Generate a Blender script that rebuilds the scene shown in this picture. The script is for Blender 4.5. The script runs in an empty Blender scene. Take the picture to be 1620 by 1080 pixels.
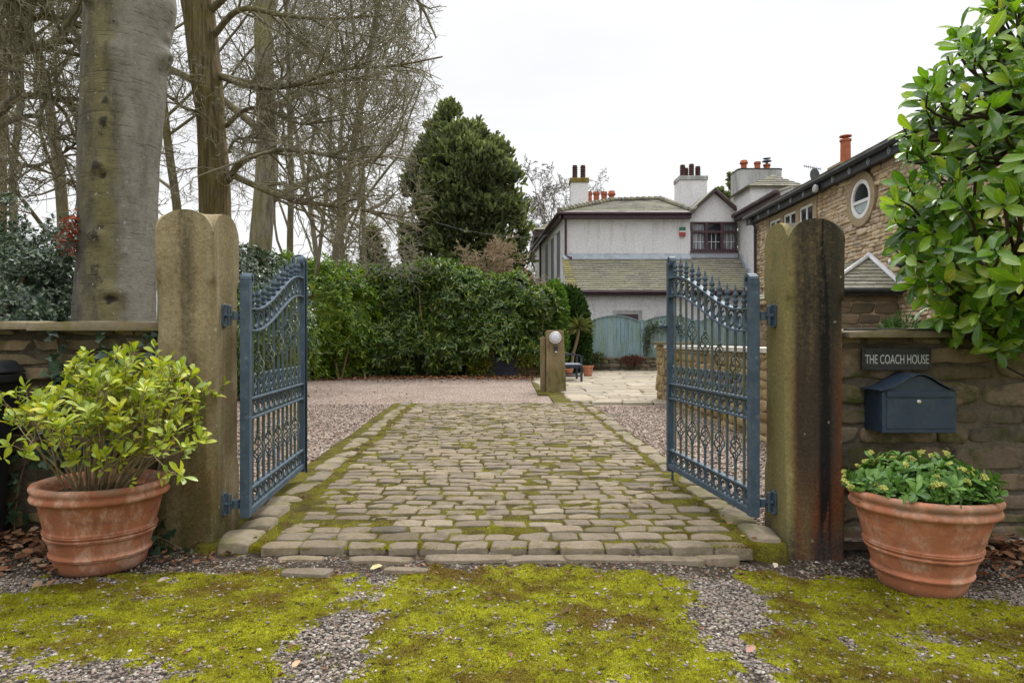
import bpy, math, random
import numpy as np
from mathutils import Vector, Matrix
random.seed(7)
SC = bpy.context.scene
COL = SC.collection
PI = math.pi
CAMH, FPX = 1.05, 1080.0

def at(x, y, Y):
    """point seen at pixel (x, y) of the 1620x1080 picture, Y metres in front of the camera"""
    return np.array([(x - 810) / FPX * Y, Y, CAMH - (y - 540) / FPX * Y])

# ---------------------------------------------------------------- noise (numpy value noise)
def _hash(i, j, k, seed):
    n = (i * 374761393 + j * 668265263 + k * 2147483647 + seed * 1274126177) & 0xFFFFFFFF
    n = ((n ^ (n >> 13)) * 1274126177) & 0xFFFFFFFF
    n = n ^ (n >> 16)
    return (n & 0xFFFF) / 65535.0

def vnoise(p, seed=0):
    p = np.asarray(p, float)
    f = np.floor(p).astype(np.int64)
    t = p - f
    t = t * t * (3 - 2 * t)
    i, j, k = f[..., 0], f[..., 1], f[..., 2]
    def h(a, b, c): return _hash(i + a, j + b, k + c, seed)
    x, y, z = t[..., 0], t[..., 1], t[..., 2]
    l = lambda a, b, w: a + (b - a) * w
    return l(l(l(h(0,0,0), h(1,0,0), x), l(h(0,1,0), h(1,1,0), x), y),
             l(l(h(0,0,1), h(1,0,1), x), l(h(0,1,1), h(1,1,1), x), y), z) * 2 - 1

def fbm(p, seed=0, octv=4, gain=0.5):
    p = np.asarray(p, float)
    a, s, tot = 1.0, 0.0, 0.0
    for o in range(octv):
        s = s + a * vnoise(p * (2 ** o) + 17.3 * o, seed + o)
        tot += a
        a *= gain
    return s / tot

def fbm2(X, Y, sc, seed=0, octv=4):
    return fbm(np.stack([X * sc, Y * sc, np.zeros_like(X) + 0.5], -1), seed, octv)

def sstep(a, b, x):
    t = np.clip((x - a) / (b - a), 0, 1)
    return t * t * (3 - 2 * t)

# ---------------------------------------------------------------- mesh building
def raw_mesh(name, V, F, smooth=False):
    """V (N,3); F list of arrays (M,k) each of one polygon size"""
    V = np.ascontiguousarray(V, dtype=np.float32)
    if isinstance(F, np.ndarray): F = [F]
    me = bpy.data.meshes.new(name)
    me.vertices.add(len(V)); me.vertices.foreach_set('co', V.ravel())
    loops = np.concatenate([f.ravel() for f in F]).astype(np.int32)
    tot = np.concatenate([np.full(len(f), f.shape[1], np.int32) for f in F])
    st = np.concatenate([[0], np.cumsum(tot)[:-1]]).astype(np.int32)
    me.loops.add(len(loops)); me.loops.foreach_set('vertex_index', loops)
    me.polygons.add(len(tot)); me.polygons.foreach_set('loop_start', st)
    try: me.polygons.foreach_set('loop_total', tot)
    except Exception: pass
    if smooth: me.polygons.foreach_set('use_smooth', np.ones(len(tot), bool))
    me.update(calc_edges=True)
    me.validate()
    return me

def link(name, me, mat, parent=None, bev=0.0, loc=None):
    o = bpy.data.objects.new(name, me)
    COL.objects.link(o)
    if mat is not None and len(me.materials) == 0: me.materials.append(mat)
    if parent is not None: o.parent = parent
    if loc is not None: o.location = loc
    if bev:
        m = o.modifiers.new('bevel', 'BEVEL'); m.width = bev; m.segments = 2; m.limit_method = 'ANGLE'; m.angle_limit = 0.7
        m.harden_normals = False
    return o

def nmesh(name, V, F, mat, parent=None, smooth=False, world=True, rib=None):
    V = np.asarray(V, float)
    if parent is not None and world: V = V - wloc(parent)
    me = raw_mesh(name, V, F, smooth)
    if rib is not None:      # 1 on the midrib of every leaf, 0 on its edges
        a = me.attributes.new('rib', 'FLOAT', 'POINT'); a.data.foreach_set('value', np.tile(rib, len(V) // len(rib)).astype(np.float32))
    return link(name, me, mat, parent)

def wloc(o):
    p = np.zeros(3)
    while o is not None:
        p = p + np.array(o.location); o = o.parent
    return p

def tag(o, label=None, cat=None, group=None, kind=None):
    if label: o['label'] = label
    if cat: o['category'] = cat
    if group: o['group'] = group
    if kind: o['kind'] = kind
    return o

def thing(name, label, cat, loc=(0, 0, 0), rotz=0, group=None):
    o = bpy.data.objects.new(name, None); COL.objects.link(o)
    o.empty_display_size = 0.1
    o.location = tuple(float(c) for c in loc); o.rotation_euler = (0, 0, rotz)
    return tag(o, label, cat, group)

class MB:
    """collects shapes, then links them as ONE mesh object"""
    def __init__(s): s.v, s.f = [], []
    def add(s, V, F):
        b = len(s.v)
        s.v.extend([tuple(map(float, p)) for p in V])
        s.f.extend([tuple(int(i) + b for i in f) for f in F])
        return s
    def box(s, x0, x1, y0, y1, z0, z1):
        return s.add([(x0,y0,z0),(x1,y0,z0),(x1,y1,z0),(x0,y1,z0),(x0,y0,z1),(x1,y0,z1),(x1,y1,z1),(x0,y1,z1)],
                     [(0,3,2,1),(4,5,6,7),(0,1,5,4),(1,2,6,5),(2,3,7,6),(3,0,4,7)])
    def hexa(s, b, t):
        """solid between two quads b, t (4 points each, counter-clockwise from above)"""
        return s.add(list(b) + list(t), [(0,3,2,1),(4,5,6,7),(0,1,5,4),(1,2,6,5),(2,3,7,6),(3,0,4,7)])
    def beam(s, p, q, w, h, up=(0, 0, 1)):
        p, q, up = np.array(p, float), np.array(q, float), np.array(up, float)
        d = (q - p) / np.linalg.norm(q - p)
        a = np.cross(d, up); a /= np.linalg.norm(a)
        b = np.cross(a, d)
        c = [(-1,-1),(1,-1),(1,1),(-1,1)]
        B = [p + a * w / 2 * i + b * h / 2 * j for i, j in c]; T = [q + a * w / 2 * i + b * h / 2 * j for i, j in c]
        return s.add(B + T, [(0,1,2,3),(7,6,5,4),(0,4,5,1),(1,5,6,2),(2,6,7,3),(3,7,4,0)])
    def tube(s, pts, rad, n=6, cap=True, flat=None):
        V, F = tube_np(pts, rad, n, cap, flat)
        return s.add(V, F)
    def lathe(s, prof, n=24, c=(0, 0, 0), cap=True):
        V, F = [], []
        m = len(prof)
        for r, z in prof:
            for k in range(n):
                a = 2 * PI * k / n
                V.append((c[0] + r * math.cos(a), c[1] + r * math.sin(a), c[2] + z))
        for i in range(m - 1):
            for k in range(n):
                k2 = (k + 1) % n
                F.append((i*n+k, i*n+k2, (i+1)*n+k2, (i+1)*n+k))
        if cap:
            F.append(tuple(range(n))[::-1]); F.append(tuple((m-1)*n + k for k in range(n)))
        return s.add(V, F)
    def prism(s, poly, axis, a0, a1):
        """polygon (2-d) extruded along axis 'x', 'y' or 'z'"""
        n = len(poly)
        def P(p, a):
            return (a, p[0], p[1]) if axis == 'x' else (p[0], a, p[1]) if axis == 'y' else (p[0], p[1], a)
        V = [P(p, a0) for p in poly] + [P(p, a1) for p in poly]
        F = [tuple(range(n)), tuple(range(n, 2*n))[::-1]] + [(i, n + i, n + (i+1) % n, (i+1) % n) for i in range(n)]
        return s.add(V, F)
    def build(s, name, mat, parent=None, smooth=False, bev=0.0, world=False, auto=None):
        V = np.array(s.v, float)
        if parent is not None and world: V = V - wloc(parent)
        me = bpy.data.meshes.new(name)
        me.from_pydata([tuple(p) for p in V], [], s.f)
        me.update()
        import bmesh
        bm = bmesh.new(); bm.from_mesh(me)
        bmesh.ops.recalc_face_normals(bm, faces=bm.faces)
        bm.to_mesh(me); bm.free()
        if smooth: me.polygons.foreach_set('use_smooth', np.ones(len(me.polygons), bool))
        if auto is not None: me.set_sharp_from_angle(angle=auto)
        return link(name, me, mat, parent, bev)

def tube_np(pts, rad, n=6, cap=True, flat=None):
    pts = np.asarray(pts, float); m = len(pts)
    rad = np.broadcast_to(np.asarray(rad, float), (m,))
    T = np.gradient(pts, axis=0); T /= np.linalg.norm(T, axis=1)[:, None] + 1e-12
    ref = np.array([0, 0, 1.0]) if abs(T[0, 2]) < 0.9 else np.array([1.0, 0, 0])
    N = np.cross(T[0], ref); N /= np.linalg.norm(N)
    V = []
    a = np.arange(n) * 2 * PI / n
    for i in range(m):
        N = N - T[i] * N.dot(T[i]); N /= np.linalg.norm(N)
        B = np.cross(T[i], N)
        fl = 1.0 if flat is None else flat
        V.append(pts[i] + rad[i] * (np.cos(a)[:, None] * N + fl * np.sin(a)[:, None] * B))
    V = np.concatenate(V)
    F = []
    for i in range(m - 1):
        for k in range(n):
            k2 = (k + 1) % n
            F.append((i*n+k, i*n+k2, (i+1)*n+k2, (i+1)*n+k))
    if cap:
        F.append(tuple(range(n))[::-1]); F.append(tuple((m-1)*n + k for k in range(n)))
    return V, F

def chains_mesh(chains, n):
    """many tubes at once: chains = list of (pts (k,3), rad (k,)); grouped by k. returns V, F(quads)"""
    by = {}
    for p, r in chains: by.setdefault(len(p), []).append((p, r))
    Vs, Fs, base = [], [], 0
    a = np.arange(n) * 2 * PI / n
    for k, lst in by.items():
        P = np.array([c[0] for c in lst]); R = np.array([c[1] for c in lst])
        T = np.gradient(P, axis=1); T /= np.linalg.norm(T, axis=2)[..., None] + 1e-12
        D = P[:, -1] - P[:, 0]; D /= np.linalg.norm(D, axis=1)[:, None] + 1e-12
        ref = np.where(np.abs(D[:, 2:3]) < 0.8, np.array([[0, 0, 1.0]]), np.array([[1.0, 0, 0]]))[:, None, :]
        N = np.cross(T, np.broadcast_to(ref, T.shape)); N /= np.linalg.norm(N, axis=2)[..., None] + 1e-12
        B = np.cross(T, N)
        ring = P[:, :, None, :] + R[:, :, None, None] * (np.cos(a)[None, None, :, None] * N[:, :, None, :] + np.sin(a)[None, None, :, None] * B[:, :, None, :])
        c = len(lst)
        Vs.append(ring.reshape(-1, 3))
        idx = np.arange(c * k * n).reshape(c, k, n) + base
        nx = np.roll(idx, -1, axis=2)
        q = np.stack([idx[:, :-1], nx[:, :-1], nx[:, 1:], idx[:, 1:]], -1).reshape(-1, 4)
        Fs.append(q); base += c * k * n
    return np.concatenate(Vs), np.concatenate(Fs)

def smooth_path(ctrl, n):
    """Catmull-Rom through control points"""
    c = np.asarray(ctrl, float)
    c = np.vstack([2*c[0]-c[1], c, 2*c[-1]-c[-2]])
    m = len(c) - 3
    out = []
    for t in np.linspace(0, m - 1e-6, n):
        i = int(t); u = t - i
        p0, p1, p2, p3 = c[i:i+4]
        out.append(0.5 * ((2*p1) + (-p0+p2)*u + (2*p0-5*p1+4*p2-p3)*u*u + (-p0+3*p1-3*p2+p3)*u**3))
    return np.array(out)

# ---------------------------------------------------------------- leaves
LEAF_LO = (np.array([(0,0,0),(.5,.5,.10),(1,0,-.06),(.5,-.5,.10)], float), np.array([(0,2,1),(0,3,2)]))
def leaf_hi(widths=((0,.05),(.18,.34),(.42,.80),(.66,1.0),(.86,.72),(1,.02)), fold=.16, droop=.16):
    V, F = [], []
    for t, w in widths:
        z = -droop * t * t
        V += [(t, .5*w, z + fold*w*.5), (t, 0, z), (t, -.5*w, z + fold*w*.5)]
    for i in range(len(widths) - 1):
        a = 3*i
        F += [(a, a+1, a+4, a+3), (a+1, a+2, a+5, a+4)]
    return np.array(V, float), np.array(F)
LEAF_OBOV = leaf_hi()
RIB = np.tile([0, 1, 0], 6)
LEAF_MID = leaf_hi(((0,.06),(.3,.75),(.62,1.0),(1,.03)), .2, .12)

def unit(v): return v / (np.linalg.norm(v, axis=-1, keepdims=True) + 1e-12)

def leaves_vf(P, D, N, L, W, tpl):
    """P base, D along, N upper side; L, W sizes. -> V, F"""
    T, F = tpl
    D = unit(D); S = unit(np.cross(N, D)); N = np.cross(D, S)
    L = np.asarray(L)[:, None, None]; W = np.asarray(W)[:, None, None]
    V = P[:, None, :] + D[:, None, :] * T[None, :, 0:1] * L + S[:, None, :] * T[None, :, 1:2] * W + N[:, None, :] * T[None, :, 2:3] * L
    n, k = len(P), len(T)
    FF = (F[None] + (np.arange(n) * k)[:, None, None]).reshape(-1, F.shape[1])
    return V.reshape(-1, 3), FF

def rand_dir(rng, n):
    v = rng.normal(size=(n, 3)); return unit(v)

def rosettes(rng, P, A, per, L, W, spread=(40, 85), stem=0.0, jit=0.25, backset=0.0):
    """rosettes of leaves round the axes A at points P -> arrays for leaves_vf"""
    n = len(P)
    per_ = per
    A = unit(A)
    ref = rand_dir(rng, n)
    U = unit(np.cross(A, ref)); Vv = np.cross(A, U)
    ang = (np.arange(per_)[None, :] * 2.399 + rng.uniform(0, 6.28, (n, 1))) + rng.normal(0, .2, (n, per_))
    el = np.radians(rng.uniform(spread[0], spread[1], (n, per_)))
    rad = np.cos(ang)[..., None] * U[:, None] + np.sin(ang)[..., None] * Vv[:, None]
    D = np.cos(el)[..., None] * A[:, None] + np.sin(el)[..., None] * rad
    Nn = np.sin(el)[..., None] * A[:, None] - np.cos(el)[..., None] * rad
    D = D + rng.normal(0, jit, D.shape)
    Nn = Nn + rng.normal(0, jit * .7, D.shape)
    PP = np.repeat(P[:, None], per_, 1) + A[:, None] * (-(rng.uniform(0, 1, (n, per_)) * backset))[..., None]
    sz = rng.uniform(.52, 1.18, (n, per_))
    return PP.reshape(-1, 3), D.reshape(-1, 3), Nn.reshape(-1, 3), (sz * L).ravel(), (sz * W * rng.uniform(.85, 1.1, (n, per_))).ravel()

def blob_points(rng, blobs, n, lo=.75, hi=1.03, zmin=0.0, lump=.16, lumpsc=1.3, keep=.86, vis=None):
    """points in the outer shell of a union of ellipsoids, with outward directions"""
    C = np.array([b[0] for b in blobs], float); R = np.array([b[1] for b in blobs], float)
    area = (R[:, 0]*R[:, 1] + R[:, 1]*R[:, 2] + R[:, 0]*R[:, 2])
    outP, outN, got = [], [], 0
    while got < n:
        k = rng.choice(len(blobs), size=n, p=area / area.sum())
        d = rand_dir(rng, n)
        s = rng.uniform(lo ** 2, hi ** 2, n) ** .5
        nn = unit(d / R[k])
        base = C[k] + d * R[k]
        lum = 1 + lump * fbm(base * lumpsc, 5, 3)
        p = C[k] + d * R[k] * (s * lum)[:, None]
        q = (((p[:, None, :] - C[None]) / R[None]) ** 2).sum(-1)
        q[np.arange(n), k] = 9
        ok = (p[:, 2] > zmin) & (q.min(1) > keep ** 2)
        if vis is not None: ok &= vis(p)
        outP.append(p[ok]); outN.append(nn[ok]); got += ok.sum()
    return np.concatenate(outP)[:n], np.concatenate(outN)[:n]

def blob_core(blobs, s=.7, nu=20, nv=12, seed=3):
    V, F = [], []
    for c, r in blobs:
        b = len(V)
        for i in range(nv + 1):
            th = PI * i / nv
            for j in range(nu):
                ph = 2 * PI * j / nu
                d = np.array([math.sin(th)*math.cos(ph), math.sin(th)*math.sin(ph), math.cos(th)])
                V.append(np.array(c) + d * np.array(r) * s)
        for i in range(nv):
            for j in range(nu):
                F.append((b+i*nu+j, b+i*nu+(j+1) % nu, b+(i+1)*nu+(j+1) % nu, b+(i+1)*nu+j))
    V = np.array(V)
    V = V * 1.0 + 0.08 * np.stack([fbm(V*2.2, seed, 3), fbm(V*2.2, seed+9, 3), fbm(V*2.2, seed+5, 3)], -1)
    return V, np.array(F)

# ---------------------------------------------------------------- stones
def stones(cx, cy, lx, ly, top, depth, rot, rng, dome=.25, corner=.10, rough=.004, nu=(-1,-1,-.86,-.45,0,.45,.86,1,1), nv=(-1,-1,-.82,-.3,.3,.82,1,1), tilt=.02):
    """pillow-shaped stones in the plane (u, v), thickness along w. vectorised. -> V (u,v,w), F"""
    n = len(cx)
    s = np.array(nu, float); t = np.array(nv, float)
    S, Tt = np.meshgrid(s, t, indexing='ij')
    ring = np.zeros_like(S); ring[0, :] = ring[-1, :] = 1; ring[:, 0] = ring[:, -1] = 1
    a = S.ravel(); b = Tt.ravel(); rg = ring.ravel()
    jx = rng.uniform(.75, 1.3, (n, 1)); jy = rng.uniform(.75, 1.3, (n, 1))
    skew = rng.normal(0, .05, (n, 4))
    u = a[None] * (lx[:, None] / 2) * (1 - corner * jx * np.abs(b[None]) ** 5)
    v = b[None] * (ly[:, None] / 2) * (1 - corner * jy * 1.2 * np.abs(a[None]) ** 5)
    u = u + ly[:, None] * (skew[:, 0:1] * b[None] + skew[:, 1:2] * a[None] * b[None] * .5)
    v = v + ly[:, None] * (skew[:, 2:3] * a[None] * .5 + skew[:, 3:4] * a[None] * b[None] * .6)
    edge = np.maximum(np.abs(a), np.abs(b))
    dm = dome * np.minimum(lx, ly)[:, None] * .5
    w = top[:, None] - dm * (np.abs(a)[None] ** 4 * .6 + np.abs(b)[None] ** 3 * .6) + tilt * (rng.normal(0, 1, (n, 1)) * v + rng.normal(0, .6, (n, 1)) * u)
    c, sn = np.cos(rot)[:, None], np.sin(rot)[:, None]
    U = cx[:, None] + c * u - sn * v
    Vv = cy[:, None] + sn * u + c * v
    P = np.stack([U, Vv, w], -1)
    off = rng.uniform(0, 50, (n, 1, 1))
    ns = np.stack([fbm(P * 14 + off, 1, 3), fbm(P * 14 + off, 2, 3), fbm(P * 14 + off, 3, 3)], -1)
    P = P + ns * rough * np.array([1.0, 1.0, 1.0])
    P[..., 2] = np.where(rg[None] > 0, top[:, None] - depth, P[..., 2])
    m1, m2 = len(s), len(t)
    idx = np.arange(m1 * m2).reshape(m1, m2)
    q = np.stack([idx[:-1, :-1], idx[1:, :-1], idx[1:, 1:], idx[:-1, 1:]], -1).reshape(-1, 4)
    F = (q[None] + (np.arange(n) * m1 * m2)[:, None, None]).reshape(-1, 4)
    return P.reshape(-1, 3), F

def rubble(rng, W, H, ch=(.10, .22), ll=(.18, .5), gap=.015, skip=None):
    """coursed rubble layout on a W x H face -> cx, cz, lx, lz"""
    out = []; z = 0.0
    while z < H - .03:
        h = rng.uniform(*ch)
        if z + h > H - ch[0] * .6: h = H - z
        x = -rng.uniform(0, ll[0])
        while x < W:
            l = rng.uniform(*ll) * (0.7 + .6 * min(1, h / ch[1]))
            x0, x1 = max(0, x), min(W, x + l)
            if x1 - x0 > .05:
                if h > (ch[0] + ch[1]) * .55 and rng.random() < .3:
                    k = rng.uniform(.4, .6) * h
                    parts = [(z, z + k), (z + k, z + h)]
                else: parts = [(z, z + h)]
                for a, b in parts:
                    c = ((x0 + x1) / 2, (a + b) / 2)
                    if skip is None or not skip(*c): out.append((c[0], c[1], x1 - x0 - gap, b - a - gap))
            x += l
        z += h
    return np.array(out).T
def face_stones(rng, W, H, origin, ux, nrm, mat_args=None, proud=.02, **kw):
    """rubble stones on the vertical face: origin + u*ux + z, sticking out along nrm"""
    rough = kw.pop('rough', .008); dome = kw.pop('dome', .22)
    cx, cz, lx, lz = rubble(rng, W, H, **kw)
    n = len(cx)
    V, F = stones(cx, cz, lx, lz, rng.uniform(.4, 1.3, n) * proud, proud * 1.6, rng.normal(0, .012, n), rng, dome=dome, corner=.07, rough=rough, tilt=.05,
                  nu=(-1,-1,-.8,-.3,.3,.8,1,1), nv=(-1,-1,-.75,0,.75,1,1))
    o, ux, nr = np.array(origin, float), np.array(ux, float), np.array(nrm, float)
    return o + V[:, 0:1] * ux + V[:, 1:2] * np.array([0, 0, 1.0]) + V[:, 2:3] * nr, F

# ---------------------------------------------------------------- materials
class NT:
    def __init__(s, name):
        s.m = bpy.data.materials.new(name); s.m.use_nodes = True
        s.t = s.m.node_tree; s.t.nodes.clear()
        s._tc = None
    def node(s, typ, **kw):
        n = s.t.nodes.new(typ)
        for k, v in kw.items(): setattr(n, k, v)
        return n
    def put(s, inp, v):
        if isinstance(v, bpy.types.NodeSocket): s.t.links.new(v, inp)
        elif isinstance(v, (tuple, list)) and len(v) == 3 and inp.type == 'RGBA': inp.default_value = (*v, 1)
        else: inp.default_value = v
    def vec(s, sc=(1, 1, 1), kind='Object', rot=(0, 0, 0)):
        tc = s.node('ShaderNodeTexCoord'); mp = s.node('ShaderNodeMapping')
        s.t.links.new(tc.outputs[kind], mp.inputs[0]); mp.inputs['Scale'].default_value = sc; mp.inputs['Rotation'].default_value = rot
        return mp.outputs[0]
    def noise(s, scale, detail=5, rough=.6, vec=None, dist=0.0, col=False):
        n = s.node('ShaderNodeTexNoise')
        n.inputs['Scale'].default_value = scale; n.inputs['Detail'].default_value = detail
        n.inputs['Roughness'].default_value = rough; n.inputs['Distortion'].default_value = dist
        s.t.links.new(vec if vec is not None else s.vec(), n.inputs['Vector'])
        return n.outputs['Color' if col else 'Fac']
    def voro(s, scale, vec=None, out='Distance', feature='F1', rnd=1.0):
        n = s.node('ShaderNodeTexVoronoi', feature=feature)
        n.inputs['Scale'].default_value = scale; n.inputs['Randomness'].default_value = rnd
        s.t.links.new(vec if vec is not None else s.vec(), n.inputs['Vector'])
        return n.outputs[out]
    def ramp(s, fac, stops, interp='LINEAR'):
        r = s.node('ShaderNodeValToRGB'); r.color_ramp.interpolation = interp
        e = r.color_ramp.elements
        while len(e) < len(stops): e.new(.5)
        for i, (p, c) in enumerate(stops):
            e[i].position = p
            e[i].color = (*c, 1) if isinstance(c, (tuple, list)) else (c, c, c, 1)
        s.put(r.inputs[0], fac)
        return r.outputs[0]
    def mix(s, fac, a, b, mode='MIX'):
        n = s.node('ShaderNodeMix', data_type='RGBA', blend_type=mode)
        s.put(n.inputs[0], fac); s.put(n.inputs[6], a); s.put(n.inputs[7], b)
        return n.outputs[2]
    def math(s, op, a, b=0.5, clamp=False):
        n = s.node('ShaderNodeMath', operation=op, use_clamp=clamp)
        s.put(n.inputs[0], a); s.put(n.inputs[1], b)
        return n.outputs[0]
    def xyz(s, i, kind='Object'):
        tc = s.node('ShaderNodeTexCoord'); n = s.node('ShaderNodeSeparateXYZ')
        s.t.links.new(tc.outputs[kind], n.inputs[0]); return n.outputs[i]
    def rng(s, v, a, b, c=0.0, d=1.0):
        n = s.node('ShaderNodeMapRange', interpolation_type='SMOOTHSTEP'); s.put(n.inputs[0], v)
        for i, k in enumerate((a, b, c, d)): n.inputs[i + 1].default_value = k
        return n.outputs[0]
    def island(s): return s.node('ShaderNodeNewGeometry').outputs['Random Per Island']
    def attr(s, name): return s.node('ShaderNodeAttribute', attribute_name=name).outputs['Fac']
    def bump(s, h, strength=.5, dist=.01, nrm=None):
        b = s.node('ShaderNodeBump'); s.put(b.inputs['Height'], h)
        b.inputs['Strength'].default_value = strength; b.inputs['Distance'].default_value = dist
        if nrm is not None: s.t.links.new(nrm, b.inputs['Normal'])
        return b.outputs[0]
    def out(s, color, rough=.8, nrm=None, spec=.3, metal=0.0, transl=0.0, tcol=None, coat=0.0):
        p = s.node('ShaderNodeBsdfPrincipled'); o = s.node('ShaderNodeOutputMaterial')
        s.put(p.inputs['Base Color'], color); s.put(p.inputs['Roughness'], rough)
        p.inputs['Specular IOR Level'].default_value = spec; p.inputs['Metallic'].default_value = metal
        p.inputs['Coat Weight'].default_value = coat
        if nrm is not None: s.t.links.new(nrm, p.inputs['Normal'])
        sh = p.outputs[0]
        if transl:
            tr = s.node('ShaderNodeBsdfTranslucent'); s.put(tr.inputs[0], tcol if tcol is not None else color)
            mx = s.node('ShaderNodeMixShader'); mx.inputs[0].default_value = transl
            s.t.links.new(sh, mx.inputs[1]); s.t.links.new(tr.outputs[0], mx.inputs[2]); sh = mx.outputs[0]
        s.t.links.new(sh, o.inputs[0])
        return s.m

def leaf_mat(name, stops, rough=.4, transl=.25, spec=.45, tgain=(1.6, 1.7, .8), rib=False):
    n = NT(name)
    c = n.ramp(n.island(), stops)
    if rib:
        c = n.mix(n.math('MULTIPLY', n.rng(n.attr('rib'), .86, .97), .55), c, n.mix(1.0, c, (2.2, 1.8, 2.2), 'MULTIPLY'))
        c = n.mix(n.math('MULTIPLY', n.rng(n.noise(40, 5, .75), .60, .70), .5), c, (.14, .11, .03))
        rough = n.rng(n.noise(25, 4), .3, .7, rough - .06, rough + .2)
    c = n.mix(n.rng(n.noise(9, 3), .3, .7), n.mix(1.0, c, (.75, .78, .75), 'MULTIPLY'), c)
    return n.out(c, rough, None, spec, 0, transl, n.mix(1.0, c, tgain, 'MULTIPLY'))

def stone_mat(name, stops, island=True, moss=None, moss_amt=.0, stain=None, stain_amt=0, scale=6, rough=.88, bump=.5, bdist=.008):
    n = NT(name)
    fac = n.island() if island else n.noise(scale * .35, 4)
    c = n.ramp(fac, stops)
    fine = n.noise(scale * 5, 9, .78)
    c = n.mix(n.math('MULTIPLY', n.rng(fine, .35, .7), .55), c, n.mix(1.0, c, (.52, .5, .48), 'MULTIPLY'))
    c = n.mix(n.math('MULTIPLY', n.rng(n.noise(scale * 14, 4, .7), .55, .75), .35), c, n.mix(1.0, c, (1.5, 1.45, 1.35), 'MULTIPLY'))
    if stain: c = n.mix(n.math('MULTIPLY', n.rng(n.noise(scale * .5, 6, .65), .5, .68), stain_amt), c, stain)
    if moss: c = n.mix(n.math('MULTIPLY', n.rng(n.noise(scale * .8, 7, .7, n.vec((1.1, 1.1, 1.4))), .48, .64), moss_amt), c, moss)
    h = n.math('ADD', fine, n.math('MULTIPLY', n.noise(scale * 20, 4, .7), .5))
    return n.out(c, rough, n.bump(h, bump, bdist), .25)

def plain(name, col, rough=.6, spec=.4, var=.25, scale=12, bump=0, bdist=.003, metal=0, dirt=None, dirt_amt=.4):
    n = NT(name)
    f = n.noise(scale, 6, .65)
    c = n.mix(n.rng(f, .3, .7), tuple(k * (1 - var) for k in col), tuple(min(1, k * (1 + var * .6)) for k in col))
    if dirt: c = n.mix(n.math('MULTIPLY', n.rng(n.noise(scale * .5, 6, .7), .5, .7), dirt_amt), c, dirt)
    nr = n.bump(n.noise(scale * 6, 5, .6), bump, bdist) if bump else None
    r = n.rng(f, .2, .8, max(0, rough - .1), min(1, rough + .1))
    return n.out(c, r, nr, spec, metal)
# ================================================================= GROUND
RG = np.random.default_rng(11)

def lane_mask(X, Y):
    """how mossy the lane is: two bare gravel wheel tracks, bare soil by the walls"""
    wob = .10 * fbm2(X, Y, 1.7, 3, 3)
    t1 = np.exp(-((X + .60 + wob) / .17) ** 2)
    t2 = np.exp(-((X - .84 - .10 * (Y - 2.6) + wob) / .15) ** 2)
    n = fbm2(X, Y, 3.2, 21, 5)
    n2 = fbm2(X, Y, 14, 31, 4)
    edge = sstep(3.02, 3.20, Y + .06 * fbm2(X, Y, 4, 8, 3) + np.where(X > 1.0, -.10, 0)) * .72
    wall = sstep(1.75, 2.25, X - .6 * (3.0 - Y)) * sstep(2.6, 3.0, Y) * .8
    walll = sstep(1.5, 2.05, -X + .5 * (Y - 3.05)) * sstep(2.75, 3.0, Y) * .9
    left = sstep(-.6, -1.3, X) * sstep(2.5, 2.2, Y) * .28
    m = .70 - .74 * t1 - .66 * t2 - edge - wall - walll - left + .95 * n + .75 * n2
    return sstep(.02, .62, m)

def lane_height(X, Y, m=None):
    if m is None: m = lane_mask(X, Y)
    hi = fbm2(X, Y, 38, 41, 3)
    return .012 * fbm2(X, Y, 1.4, 51, 3) + .008 * m * (.7 + .6 * hi) + .004 * fbm2(X, Y, 60, 61, 2) - .058 * sstep(.55, 1.55, X) + .014 * sstep(3.05, 3.22, Y) * sstep(1.35, 1.1, np.abs(X))

xs = np.concatenate([np.linspace(-9, -3.1, 14), np.linspace(-3, 3, 460), np.linspace(3.1, 9, 14)])
ys = np.concatenate([np.linspace(-6, 1.8, 16), np.linspace(1.85, 3.75, 170)])
XX, YY = np.meshgrid(xs, ys, indexing='xy')
mm = lane_mask(XX, YY)
ZZ = lane_height(XX, YY, mm)
V = np.stack([XX, YY, ZZ], -1).reshape(-1, 3)
ny, nx = XX.shape
idx = np.arange(nx * ny).reshape(ny, nx)
Q = np.stack([idx[:-1, :-1], idx[:-1, 1:], idx[1:, 1:], idx[1:, :-1]], -1).reshape(-1, 4)
me = raw_mesh('lane', V, Q, True)
at_ = me.attributes.new('moss', 'FLOAT', 'POINT'); at_.data.foreach_set('value', mm.ravel().astype(np.float32))

GRAVEL = [(0, (.07, .058, .05)), (.2, (.20, .165, .135)), (.4, (.34, .285, .23)), (.55, (.22, .155, .135)), (.7, (.36, .31, .25)), (.82, (.16, .145, .14)), (.92, (.40, .36, .31)), (1, (.52, .49, .44))]
n = NT('moss_lane')
vc = n.voro(75, None, 'Color')
sep = n.node('ShaderNodeSeparateColor'); n.put(sep.inputs[0], vc)
grav = n.ramp(sep.outputs[0], GRAVEL)
vd = n.voro(75)
grav = n.mix(n.rng(vd, .35, .75), grav, (.022, .018, .015))
grav = n.mix(n.rng(n.noise(5, 5), .45, .62), grav, n.mix(.7, grav, (.03, .024, .018)))
mcol = n.ramp(n.noise(7, 6, .65), [(.28, (.08, .062, .006)), (.42, (.165, .155, .008)), (.55, (.28, .285, .012)), (.75, (.40, .39, .018))])
mcol = n.mix(n.rng(n.noise(2.2, 6, .65), .47, .64), mcol, (.13, .085, .014))
mcol = n.mix(n.rng(n.noise(26, 5, .7), .54, .66), mcol, (.05, .04, .010))
mcol = n.mix(n.rng(n.noise(110, 4, .7), .35, .65), n.mix(1.0, mcol, (.45, .45, .4), 'MULTIPLY'), mcol)
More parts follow.
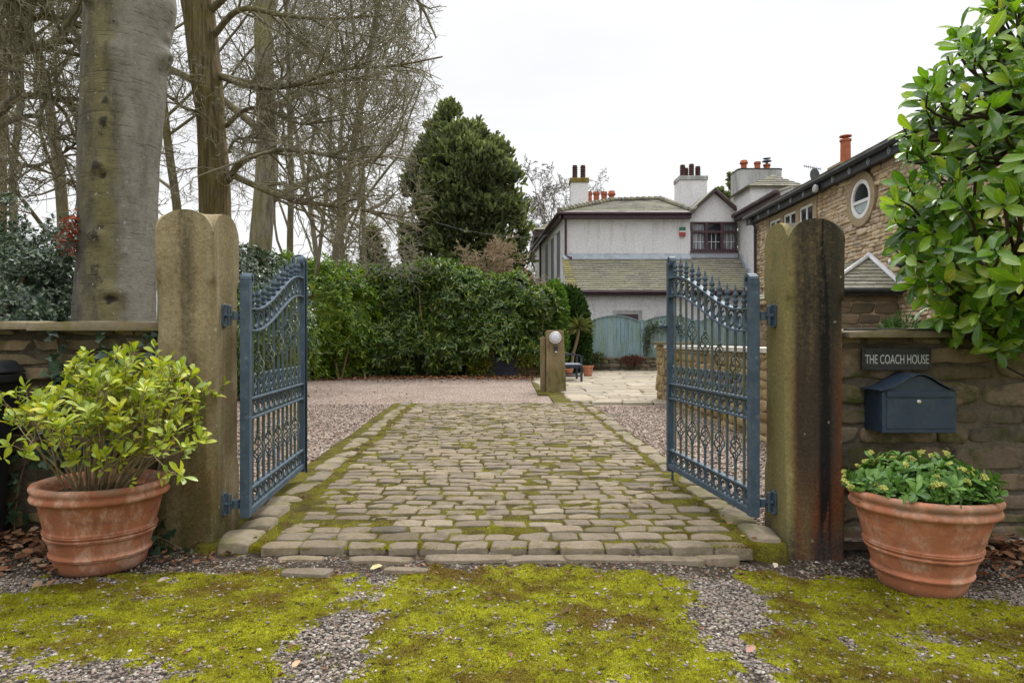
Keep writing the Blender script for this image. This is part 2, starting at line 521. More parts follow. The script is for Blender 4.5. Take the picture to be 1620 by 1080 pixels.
grav = n.mix(n.math('MULTIPLY', n.rng(n.xyz(1), 2.96, 3.14), n.rng(n.noise(16, 6, .7), .34, .56)), grav, n.mix(n.noise(60, 5, .7), (.012, .009, .006), (.075, .055, .035)))
mk = n.rng(n.math('ADD', n.attr('moss'), n.math('MULTIPLY', n.math('SUBTRACT', n.noise(45, 5, .7), .5), 1.3)), .35, .6)
col = n.mix(mk, grav, mcol)
hh = n.math('ADD', n.math('MULTIPLY', n.math('SUBTRACT', 1.0, vd), .8), n.noise(160, 4, .7))
MAT_LANE = n.out(col, .95, n.bump(hh, .9, .008), .15)
o = link('lane', me, MAT_LANE); tag(o, kind='structure')

# big ground sheet out to the horizon
n = NT('earth')
gcol = n.ramp(n.noise(.9, 6, .65), [(.3, (.045, .038, .02)), (.5, (.06, .075, .02)), (.7, (.10, .085, .045))])
MAT_EARTH = n.out(gcol, .95, n.bump(n.noise(14, 6, .7), .6, .05), .1)
mb = MB(); S = 900
mb.add([(-S, -S, -.09), (S, -S, -.09), (S, S, -.09), (-S, S, -.09)], [(0, 1, 2, 3)])
tag(mb.build('ground', MAT_EARTH), kind='structure')

# ---------------------------------------------------------------- gravel yard
GRAV2 = [(0, (.10, .075, .06)), (.2, (.29, .215, .165)), (.4, (.40, .305, .24)), (.55, (.24, .18, .15)), (.7, (.47, .385, .31)), (.85, (.18, .145, .135)), (1, (.56, .49, .42))]
n = NT('pink_gravel')
vc = n.voro(42, None, 'Color'); sep = n.node('ShaderNodeSeparateColor'); n.put(sep.inputs[0], vc)
g2 = n.ramp(sep.outputs[0], GRAV2)
vd = n.voro(42)
g2 = n.mix(n.rng(vd, .4, .8), g2, (.07, .05, .043))
g2 = n.mix(n.math('MULTIPLY', n.rng(n.noise(.8, 5), .45, .7), .5), g2, n.mix(1.0, g2, (.6, .5, .45), 'MULTIPLY'))
MAT_GRAV2 = n.out(g2, .9, n.bump(n.math('SUBTRACT', 1.0, vd), .9, .012), .2)
gx = np.linspace(-12, 3.2, 150); gy = np.linspace(3.55, 24, 200)
XX, YY = np.meshgrid(gx, gy); ZZ = .012 + .012 * fbm2(XX, YY, 1.1, 5, 3) + .008 * fbm2(XX, YY, 6, 6, 3)
idx = np.arange(XX.size).reshape(XX.shape)
Q = np.stack([idx[:-1, :-1], idx[:-1, 1:], idx[1:, 1:], idx[1:, :-1]], -1).reshape(-1, 4)
tag(link('gravel_yard', raw_mesh('gravel_yard', np.stack([XX, YY, ZZ], -1).reshape(-1, 3), Q, True), MAT_GRAV2), kind='structure')

# ---------------------------------------------------------------- cobbled drive
def XL(Y): return -1.215 - .0445 * (Y - 3.3)
def XR(Y): return 1.165 - .012 * (Y - 3.3)
Y0, Y1 = 3.30, 11.15
ST_A = [(0, (.18, .145, .10)), (.2, (.32, .26, .185)), (.4, (.25, .205, .155)), (.6, (.35, .28, .19)), (.8, (.29, .235, .17)), (.93, (.40, .335, .24)), (1, (.16, .135, .11))]
MAT_SETT = stone_mat('sett_stone', ST_A, True, (.14, .12, .030), .36, (.105, .082, .055), .6, 11, .85, 1.0, .012)
MAT_KERB = stone_mat('kerb_stone', [(0, (.2, .165, .115)), (.5, (.27, .225, .155)), (1, (.17, .145, .11))], True, (.10, .105, .014), .6, (.06, .052, .04), .6, 8, .9, .6, .008)
cx, cy, lx, ly = [], [], [], []
y = Y0
row = 0
while y < Y1:
    h = RG.uniform(.122, .146) if row else .14
    x = XL(y) + RG.uniform(-.02, .04); xr = XR(y)
    while x < xr - .05:
        l = RG.uniform(.135, .235)
        if x + l > xr - .1: l = max(.1, xr - x + RG.uniform(-.02, .02))
        cx.append(x + l/2); cy.append(y + h/2 + RG.normal(0, .004)); lx.append(l - RG.uniform(.008, .022)); ly.append(h - RG.uniform(.018, .034))
        x += l
    y += h; row += 1
cx, cy, lx, ly = map(np.array, (cx, cy, lx, ly))
nst = len(cx)
top = .050 + RG.normal(0, .0045, nst) + .012 * fbm2(cx, cy, .9, 77, 2)
V, F = stones(cx, cy, lx, ly, top, .06, RG.normal(0, .010, nst), RG, dome=.10, corner=.045, rough=.008, tilt=.03)
tag(nmesh('cobbled_drive', V, F, MAT_SETT, smooth=True), kind='structure')

n = NT('joint_moss')
jm = n.ramp(n.noise(6, 6, .7), [(.30, (.045, .033, .018)), (.42, (.085, .068, .022)), (.52, (.13, .115, .018)), (.70, (.19, .18, .018))])
jm = n.mix(n.rng(n.noise(120, 4, .7), .35, .65), n.mix(1.0, jm, (.4, .4, .38), 'MULTIPLY'), jm)
MAT_JOINT = n.out(jm, .95, n.bump(n.noise(150, 4, .7), 1.0, .008), .1)
gx = np.linspace(-1.95, 1.45, 200); gy = np.linspace(3.34, 11.2, 300)
XX, YY = np.meshgrid(gx, gy)
inside = sstep(-.42, -.40, XX - XL(YY) + .0) 
ZZ = .0425 + .008 * fbm2(XX, YY, 9, 15, 3) + .003 * fbm2(XX, YY, 2.2, 16, 2) + .012 * fbm2(XX, YY, .9, 77, 2)
ZZ -= .16 * (1 - sstep(3.345, 3.40, YY))
left_out = XL(YY) - .36; right_out = XR(YY) + .20
XX = np.clip(XX, left_out, right_out)
idx = np.arange(XX.size).reshape(XX.shape)
Q = np.stack([idx[:-1, :-1], idx[:-1, 1:], idx[1:, 1:], idx[1:, :-1]], -1).reshape(-1, 4)
tag(link('joint_bed', raw_mesh('joint_bed', np.stack([XX, YY, ZZ], -1).reshape(-1, 3), Q, True), MAT_JOINT), kind='structure')

# kerb stones either side
def kerb(fx, w, y0, seedshift, first):
    cx, cy, lx, ly, tp = [], [], [], [], []
    y = y0
    while y < Y1 + .05:
        l = RG.uniform(.28, .5) if y > 4.2 else RG.uniform(.22, .36)
        ww = w * RG.uniform(.85, 1.1)
        cx.append(fx(y + l/2) + RG.normal(0, .008)); cy.append(y + l/2); lx.append(l - .02); ly.append(ww)
        tp.append((.072 if y < 4.0 else .055) + RG.normal(0, .007)); y += l
    k = len(cx)
    V, F = stones(np.array(cx), np.array(cy), np.array(lx), np.array(ly), np.array(tp), .12, np.full(k, PI/2) + RG.normal(0, .03, k), RG, dome=.22, corner=.09, rough=.014, tilt=.05)
    tag(nmesh('kerb', V, F, MAT_KERB, smooth=True), kind='structure')
kerb(lambda y: XL(y) - .165, .175, 3.36, 0, True)
kerb(lambda y: XR(y) + .12, .15, 3.40, 1, True)

# half-buried slabs in front of the first row
k = 9
cx = np.array([-1.0, -.62, -.2, .12, .42, .74, -.92, -.48, .98]); cy = np.array([3.24, 3.22, 3.235, 3.225, 3.23, 3.225, 3.06, 3.10, 3.24])
lx = np.array([.22, .3, .42, .3, .36, .34, .22, .2, .2]); ly = np.array([.06, .075, .09, .085, .09, .08, .09, .05, .06])
V, F = stones(cx, cy, lx, ly, np.array([.026, .028, .030, .030, .031, .028, .024, .020, .030]), .04, RG.normal(0, .05, k), RG, dome=.06, corner=.1, rough=.006)
tag(nmesh('pavement_edge', V, F, MAT_SETT, smooth=True), kind='structure')

# ---------------------------------------------------------------- flagged patio
MAT_FLAG = stone_mat('sandstone_flags', [(0, (.27, .225, .165)), (.3, (.34, .29, .22)), (.5, (.30, .26, .205)), (.75, (.39, .33, .25)), (1, (.25, .215, .17))], True, (.15, .15, .03), .25, (.24, .20, .15), .4, 3, .85, .3, .004)
cx, cy, lx, ly = [], [], [], []
y = 11.15
while y < 23.7:
    h = RG.choice([.45, .6, .75]) if y > 12.9 else .3
    x = (1.0 if y < 14 else 0.6) + RG.uniform(-.05, .02) + (0.35 if y < 11.4 else 0)
    while x < 2.75 + (4.2 if y > 13 else 0):
        l = RG.uniform(.45, 1.0) if y > 12.9 else RG.uniform(.25, .6)
        cx.append(x + l/2); cy.append(y + h/2); lx.append(l - .018); ly.append(h - .018); x += l
    y += h
cx, cy, lx, ly = map(np.array, (cx, cy, lx, ly)); k = len(cx)
V, F = stones(cx, cy, lx, ly, .055 + RG.normal(0, .003, k), .05, RG.normal(0, .003, k), RG, dome=.015, corner=.01, rough=.002, tilt=.002)
tag(nmesh('patio', V, F, MAT_FLAG), kind='structure')
mb = MB(); mb.box(.7, 2.7, 11.2, 13.0, -.05, .036); mb.box(.5, 7.2, 13.0, 23.8, -.05, .036)
tag(mb.build('patio_bed', MAT_JOINT), kind='structure')

# ---------------------------------------------------------------- loose stones, moss tufts, leaf litter
ICO_V = []
g = (1 + 5 ** .5) / 2
for a, b in ((-1, g), (1, g), (-1, -g), (1, -g)): ICO_V.append((a, b, 0))
for a, b in ((-1, g), (1, g), (-1, -g), (1, -g)): ICO_V.append((0, a, b))
for a, b in ((g, -1), (g, 1), (-g, -1), (-g, 1)): ICO_V.append((a, 0, b))
ICO_V = np.array(ICO_V, float) / math.sqrt(1 + g * g)
ICO_F = np.array([(0,11,5),(0,5,1),(0,1,7),(0,7,10),(0,10,11),(1,5,9),(5,11,4),(11,10,2),(10,7,6),(7,1,8),(3,9,4),(3,4,2),(3,2,6),(3,6,8),(3,8,9),(4,9,5),(2,4,11),(6,2,10),(8,6,7),(9,8,1)])
def pebbles(rng, P, r, flat=.55):
    n = len(P)
    ax = rng.uniform(.7, 1.45, (n, 1, 3)); ax[..., 2] *= flat
    V = ICO_V[None] * (1 + rng.normal(0, .13, (n, 12, 1))) * ax * r[:, None, None]
    a = rng.uniform(0, 6.28, n); c, s = np.cos(a)[:, None], np.sin(a)[:, None]
    t = rng.normal(0, .3, (n, 1))
    x, y, z = V[..., 0], V[..., 1], V[..., 2]
    z2 = z + t * x
    V = np.stack([c*x - s*y, s*x + c*y, z2], -1) + P[:, None, :]
    return V.reshape(-1, 3), (ICO_F[None] + (np.arange(n) * 12)[:, None, None]).reshape(-1, 3)

def peb_mat(name, stops):
    n = NT(name); c = n.ramp(n.island(), stops)
    c = n.mix(n.rng(n.noise(120, 4, .7), .35, .65), n.mix(1.0, c, (.7, .68, .66), 'MULTIPLY'), c)
    return n.out(c, .8, None, .3)
MAT_PEB = peb_mat('lane_pebbles', GRAVEL); MAT_PEB2 = peb_mat('yard_pebbles', GRAV2)
N = 60000
X = RG.uniform(-2.5, 2.5, N); Y = RG.uniform(1.9, 3.5, N)
m = lane_mask(X, Y)
inset = (Y > 3.28) & (X > -1.55) & (X < 1.4)
keep = (RG.uniform(0, 1, N) < np.clip(1.12 - m, .13, 1) ** 1.2 * np.where(Y > 3.03, .30, 1)) & ~inset
X, Y, m = X[keep], Y[keep], m[keep]
r = .0024 + .0060 * RG.uniform(0, 1, len(X)) ** 2.6
V, F = pebbles(RG, np.stack([X, Y, lane_height(X, Y, m) + r * .22], -1), r)
tag(nmesh('loose_gravel', V, F, MAT_PEB, smooth=True), kind='stuff')
N = 17000
Y = 3.7 + 7.5 * RG.uniform(0, 1, N) ** 1.6; side = RG.random(N) < .62
X = np.where(side, XL(Y) - .34 - RG.uniform(0, 3.2, N), XR(Y) + .22 + RG.uniform(0, 1.25, N))
ok = ~((~side) & (Y > 10.9))
X, Y = X[ok], Y[ok]
r = RG.uniform(.006, .015, len(X))
V, F = pebbles(RG, np.stack([X, Y, .02 + r * .3 + .012 * fbm2(X, Y, 1.1, 5, 3)], -1), r)
tag(nmesh('yard_stones', V, F, MAT_PEB2, smooth=True), kind='stuff')

# moss tufts: short blades
n = NT('moss_blades')
bc = n.ramp(n.noise(6, 6, .65), [(.28, (.10, .085, .008)), (.42, (.23, .215, .010)), (.55, (.40, .40, .014)), (.75, (.54, .52, .025))])
bc = n.mix(n.rng(n.noise(2.2, 6, .65), .47, .64), bc, (.20, .135, .016))
bc = n.mix(n.rng(n.noise(26, 5, .7), .54, .66), bc, (.09, .075, .012))
bc = n.mix(n.island(), n.mix(1.0, bc, (.6, .6, .6), 'MULTIPLY'), bc)
MAT_MOSS = n.out(bc, .8, None, .15, 0, .3)
def tufts(rng, P, h, w=.0016):
    n = len(P)
    tilt = rng.normal(0, .55, (n, 2)) * h[:, None]
    a = rng.uniform(0, 6.28, n)
    dx = np.stack([np.cos(a), np.sin(a), np.zeros(n)], -1) * (w * rng.uniform(.7, 1.5, n))[:, None]
    tip = P + np.stack([tilt[:, 0], tilt[:, 1], h], -1)
    V = np.stack([P - dx, P + dx, tip], 1).reshape(-1, 3)
    return V, np.arange(3 * n).reshape(-1, 3)
N = 330000
X = RG.uniform(-2.4, 2.4, N); Y = 1.95 + 1.4 * RG.uniform(0, 1, N)
m = lane_mask(X, Y) + .55 * fbm2(X, Y, 30, 90, 3)
keep = (RG.uniform(.25, 1.05, N) < m) & ~((Y > 3.26) & (X > -1.5) & (X < 1.4))
X, Y = X[keep], Y[keep]
h = RG.uniform(.003, .009, len(X)) * (1 + .5 * fbm2(X, Y, 20, 91, 2))
V1, F1 = tufts(RG, np.stack([X, Y, lane_height(X, Y) - .001], -1), h)
# tufts in the joints of the setts
N = 150000
Y = 3.32 + (Y1 - 3.32) * RG.uniform(0, 1, N) ** 1.7; X = XL(Y) - .07 + RG.uniform(0, 1, N) * (XR(Y) - XL(Y) + .12)
mj = .6 * fbm2(X, Y, 2.6, 95, 3) + .5 * fbm2(X, Y, 9, 96, 2) + .30 * np.exp(-((X - XL(Y) + .04) / .05) ** 2) + .35 * np.exp(-((X - XR(Y) - .03) / .05) ** 2)
keep = mj > RG.uniform(-.25, .35, N)
X, Y = X[keep], Y[keep]
V2, F2 = tufts(RG, np.stack([X, Y, .0405 + .012 * fbm2(X, Y, .9, 77, 2)], -1), RG.uniform(.005, .011, len(X)), .0020)
tag(nmesh('moss', np.concatenate([V1, V2]), np.concatenate([F1, F2 + len(V1)]), MAT_MOSS), kind='stuff')

# leaf litter
LEAF_DRY = (np.array([(0,0,0),(.3,.42,.10),(.7,.36,.16),(1,0,.06),(.7,-.36,.2),(.3,-.42,.12),(.5,0,.0)], float), np.array([(0,6,1),(1,6,2),(2,6,3),(3,6,4),(4,6,5),(5,6,0)]))
MAT_LITTER = leaf_mat('dead_leaves', [(0, (.10, .04, .02)), (.3, (.20, .085, .04)), (.5, (.30, .16, .09)), (.7, (.14, .06, .035)), (.88, (.36, .25, .16)), (1, (.24, .10, .04))], .75, .15, .2, (1.2, 1, .9))
def litter(P, L):
    n = len(P)
    a = RG.uniform(0, 6.28, n)
    D = np.stack([np.cos(a), np.sin(a), RG.normal(0, .18, n)], -1)
    Nn = np.stack([RG.normal(0, .4, n), RG.normal(0, .4, n), np.ones(n) * np.where(RG.random(n) < .5, 1, -1)], -1)
    return leaves_vf(P, D, Nn, L, L * RG.uniform(.45, .75, n), LEAF_DRY)
parts = []
n1 = 520; X = RG.uniform(-3.1, -1.95, n1); Y = 3.60 - np.abs(RG.normal(0, .26, n1)); Z = .02 + .05 * RG.uniform(0, 1, n1) * sstep(3.0, 3.6, Y); parts.append(litter(np.stack([X, Y, Z], -1), RG.uniform(.03, .075, n1)))
n1 = 60; X = RG.uniform(-1.95, -1.4, n1); Y = RG.uniform(3.2, 3.46, n1); parts.append(litter(np.stack([X, Y, np.full(n1, .012)], -1), RG.uniform(.02, .04, n1)))
n1 = 520; X = RG.uniform(2.1, 3.3, n1); Y = 3.60 - np.abs(RG.normal(0, .2, n1)); Z = -.05 + .09 * RG.uniform(0, 1, n1) * sstep(3.1, 3.6, Y); parts.append(litter(np.stack([X, Y, Z], -1), RG.uniform(.03, .075, n1)))
n1 = 3200; X = RG.uniform(-8.5, 1.0, n1); Y = 19.6 - np.abs(RG.normal(0, .75, n1)); parts.append(litter(np.stack([X, Y, .03 + .05 * RG.uniform(0, 1, n1)], -1), RG.uniform(.06, .12, n1)))
n1 = 420; X = -1.6 - RG.uniform(0, 4, n1); Y = RG.uniform(4.5, 18, n1); parts.append(litter(np.stack([X, Y, np.full(n1, .035)], -1), RG.uniform(.03, .06, n1)))
n1 = 110; Y = RG.uniform(3.4, 11, n1); X = np.where(RG.random(n1) < .6, XL(Y) - .03, XR(Y) + .02) + RG.normal(0, .04, n1); parts.append(litter(np.stack([X, Y, np.full(n1, .06)], -1), RG.uniform(.02, .045, n1)))
n1 = 130; X = RG.uniform(-2, 2, n1); Y = RG.uniform(2.0, 3.2, n1); parts.append(litter(np.stack([X, Y, lane_height(X, Y) + .006], -1), RG.uniform(.012, .03, n1)))
n1 = 420; X = RG.uniform(-1.6, 1.7, n1); Y = RG.uniform(3.04, 3.27, n1); parts.append(litter(np.stack([X, Y, lane_height(X, Y) + .005], -1), RG.uniform(.008, .024, n1)))
V = np.concatenate([p[0] for p in parts]); b = np.cumsum([0] + [len(p[0]) for p in parts])[:-1]
F = np.concatenate([p[1] + k for p, k in zip(parts, b)])
tag(nmesh('leaf_litter', V, F, MAT_LITTER), kind='stuff')

# twigs lying on the lane
MAT_TWIG = plain('twig_bark', (.16, .115, .075), .8, .2, .35, 30)
def lane_twig(label, ctrl, r, side=None):
    P = np.array([(x, y, 0) for x, y in ctrl], float)
    P = smooth_path(P, 14); P[:, 2] = lane_height(P[:, 0], P[:, 1]) + .014 + .003 * np.sin(np.arange(14))
    mb = MB(); mb.tube(P, np.linspace(r, r * .4, 14), 5)
    if side:
        for k, dx, dy in side:
            q = P[k]; mb.tube([q, q + np.array([dx*.5, dy*.5, .004]), q + np.array([dx, dy, .002])], [r*.6, r*.5, r*.3], 4)
    tag(mb.build('fallen_twig', MAT_TWIG, smooth=True), label, 'twig', 'twigs fallen on the mossy lane')
def gp(x, y): Y = CAMH * FPX / (y - 540); return ((x - 810) / FPX * Y, Y)
lane_twig('thin pale twig lying on brown moss below the middle of the cobbles', [gp(865, 985), gp(880, 980), gp(905, 970)], .0028, [(6, .05, -.03), (9, .03, .05)])
lane_twig('longest curved twig lying on the moss near the bottom edge', [gp(716, 1078), gp(735, 1066), gp(757, 1054)], .0026)
lane_twig('forked dry twig lying on the moss before the right plant pot', [gp(1284, 897), gp(1310, 902), gp(1343, 911)], .0035, [(7, .05, .03)])
lane_twig('short hooked twig on the gravel strip at bottom left', [gp(404, 1055), gp(415, 1062), gp(412, 1076)], .003)
lane_twig('pale twig on moss below the left plant pot', [gp(175, 945), gp(190, 938), gp(200, 950)], .0024)
lane_twig('brown branching twig at the far right edge of the moss', [gp(1530, 985), gp(1560, 996), gp(1605, 1012)], .003, [(5, .06, .02), (9, .04, -.05)])
def lane_leaf(label, x, y, L, col, ang):
    X, Y = gp(x, y); P = np.array([[X, Y, lane_height(np.array([X]), np.array([Y]))[0] + .012]])
    V, F = leaves_vf(P, np.array([[math.cos(ang), math.sin(ang), .1]]), np.array([[.15, -.35, 1.0]]), np.array([L]), np.array([L * .6]), LEAF_DRY)
    tag(nmesh('fallen_leaf', V, F, plain('leaf_' + label.split()[0], col, .7, .2, .3, 60)), label, 'leaf', 'single leaves on the lane')
lane_leaf('pinkish brown curled leaf on the right wheel track', 1180, 1034, .05, (.36, .20, .15), .6)
lane_leaf('pale cream leaf on gravel left of the central moss', 585, 905, .06, (.55, .46, .24), .4)
lane_leaf('grey brown broken leaf on the left moss patch', 248, 925, .055, (.34, .27, .22), .2)
lane_leaf('tan leaf among pebbles at the bottom of the left track', 462, 1062, .04, (.48, .28, .17), 1.2)
lane_leaf('whitish split leaf beside the foot of the right gatepost', 1226, 888, .05, (.5, .43, .33), 1.2)
# ================================================================= GATEPOSTS, WALLS, GATES
RW = np.random.default_rng(5)

def post_mesh(x0, x1, y0, y1, z0, ztop, rise, chz0, chz1, ch=.038, N=26, seed=1):
    hx, hy = (x1-x0)/2, (y1-y0)/2; cx, cy = (x0+x1)/2, (y0+y1)/2
    t = np.sin(np.linspace(-1, 1, N+1) * PI/2)
    t = np.sign(t) * np.abs(t) ** .9
    arch = lambda u: rise * (np.clip(1 - np.abs(u) ** 2.3, 0, 1)) ** .55
    per = [(i, 0) for i in range(N)] + [(N, j) for j in range(N)] + [(N - i, N) for i in range(N)] + [(0, N - j) for j in range(N)]
    pu = np.array([t[i] for i, j in per]); pv = np.array([t[j] for i, j in per])
    zs = ztop - rise
    def ring(z, c):
        x, y = pu * hx, pv * hy
        e = np.clip(np.abs(x) + np.abs(y) - (hx + hy - c), 0, None) / 2
        return np.stack([cx + x - np.sign(x) * e, cy + y - np.sign(y) * e, np.full_like(x, 0) + z], -1)
    lev = [(z0, .012), (z0 + .1, .012)]
    lev += [(chz0 - .05, .012), (chz0 - .02, ch * .7), (chz0, ch)] + [(z, ch) for z in np.linspace(chz0, chz1, 14)[1:-1]] + [(chz1, ch), (chz1 + .018, ch * .75), (chz1 + .032, .012)]
    lev += [(z, .008) for z in np.linspace(chz1 + .06, zs, 8)]
    V = [ring(z, c) for z, c in lev]
    top = ring(zs, .008); top[:, 2] = zs + np.maximum(arch(pu), arch(pv)); V.append(top)
    P = len(per); L = len(V)
    Vv = np.concatenate(V); F = []
    for l in range(L - 1):
        for k in range(P):
            k2 = (k + 1) % P
            F.append((l*P+k, l*P+k2, (l+1)*P+k2, (l+1)*P+k))
    lut = {}
    for k, (i, j) in enumerate(per): lut[(i, j)] = (L-1)*P + k
    extra = []
    for i in range(1, N):
        for j in range(1, N):
            lut[(i, j)] = len(Vv) + len(extra)
            extra.append((cx + t[i]*hx, cy + t[j]*hy, zs + max(arch(t[i]), arch(t[j]))))
    Vv = np.concatenate([Vv, np.array(extra)])
    for i in range(N):
        for j in range(N):
            F.append((lut[(i, j)], lut[(i+1, j)], lut[(i+1, j+1)], lut[(i, j+1)]))
    Vv = Vv + .004 * np.stack([fbm(Vv * 5, seed, 4), fbm(Vv * 5, seed + 7, 4), .3 * fbm(Vv * 5, seed + 3, 4)], -1)
    return Vv, np.array(F)

def post_mat(name, base, stains):
    """weathered sandstone; stains: list of (colour, noise scale xyz, lo, hi, amount, (axis, a, b) gate or None)"""
    n = NT(name)
    c = n.ramp(n.noise(3, 6, .65), base)
    for col, sc, lo, hi, amt, gate in stains:
        f = n.math('ADD', n.noise(1.0, 6, .62, n.vec(sc)), n.math('MULTIPLY', n.math('SUBTRACT', n.noise(38, 6, .8), .5), .40))
        f = n.math('MULTIPLY', n.rng(f, lo, hi), amt)
        for g in (gate or []):
            f = n.math('MULTIPLY', f, n.rng(n.xyz(g[0]), g[1], g[2]))
        c = n.mix(f, c, col)
    fine = n.noise(70, 9, .8)
    c = n.mix(n.math('MULTIPLY', n.rng(fine, .42, .64), .7), c, n.mix(1.0, c, (.5, .48, .45), 'MULTIPLY'))
    c = n.mix(n.math('MULTIPLY', n.rng(n.noise(22, 7, .8), .54, .66), .45), c, n.mix(1.0, c, (1.5, 1.45, 1.3), 'MULTIPLY'))
    c = n.mix(n.math('MULTIPLY', n.rng(n.noise(26, 3, .5), .70, .74), .55), c, (.42, .42, .36))
    return n.out(c, .9, n.bump(n.math('ADD', fine, n.math('MULTIPLY', n.noise(9, 5), 1.2)), .8, .008), .2)

# object origin of each post = its base centre, so x/y/z in the stains are local
PL = (-1.807, -1.508, 3.45, 3.78); PR = (1.392, 1.685, 3.45, 3.77)
def post(name, label, b, z0, zt, chz0, chz1, mat, seed):
    V, F = post_mesh(*b, z0, zt, .135, chz0, chz1, seed=seed)
    c = np.array([(b[0]+b[1])/2, (b[2]+b[3])/2, z0])
    me = raw_mesh(name, V - c, F, True); me.set_sharp_from_angle(angle=.6)
    o = link(name, me, mat); o.location = c
    return tag(o, label, 'gatepost', 'pair of stone gateposts')
MAT_PL = post_mat('sandstone_tan', [(.3, (.22, .17, .095)), (.5, (.31, .245, .145)), (.7, (.40, .33, .205))],
    [((.125, .11, .035), (2.6, 2.6, .7), .38, .60, .6, None),
     ((.065, .055, .035), (6, 6, .55), .36, .62, .75, [(0, -.10, -.03), (0, .085, .02), (2, .30, .7)]),
     ((.36, .31, .20), (7, 12, .5), .52, .66, .6, [(0, .09, .14)]),
     ((.045, .04, .03), (9, 14, .5), .55, .62, .9, [(1, .0, .05), (2, 1.2, 1.5)]),
     ((.20, .085, .04), (3, 3, 1.2), .50, .66, .6, [(2, 1.15, .8)]),
     ((.085, .085, .028), (5, 5, 1.4), .40, .6, .75, [(2, .6, .1)])])
MAT_PR = post_mat('sandstone_dark', [(.3, (.15, .105, .05)), (.5, (.20, .145, .07)), (.7, (.25, .19, .095))],
    [((.24, .21, .085), (3, 3, .7), .26, .50, .95, [(0, -.08, -.13)]),
     ((.20, .060, .024), (6, 6, .8), .34, .58, .9, [(2, 1.35, .80), (0, -.13, -.09)]),
     ((.040, .034, .027), (6, 3, .45), .24, .50, .90, [(0, -.135, -.09), (0, .145, .085), (2, .15, .65)]),
     ((.028, .026, .022), (3, 3, .8), .26, .52, .82, [(0, -.12, -.08), (2, 1.0, 1.35)]),
     ((.012, .011, .011), (16, 6, .8), .46, .54, .97, [(0, .0, .03), (0, .09, .06)]),
     ((.05, .05, .05), (5, 5, 1.5), .40, .6, .8, [(2, .30, .08)]),
     ((.06, .075, .05), (4, 4, 1.5), .45, .62, .6, [(2, 1.45, 1.66)])])
post('gatepost', 'tan sandstone gatepost with rounded top behind the yellow-green potted shrub', PL, -.02, 1.718, .42, 1.335, MAT_PL, 3)
post('gatepost', 'dark rust-stained sandstone gatepost with rounded top beside the letterbox wall', PR, -.10, 1.672, .40, 1.25, MAT_PR, 8)

# ---------------------------------------------------------------- front walls
MAT_WSTONE = stone_mat('wall_stone', [(0, (.13, .105, .06)), (.25, (.20, .155, .085)), (.5, (.26, .195, .105)), (.75, (.16, .125, .08)), (1, (.31, .225, .125))], True, (.085, .085, .022), .75, (.045, .04, .032), .6, 7, .92, .7, .01)
MAT_WSTONE2 = stone_mat('wall_stone_dark', [(0, (.10, .082, .055)), (.25, (.20, .155, .10)), (.5, (.28, .205, .145)), (.75, (.13, .11, .085)), (1, (.34, .26, .185))], True, (.07, .08, .018), .9, (.03, .028, .024), .75, 6, .92, .7, .01)
MAT_MORTAR = plain('mortar', (.085, .07, .048), .95, .1, .5, 5, .9, .02, dirt=(.045, .045, .025), dirt_amt=.8)
MAT_COPE = stone_mat('coping_stone', [(0, (.14, .115, .07)), (1, (.21, .17, .105))], True, (.14, .125, .02), .45, (.05, .045, .035), .7, 7, .9, .6, .008)
def front_wall(name, label, x0, x1, z1, mat, mort, rng):
    t = thing(name, label, 'wall', ((x0+x1)/2, 3.8, 0))
    mb = MB(); mb.box(x0, x1, 3.630, 4.0, -.15, z1); mb.build('wall_core', mort, t, world=True)
    V, F = face_stones(rng, x1 - x0, z1 + .1, (x0, 3.632, -.1), (1, 0, 0), (0, -1, 0), proud=.017, ch=(.075, .19), ll=(.12, .42), gap=.026, rough=.022, dome=.06)
    nmesh('stone_face', V, F, mat, t, True)
    k = int((x1 - x0) / .75) + 1; e = np.linspace(x0, x1, k + 1)
    V, F = stones((e[1:]+e[:-1])/2, np.full(k, 3.80), np.diff(e) - .008, np.full(k, .50), np.full(k, z1 + .034) + rng.normal(0, .004, k), .045, rng.normal(0, .008, k), rng, dome=.03, corner=.03, rough=.022, tilt=.012)
    nmesh('coping', V, F, MAT_COPE, t, True)
    return t
front_wall('stone_wall', 'mossy stone wall with ivy behind the yellow-green potted shrub', -6.5, -1.812, 1.125, MAT_WSTONE, MAT_MORTAR, RW)
front_wall('stone_wall', 'dark stone wall carrying the letterbox and house name sign', 1.688, 5.6, 1.088, MAT_WSTONE2, plain('mortar_dark', (.15, .125, .095), .95, .1, .5, 5, .9, .02, dirt=(.035, .035, .022), dirt_amt=.85), RW)

# ---------------------------------------------------------------- gates
n = NT('gate_paint')
gc = n.mix(n.rng(n.noise(14, 6, .65), .3, .7), (.040, .064, .092), (.070, .104, .138))
gc = n.mix(n.math('MULTIPLY', n.rng(n.noise(24, 6, .75), .56, .68), .40), gc, (.21, .27, .31))
gc = n.mix(n.math('MULTIPLY', n.rng(n.noise(7, 6, .7), .56, .7), .45), gc, (.085, .10, .025))
gc = n.mix(n.math('MULTIPLY', n.rng(n.noise(30, 7, .8), .62, .68), .6), gc, (.10, .045, .02))
MAT_GATE = n.out(gc, .58, n.bump(n.noise(70, 4), .35, .002), .32)
n = NT('gate_paint_mossy')
gc = n.mix(n.rng(n.noise(14, 6, .65), .3, .7), (.05, .08, .11), (.085, .125, .16))
gc = n.mix(n.math('MULTIPLY', n.rng(n.noise(4, 6, .7), .40, .6), .8), gc, (.085, .095, .02))
MAT_BAR = n.out(gc, .55, n.bump(n.noise(70, 4), .35, .002), .4)
GL = 1.37
def rail_z(x, zh, zf):          # S-curve from the hinge end up to the free end
    return zh + (zf - zh) * sstep(.08, .92, x / GL)
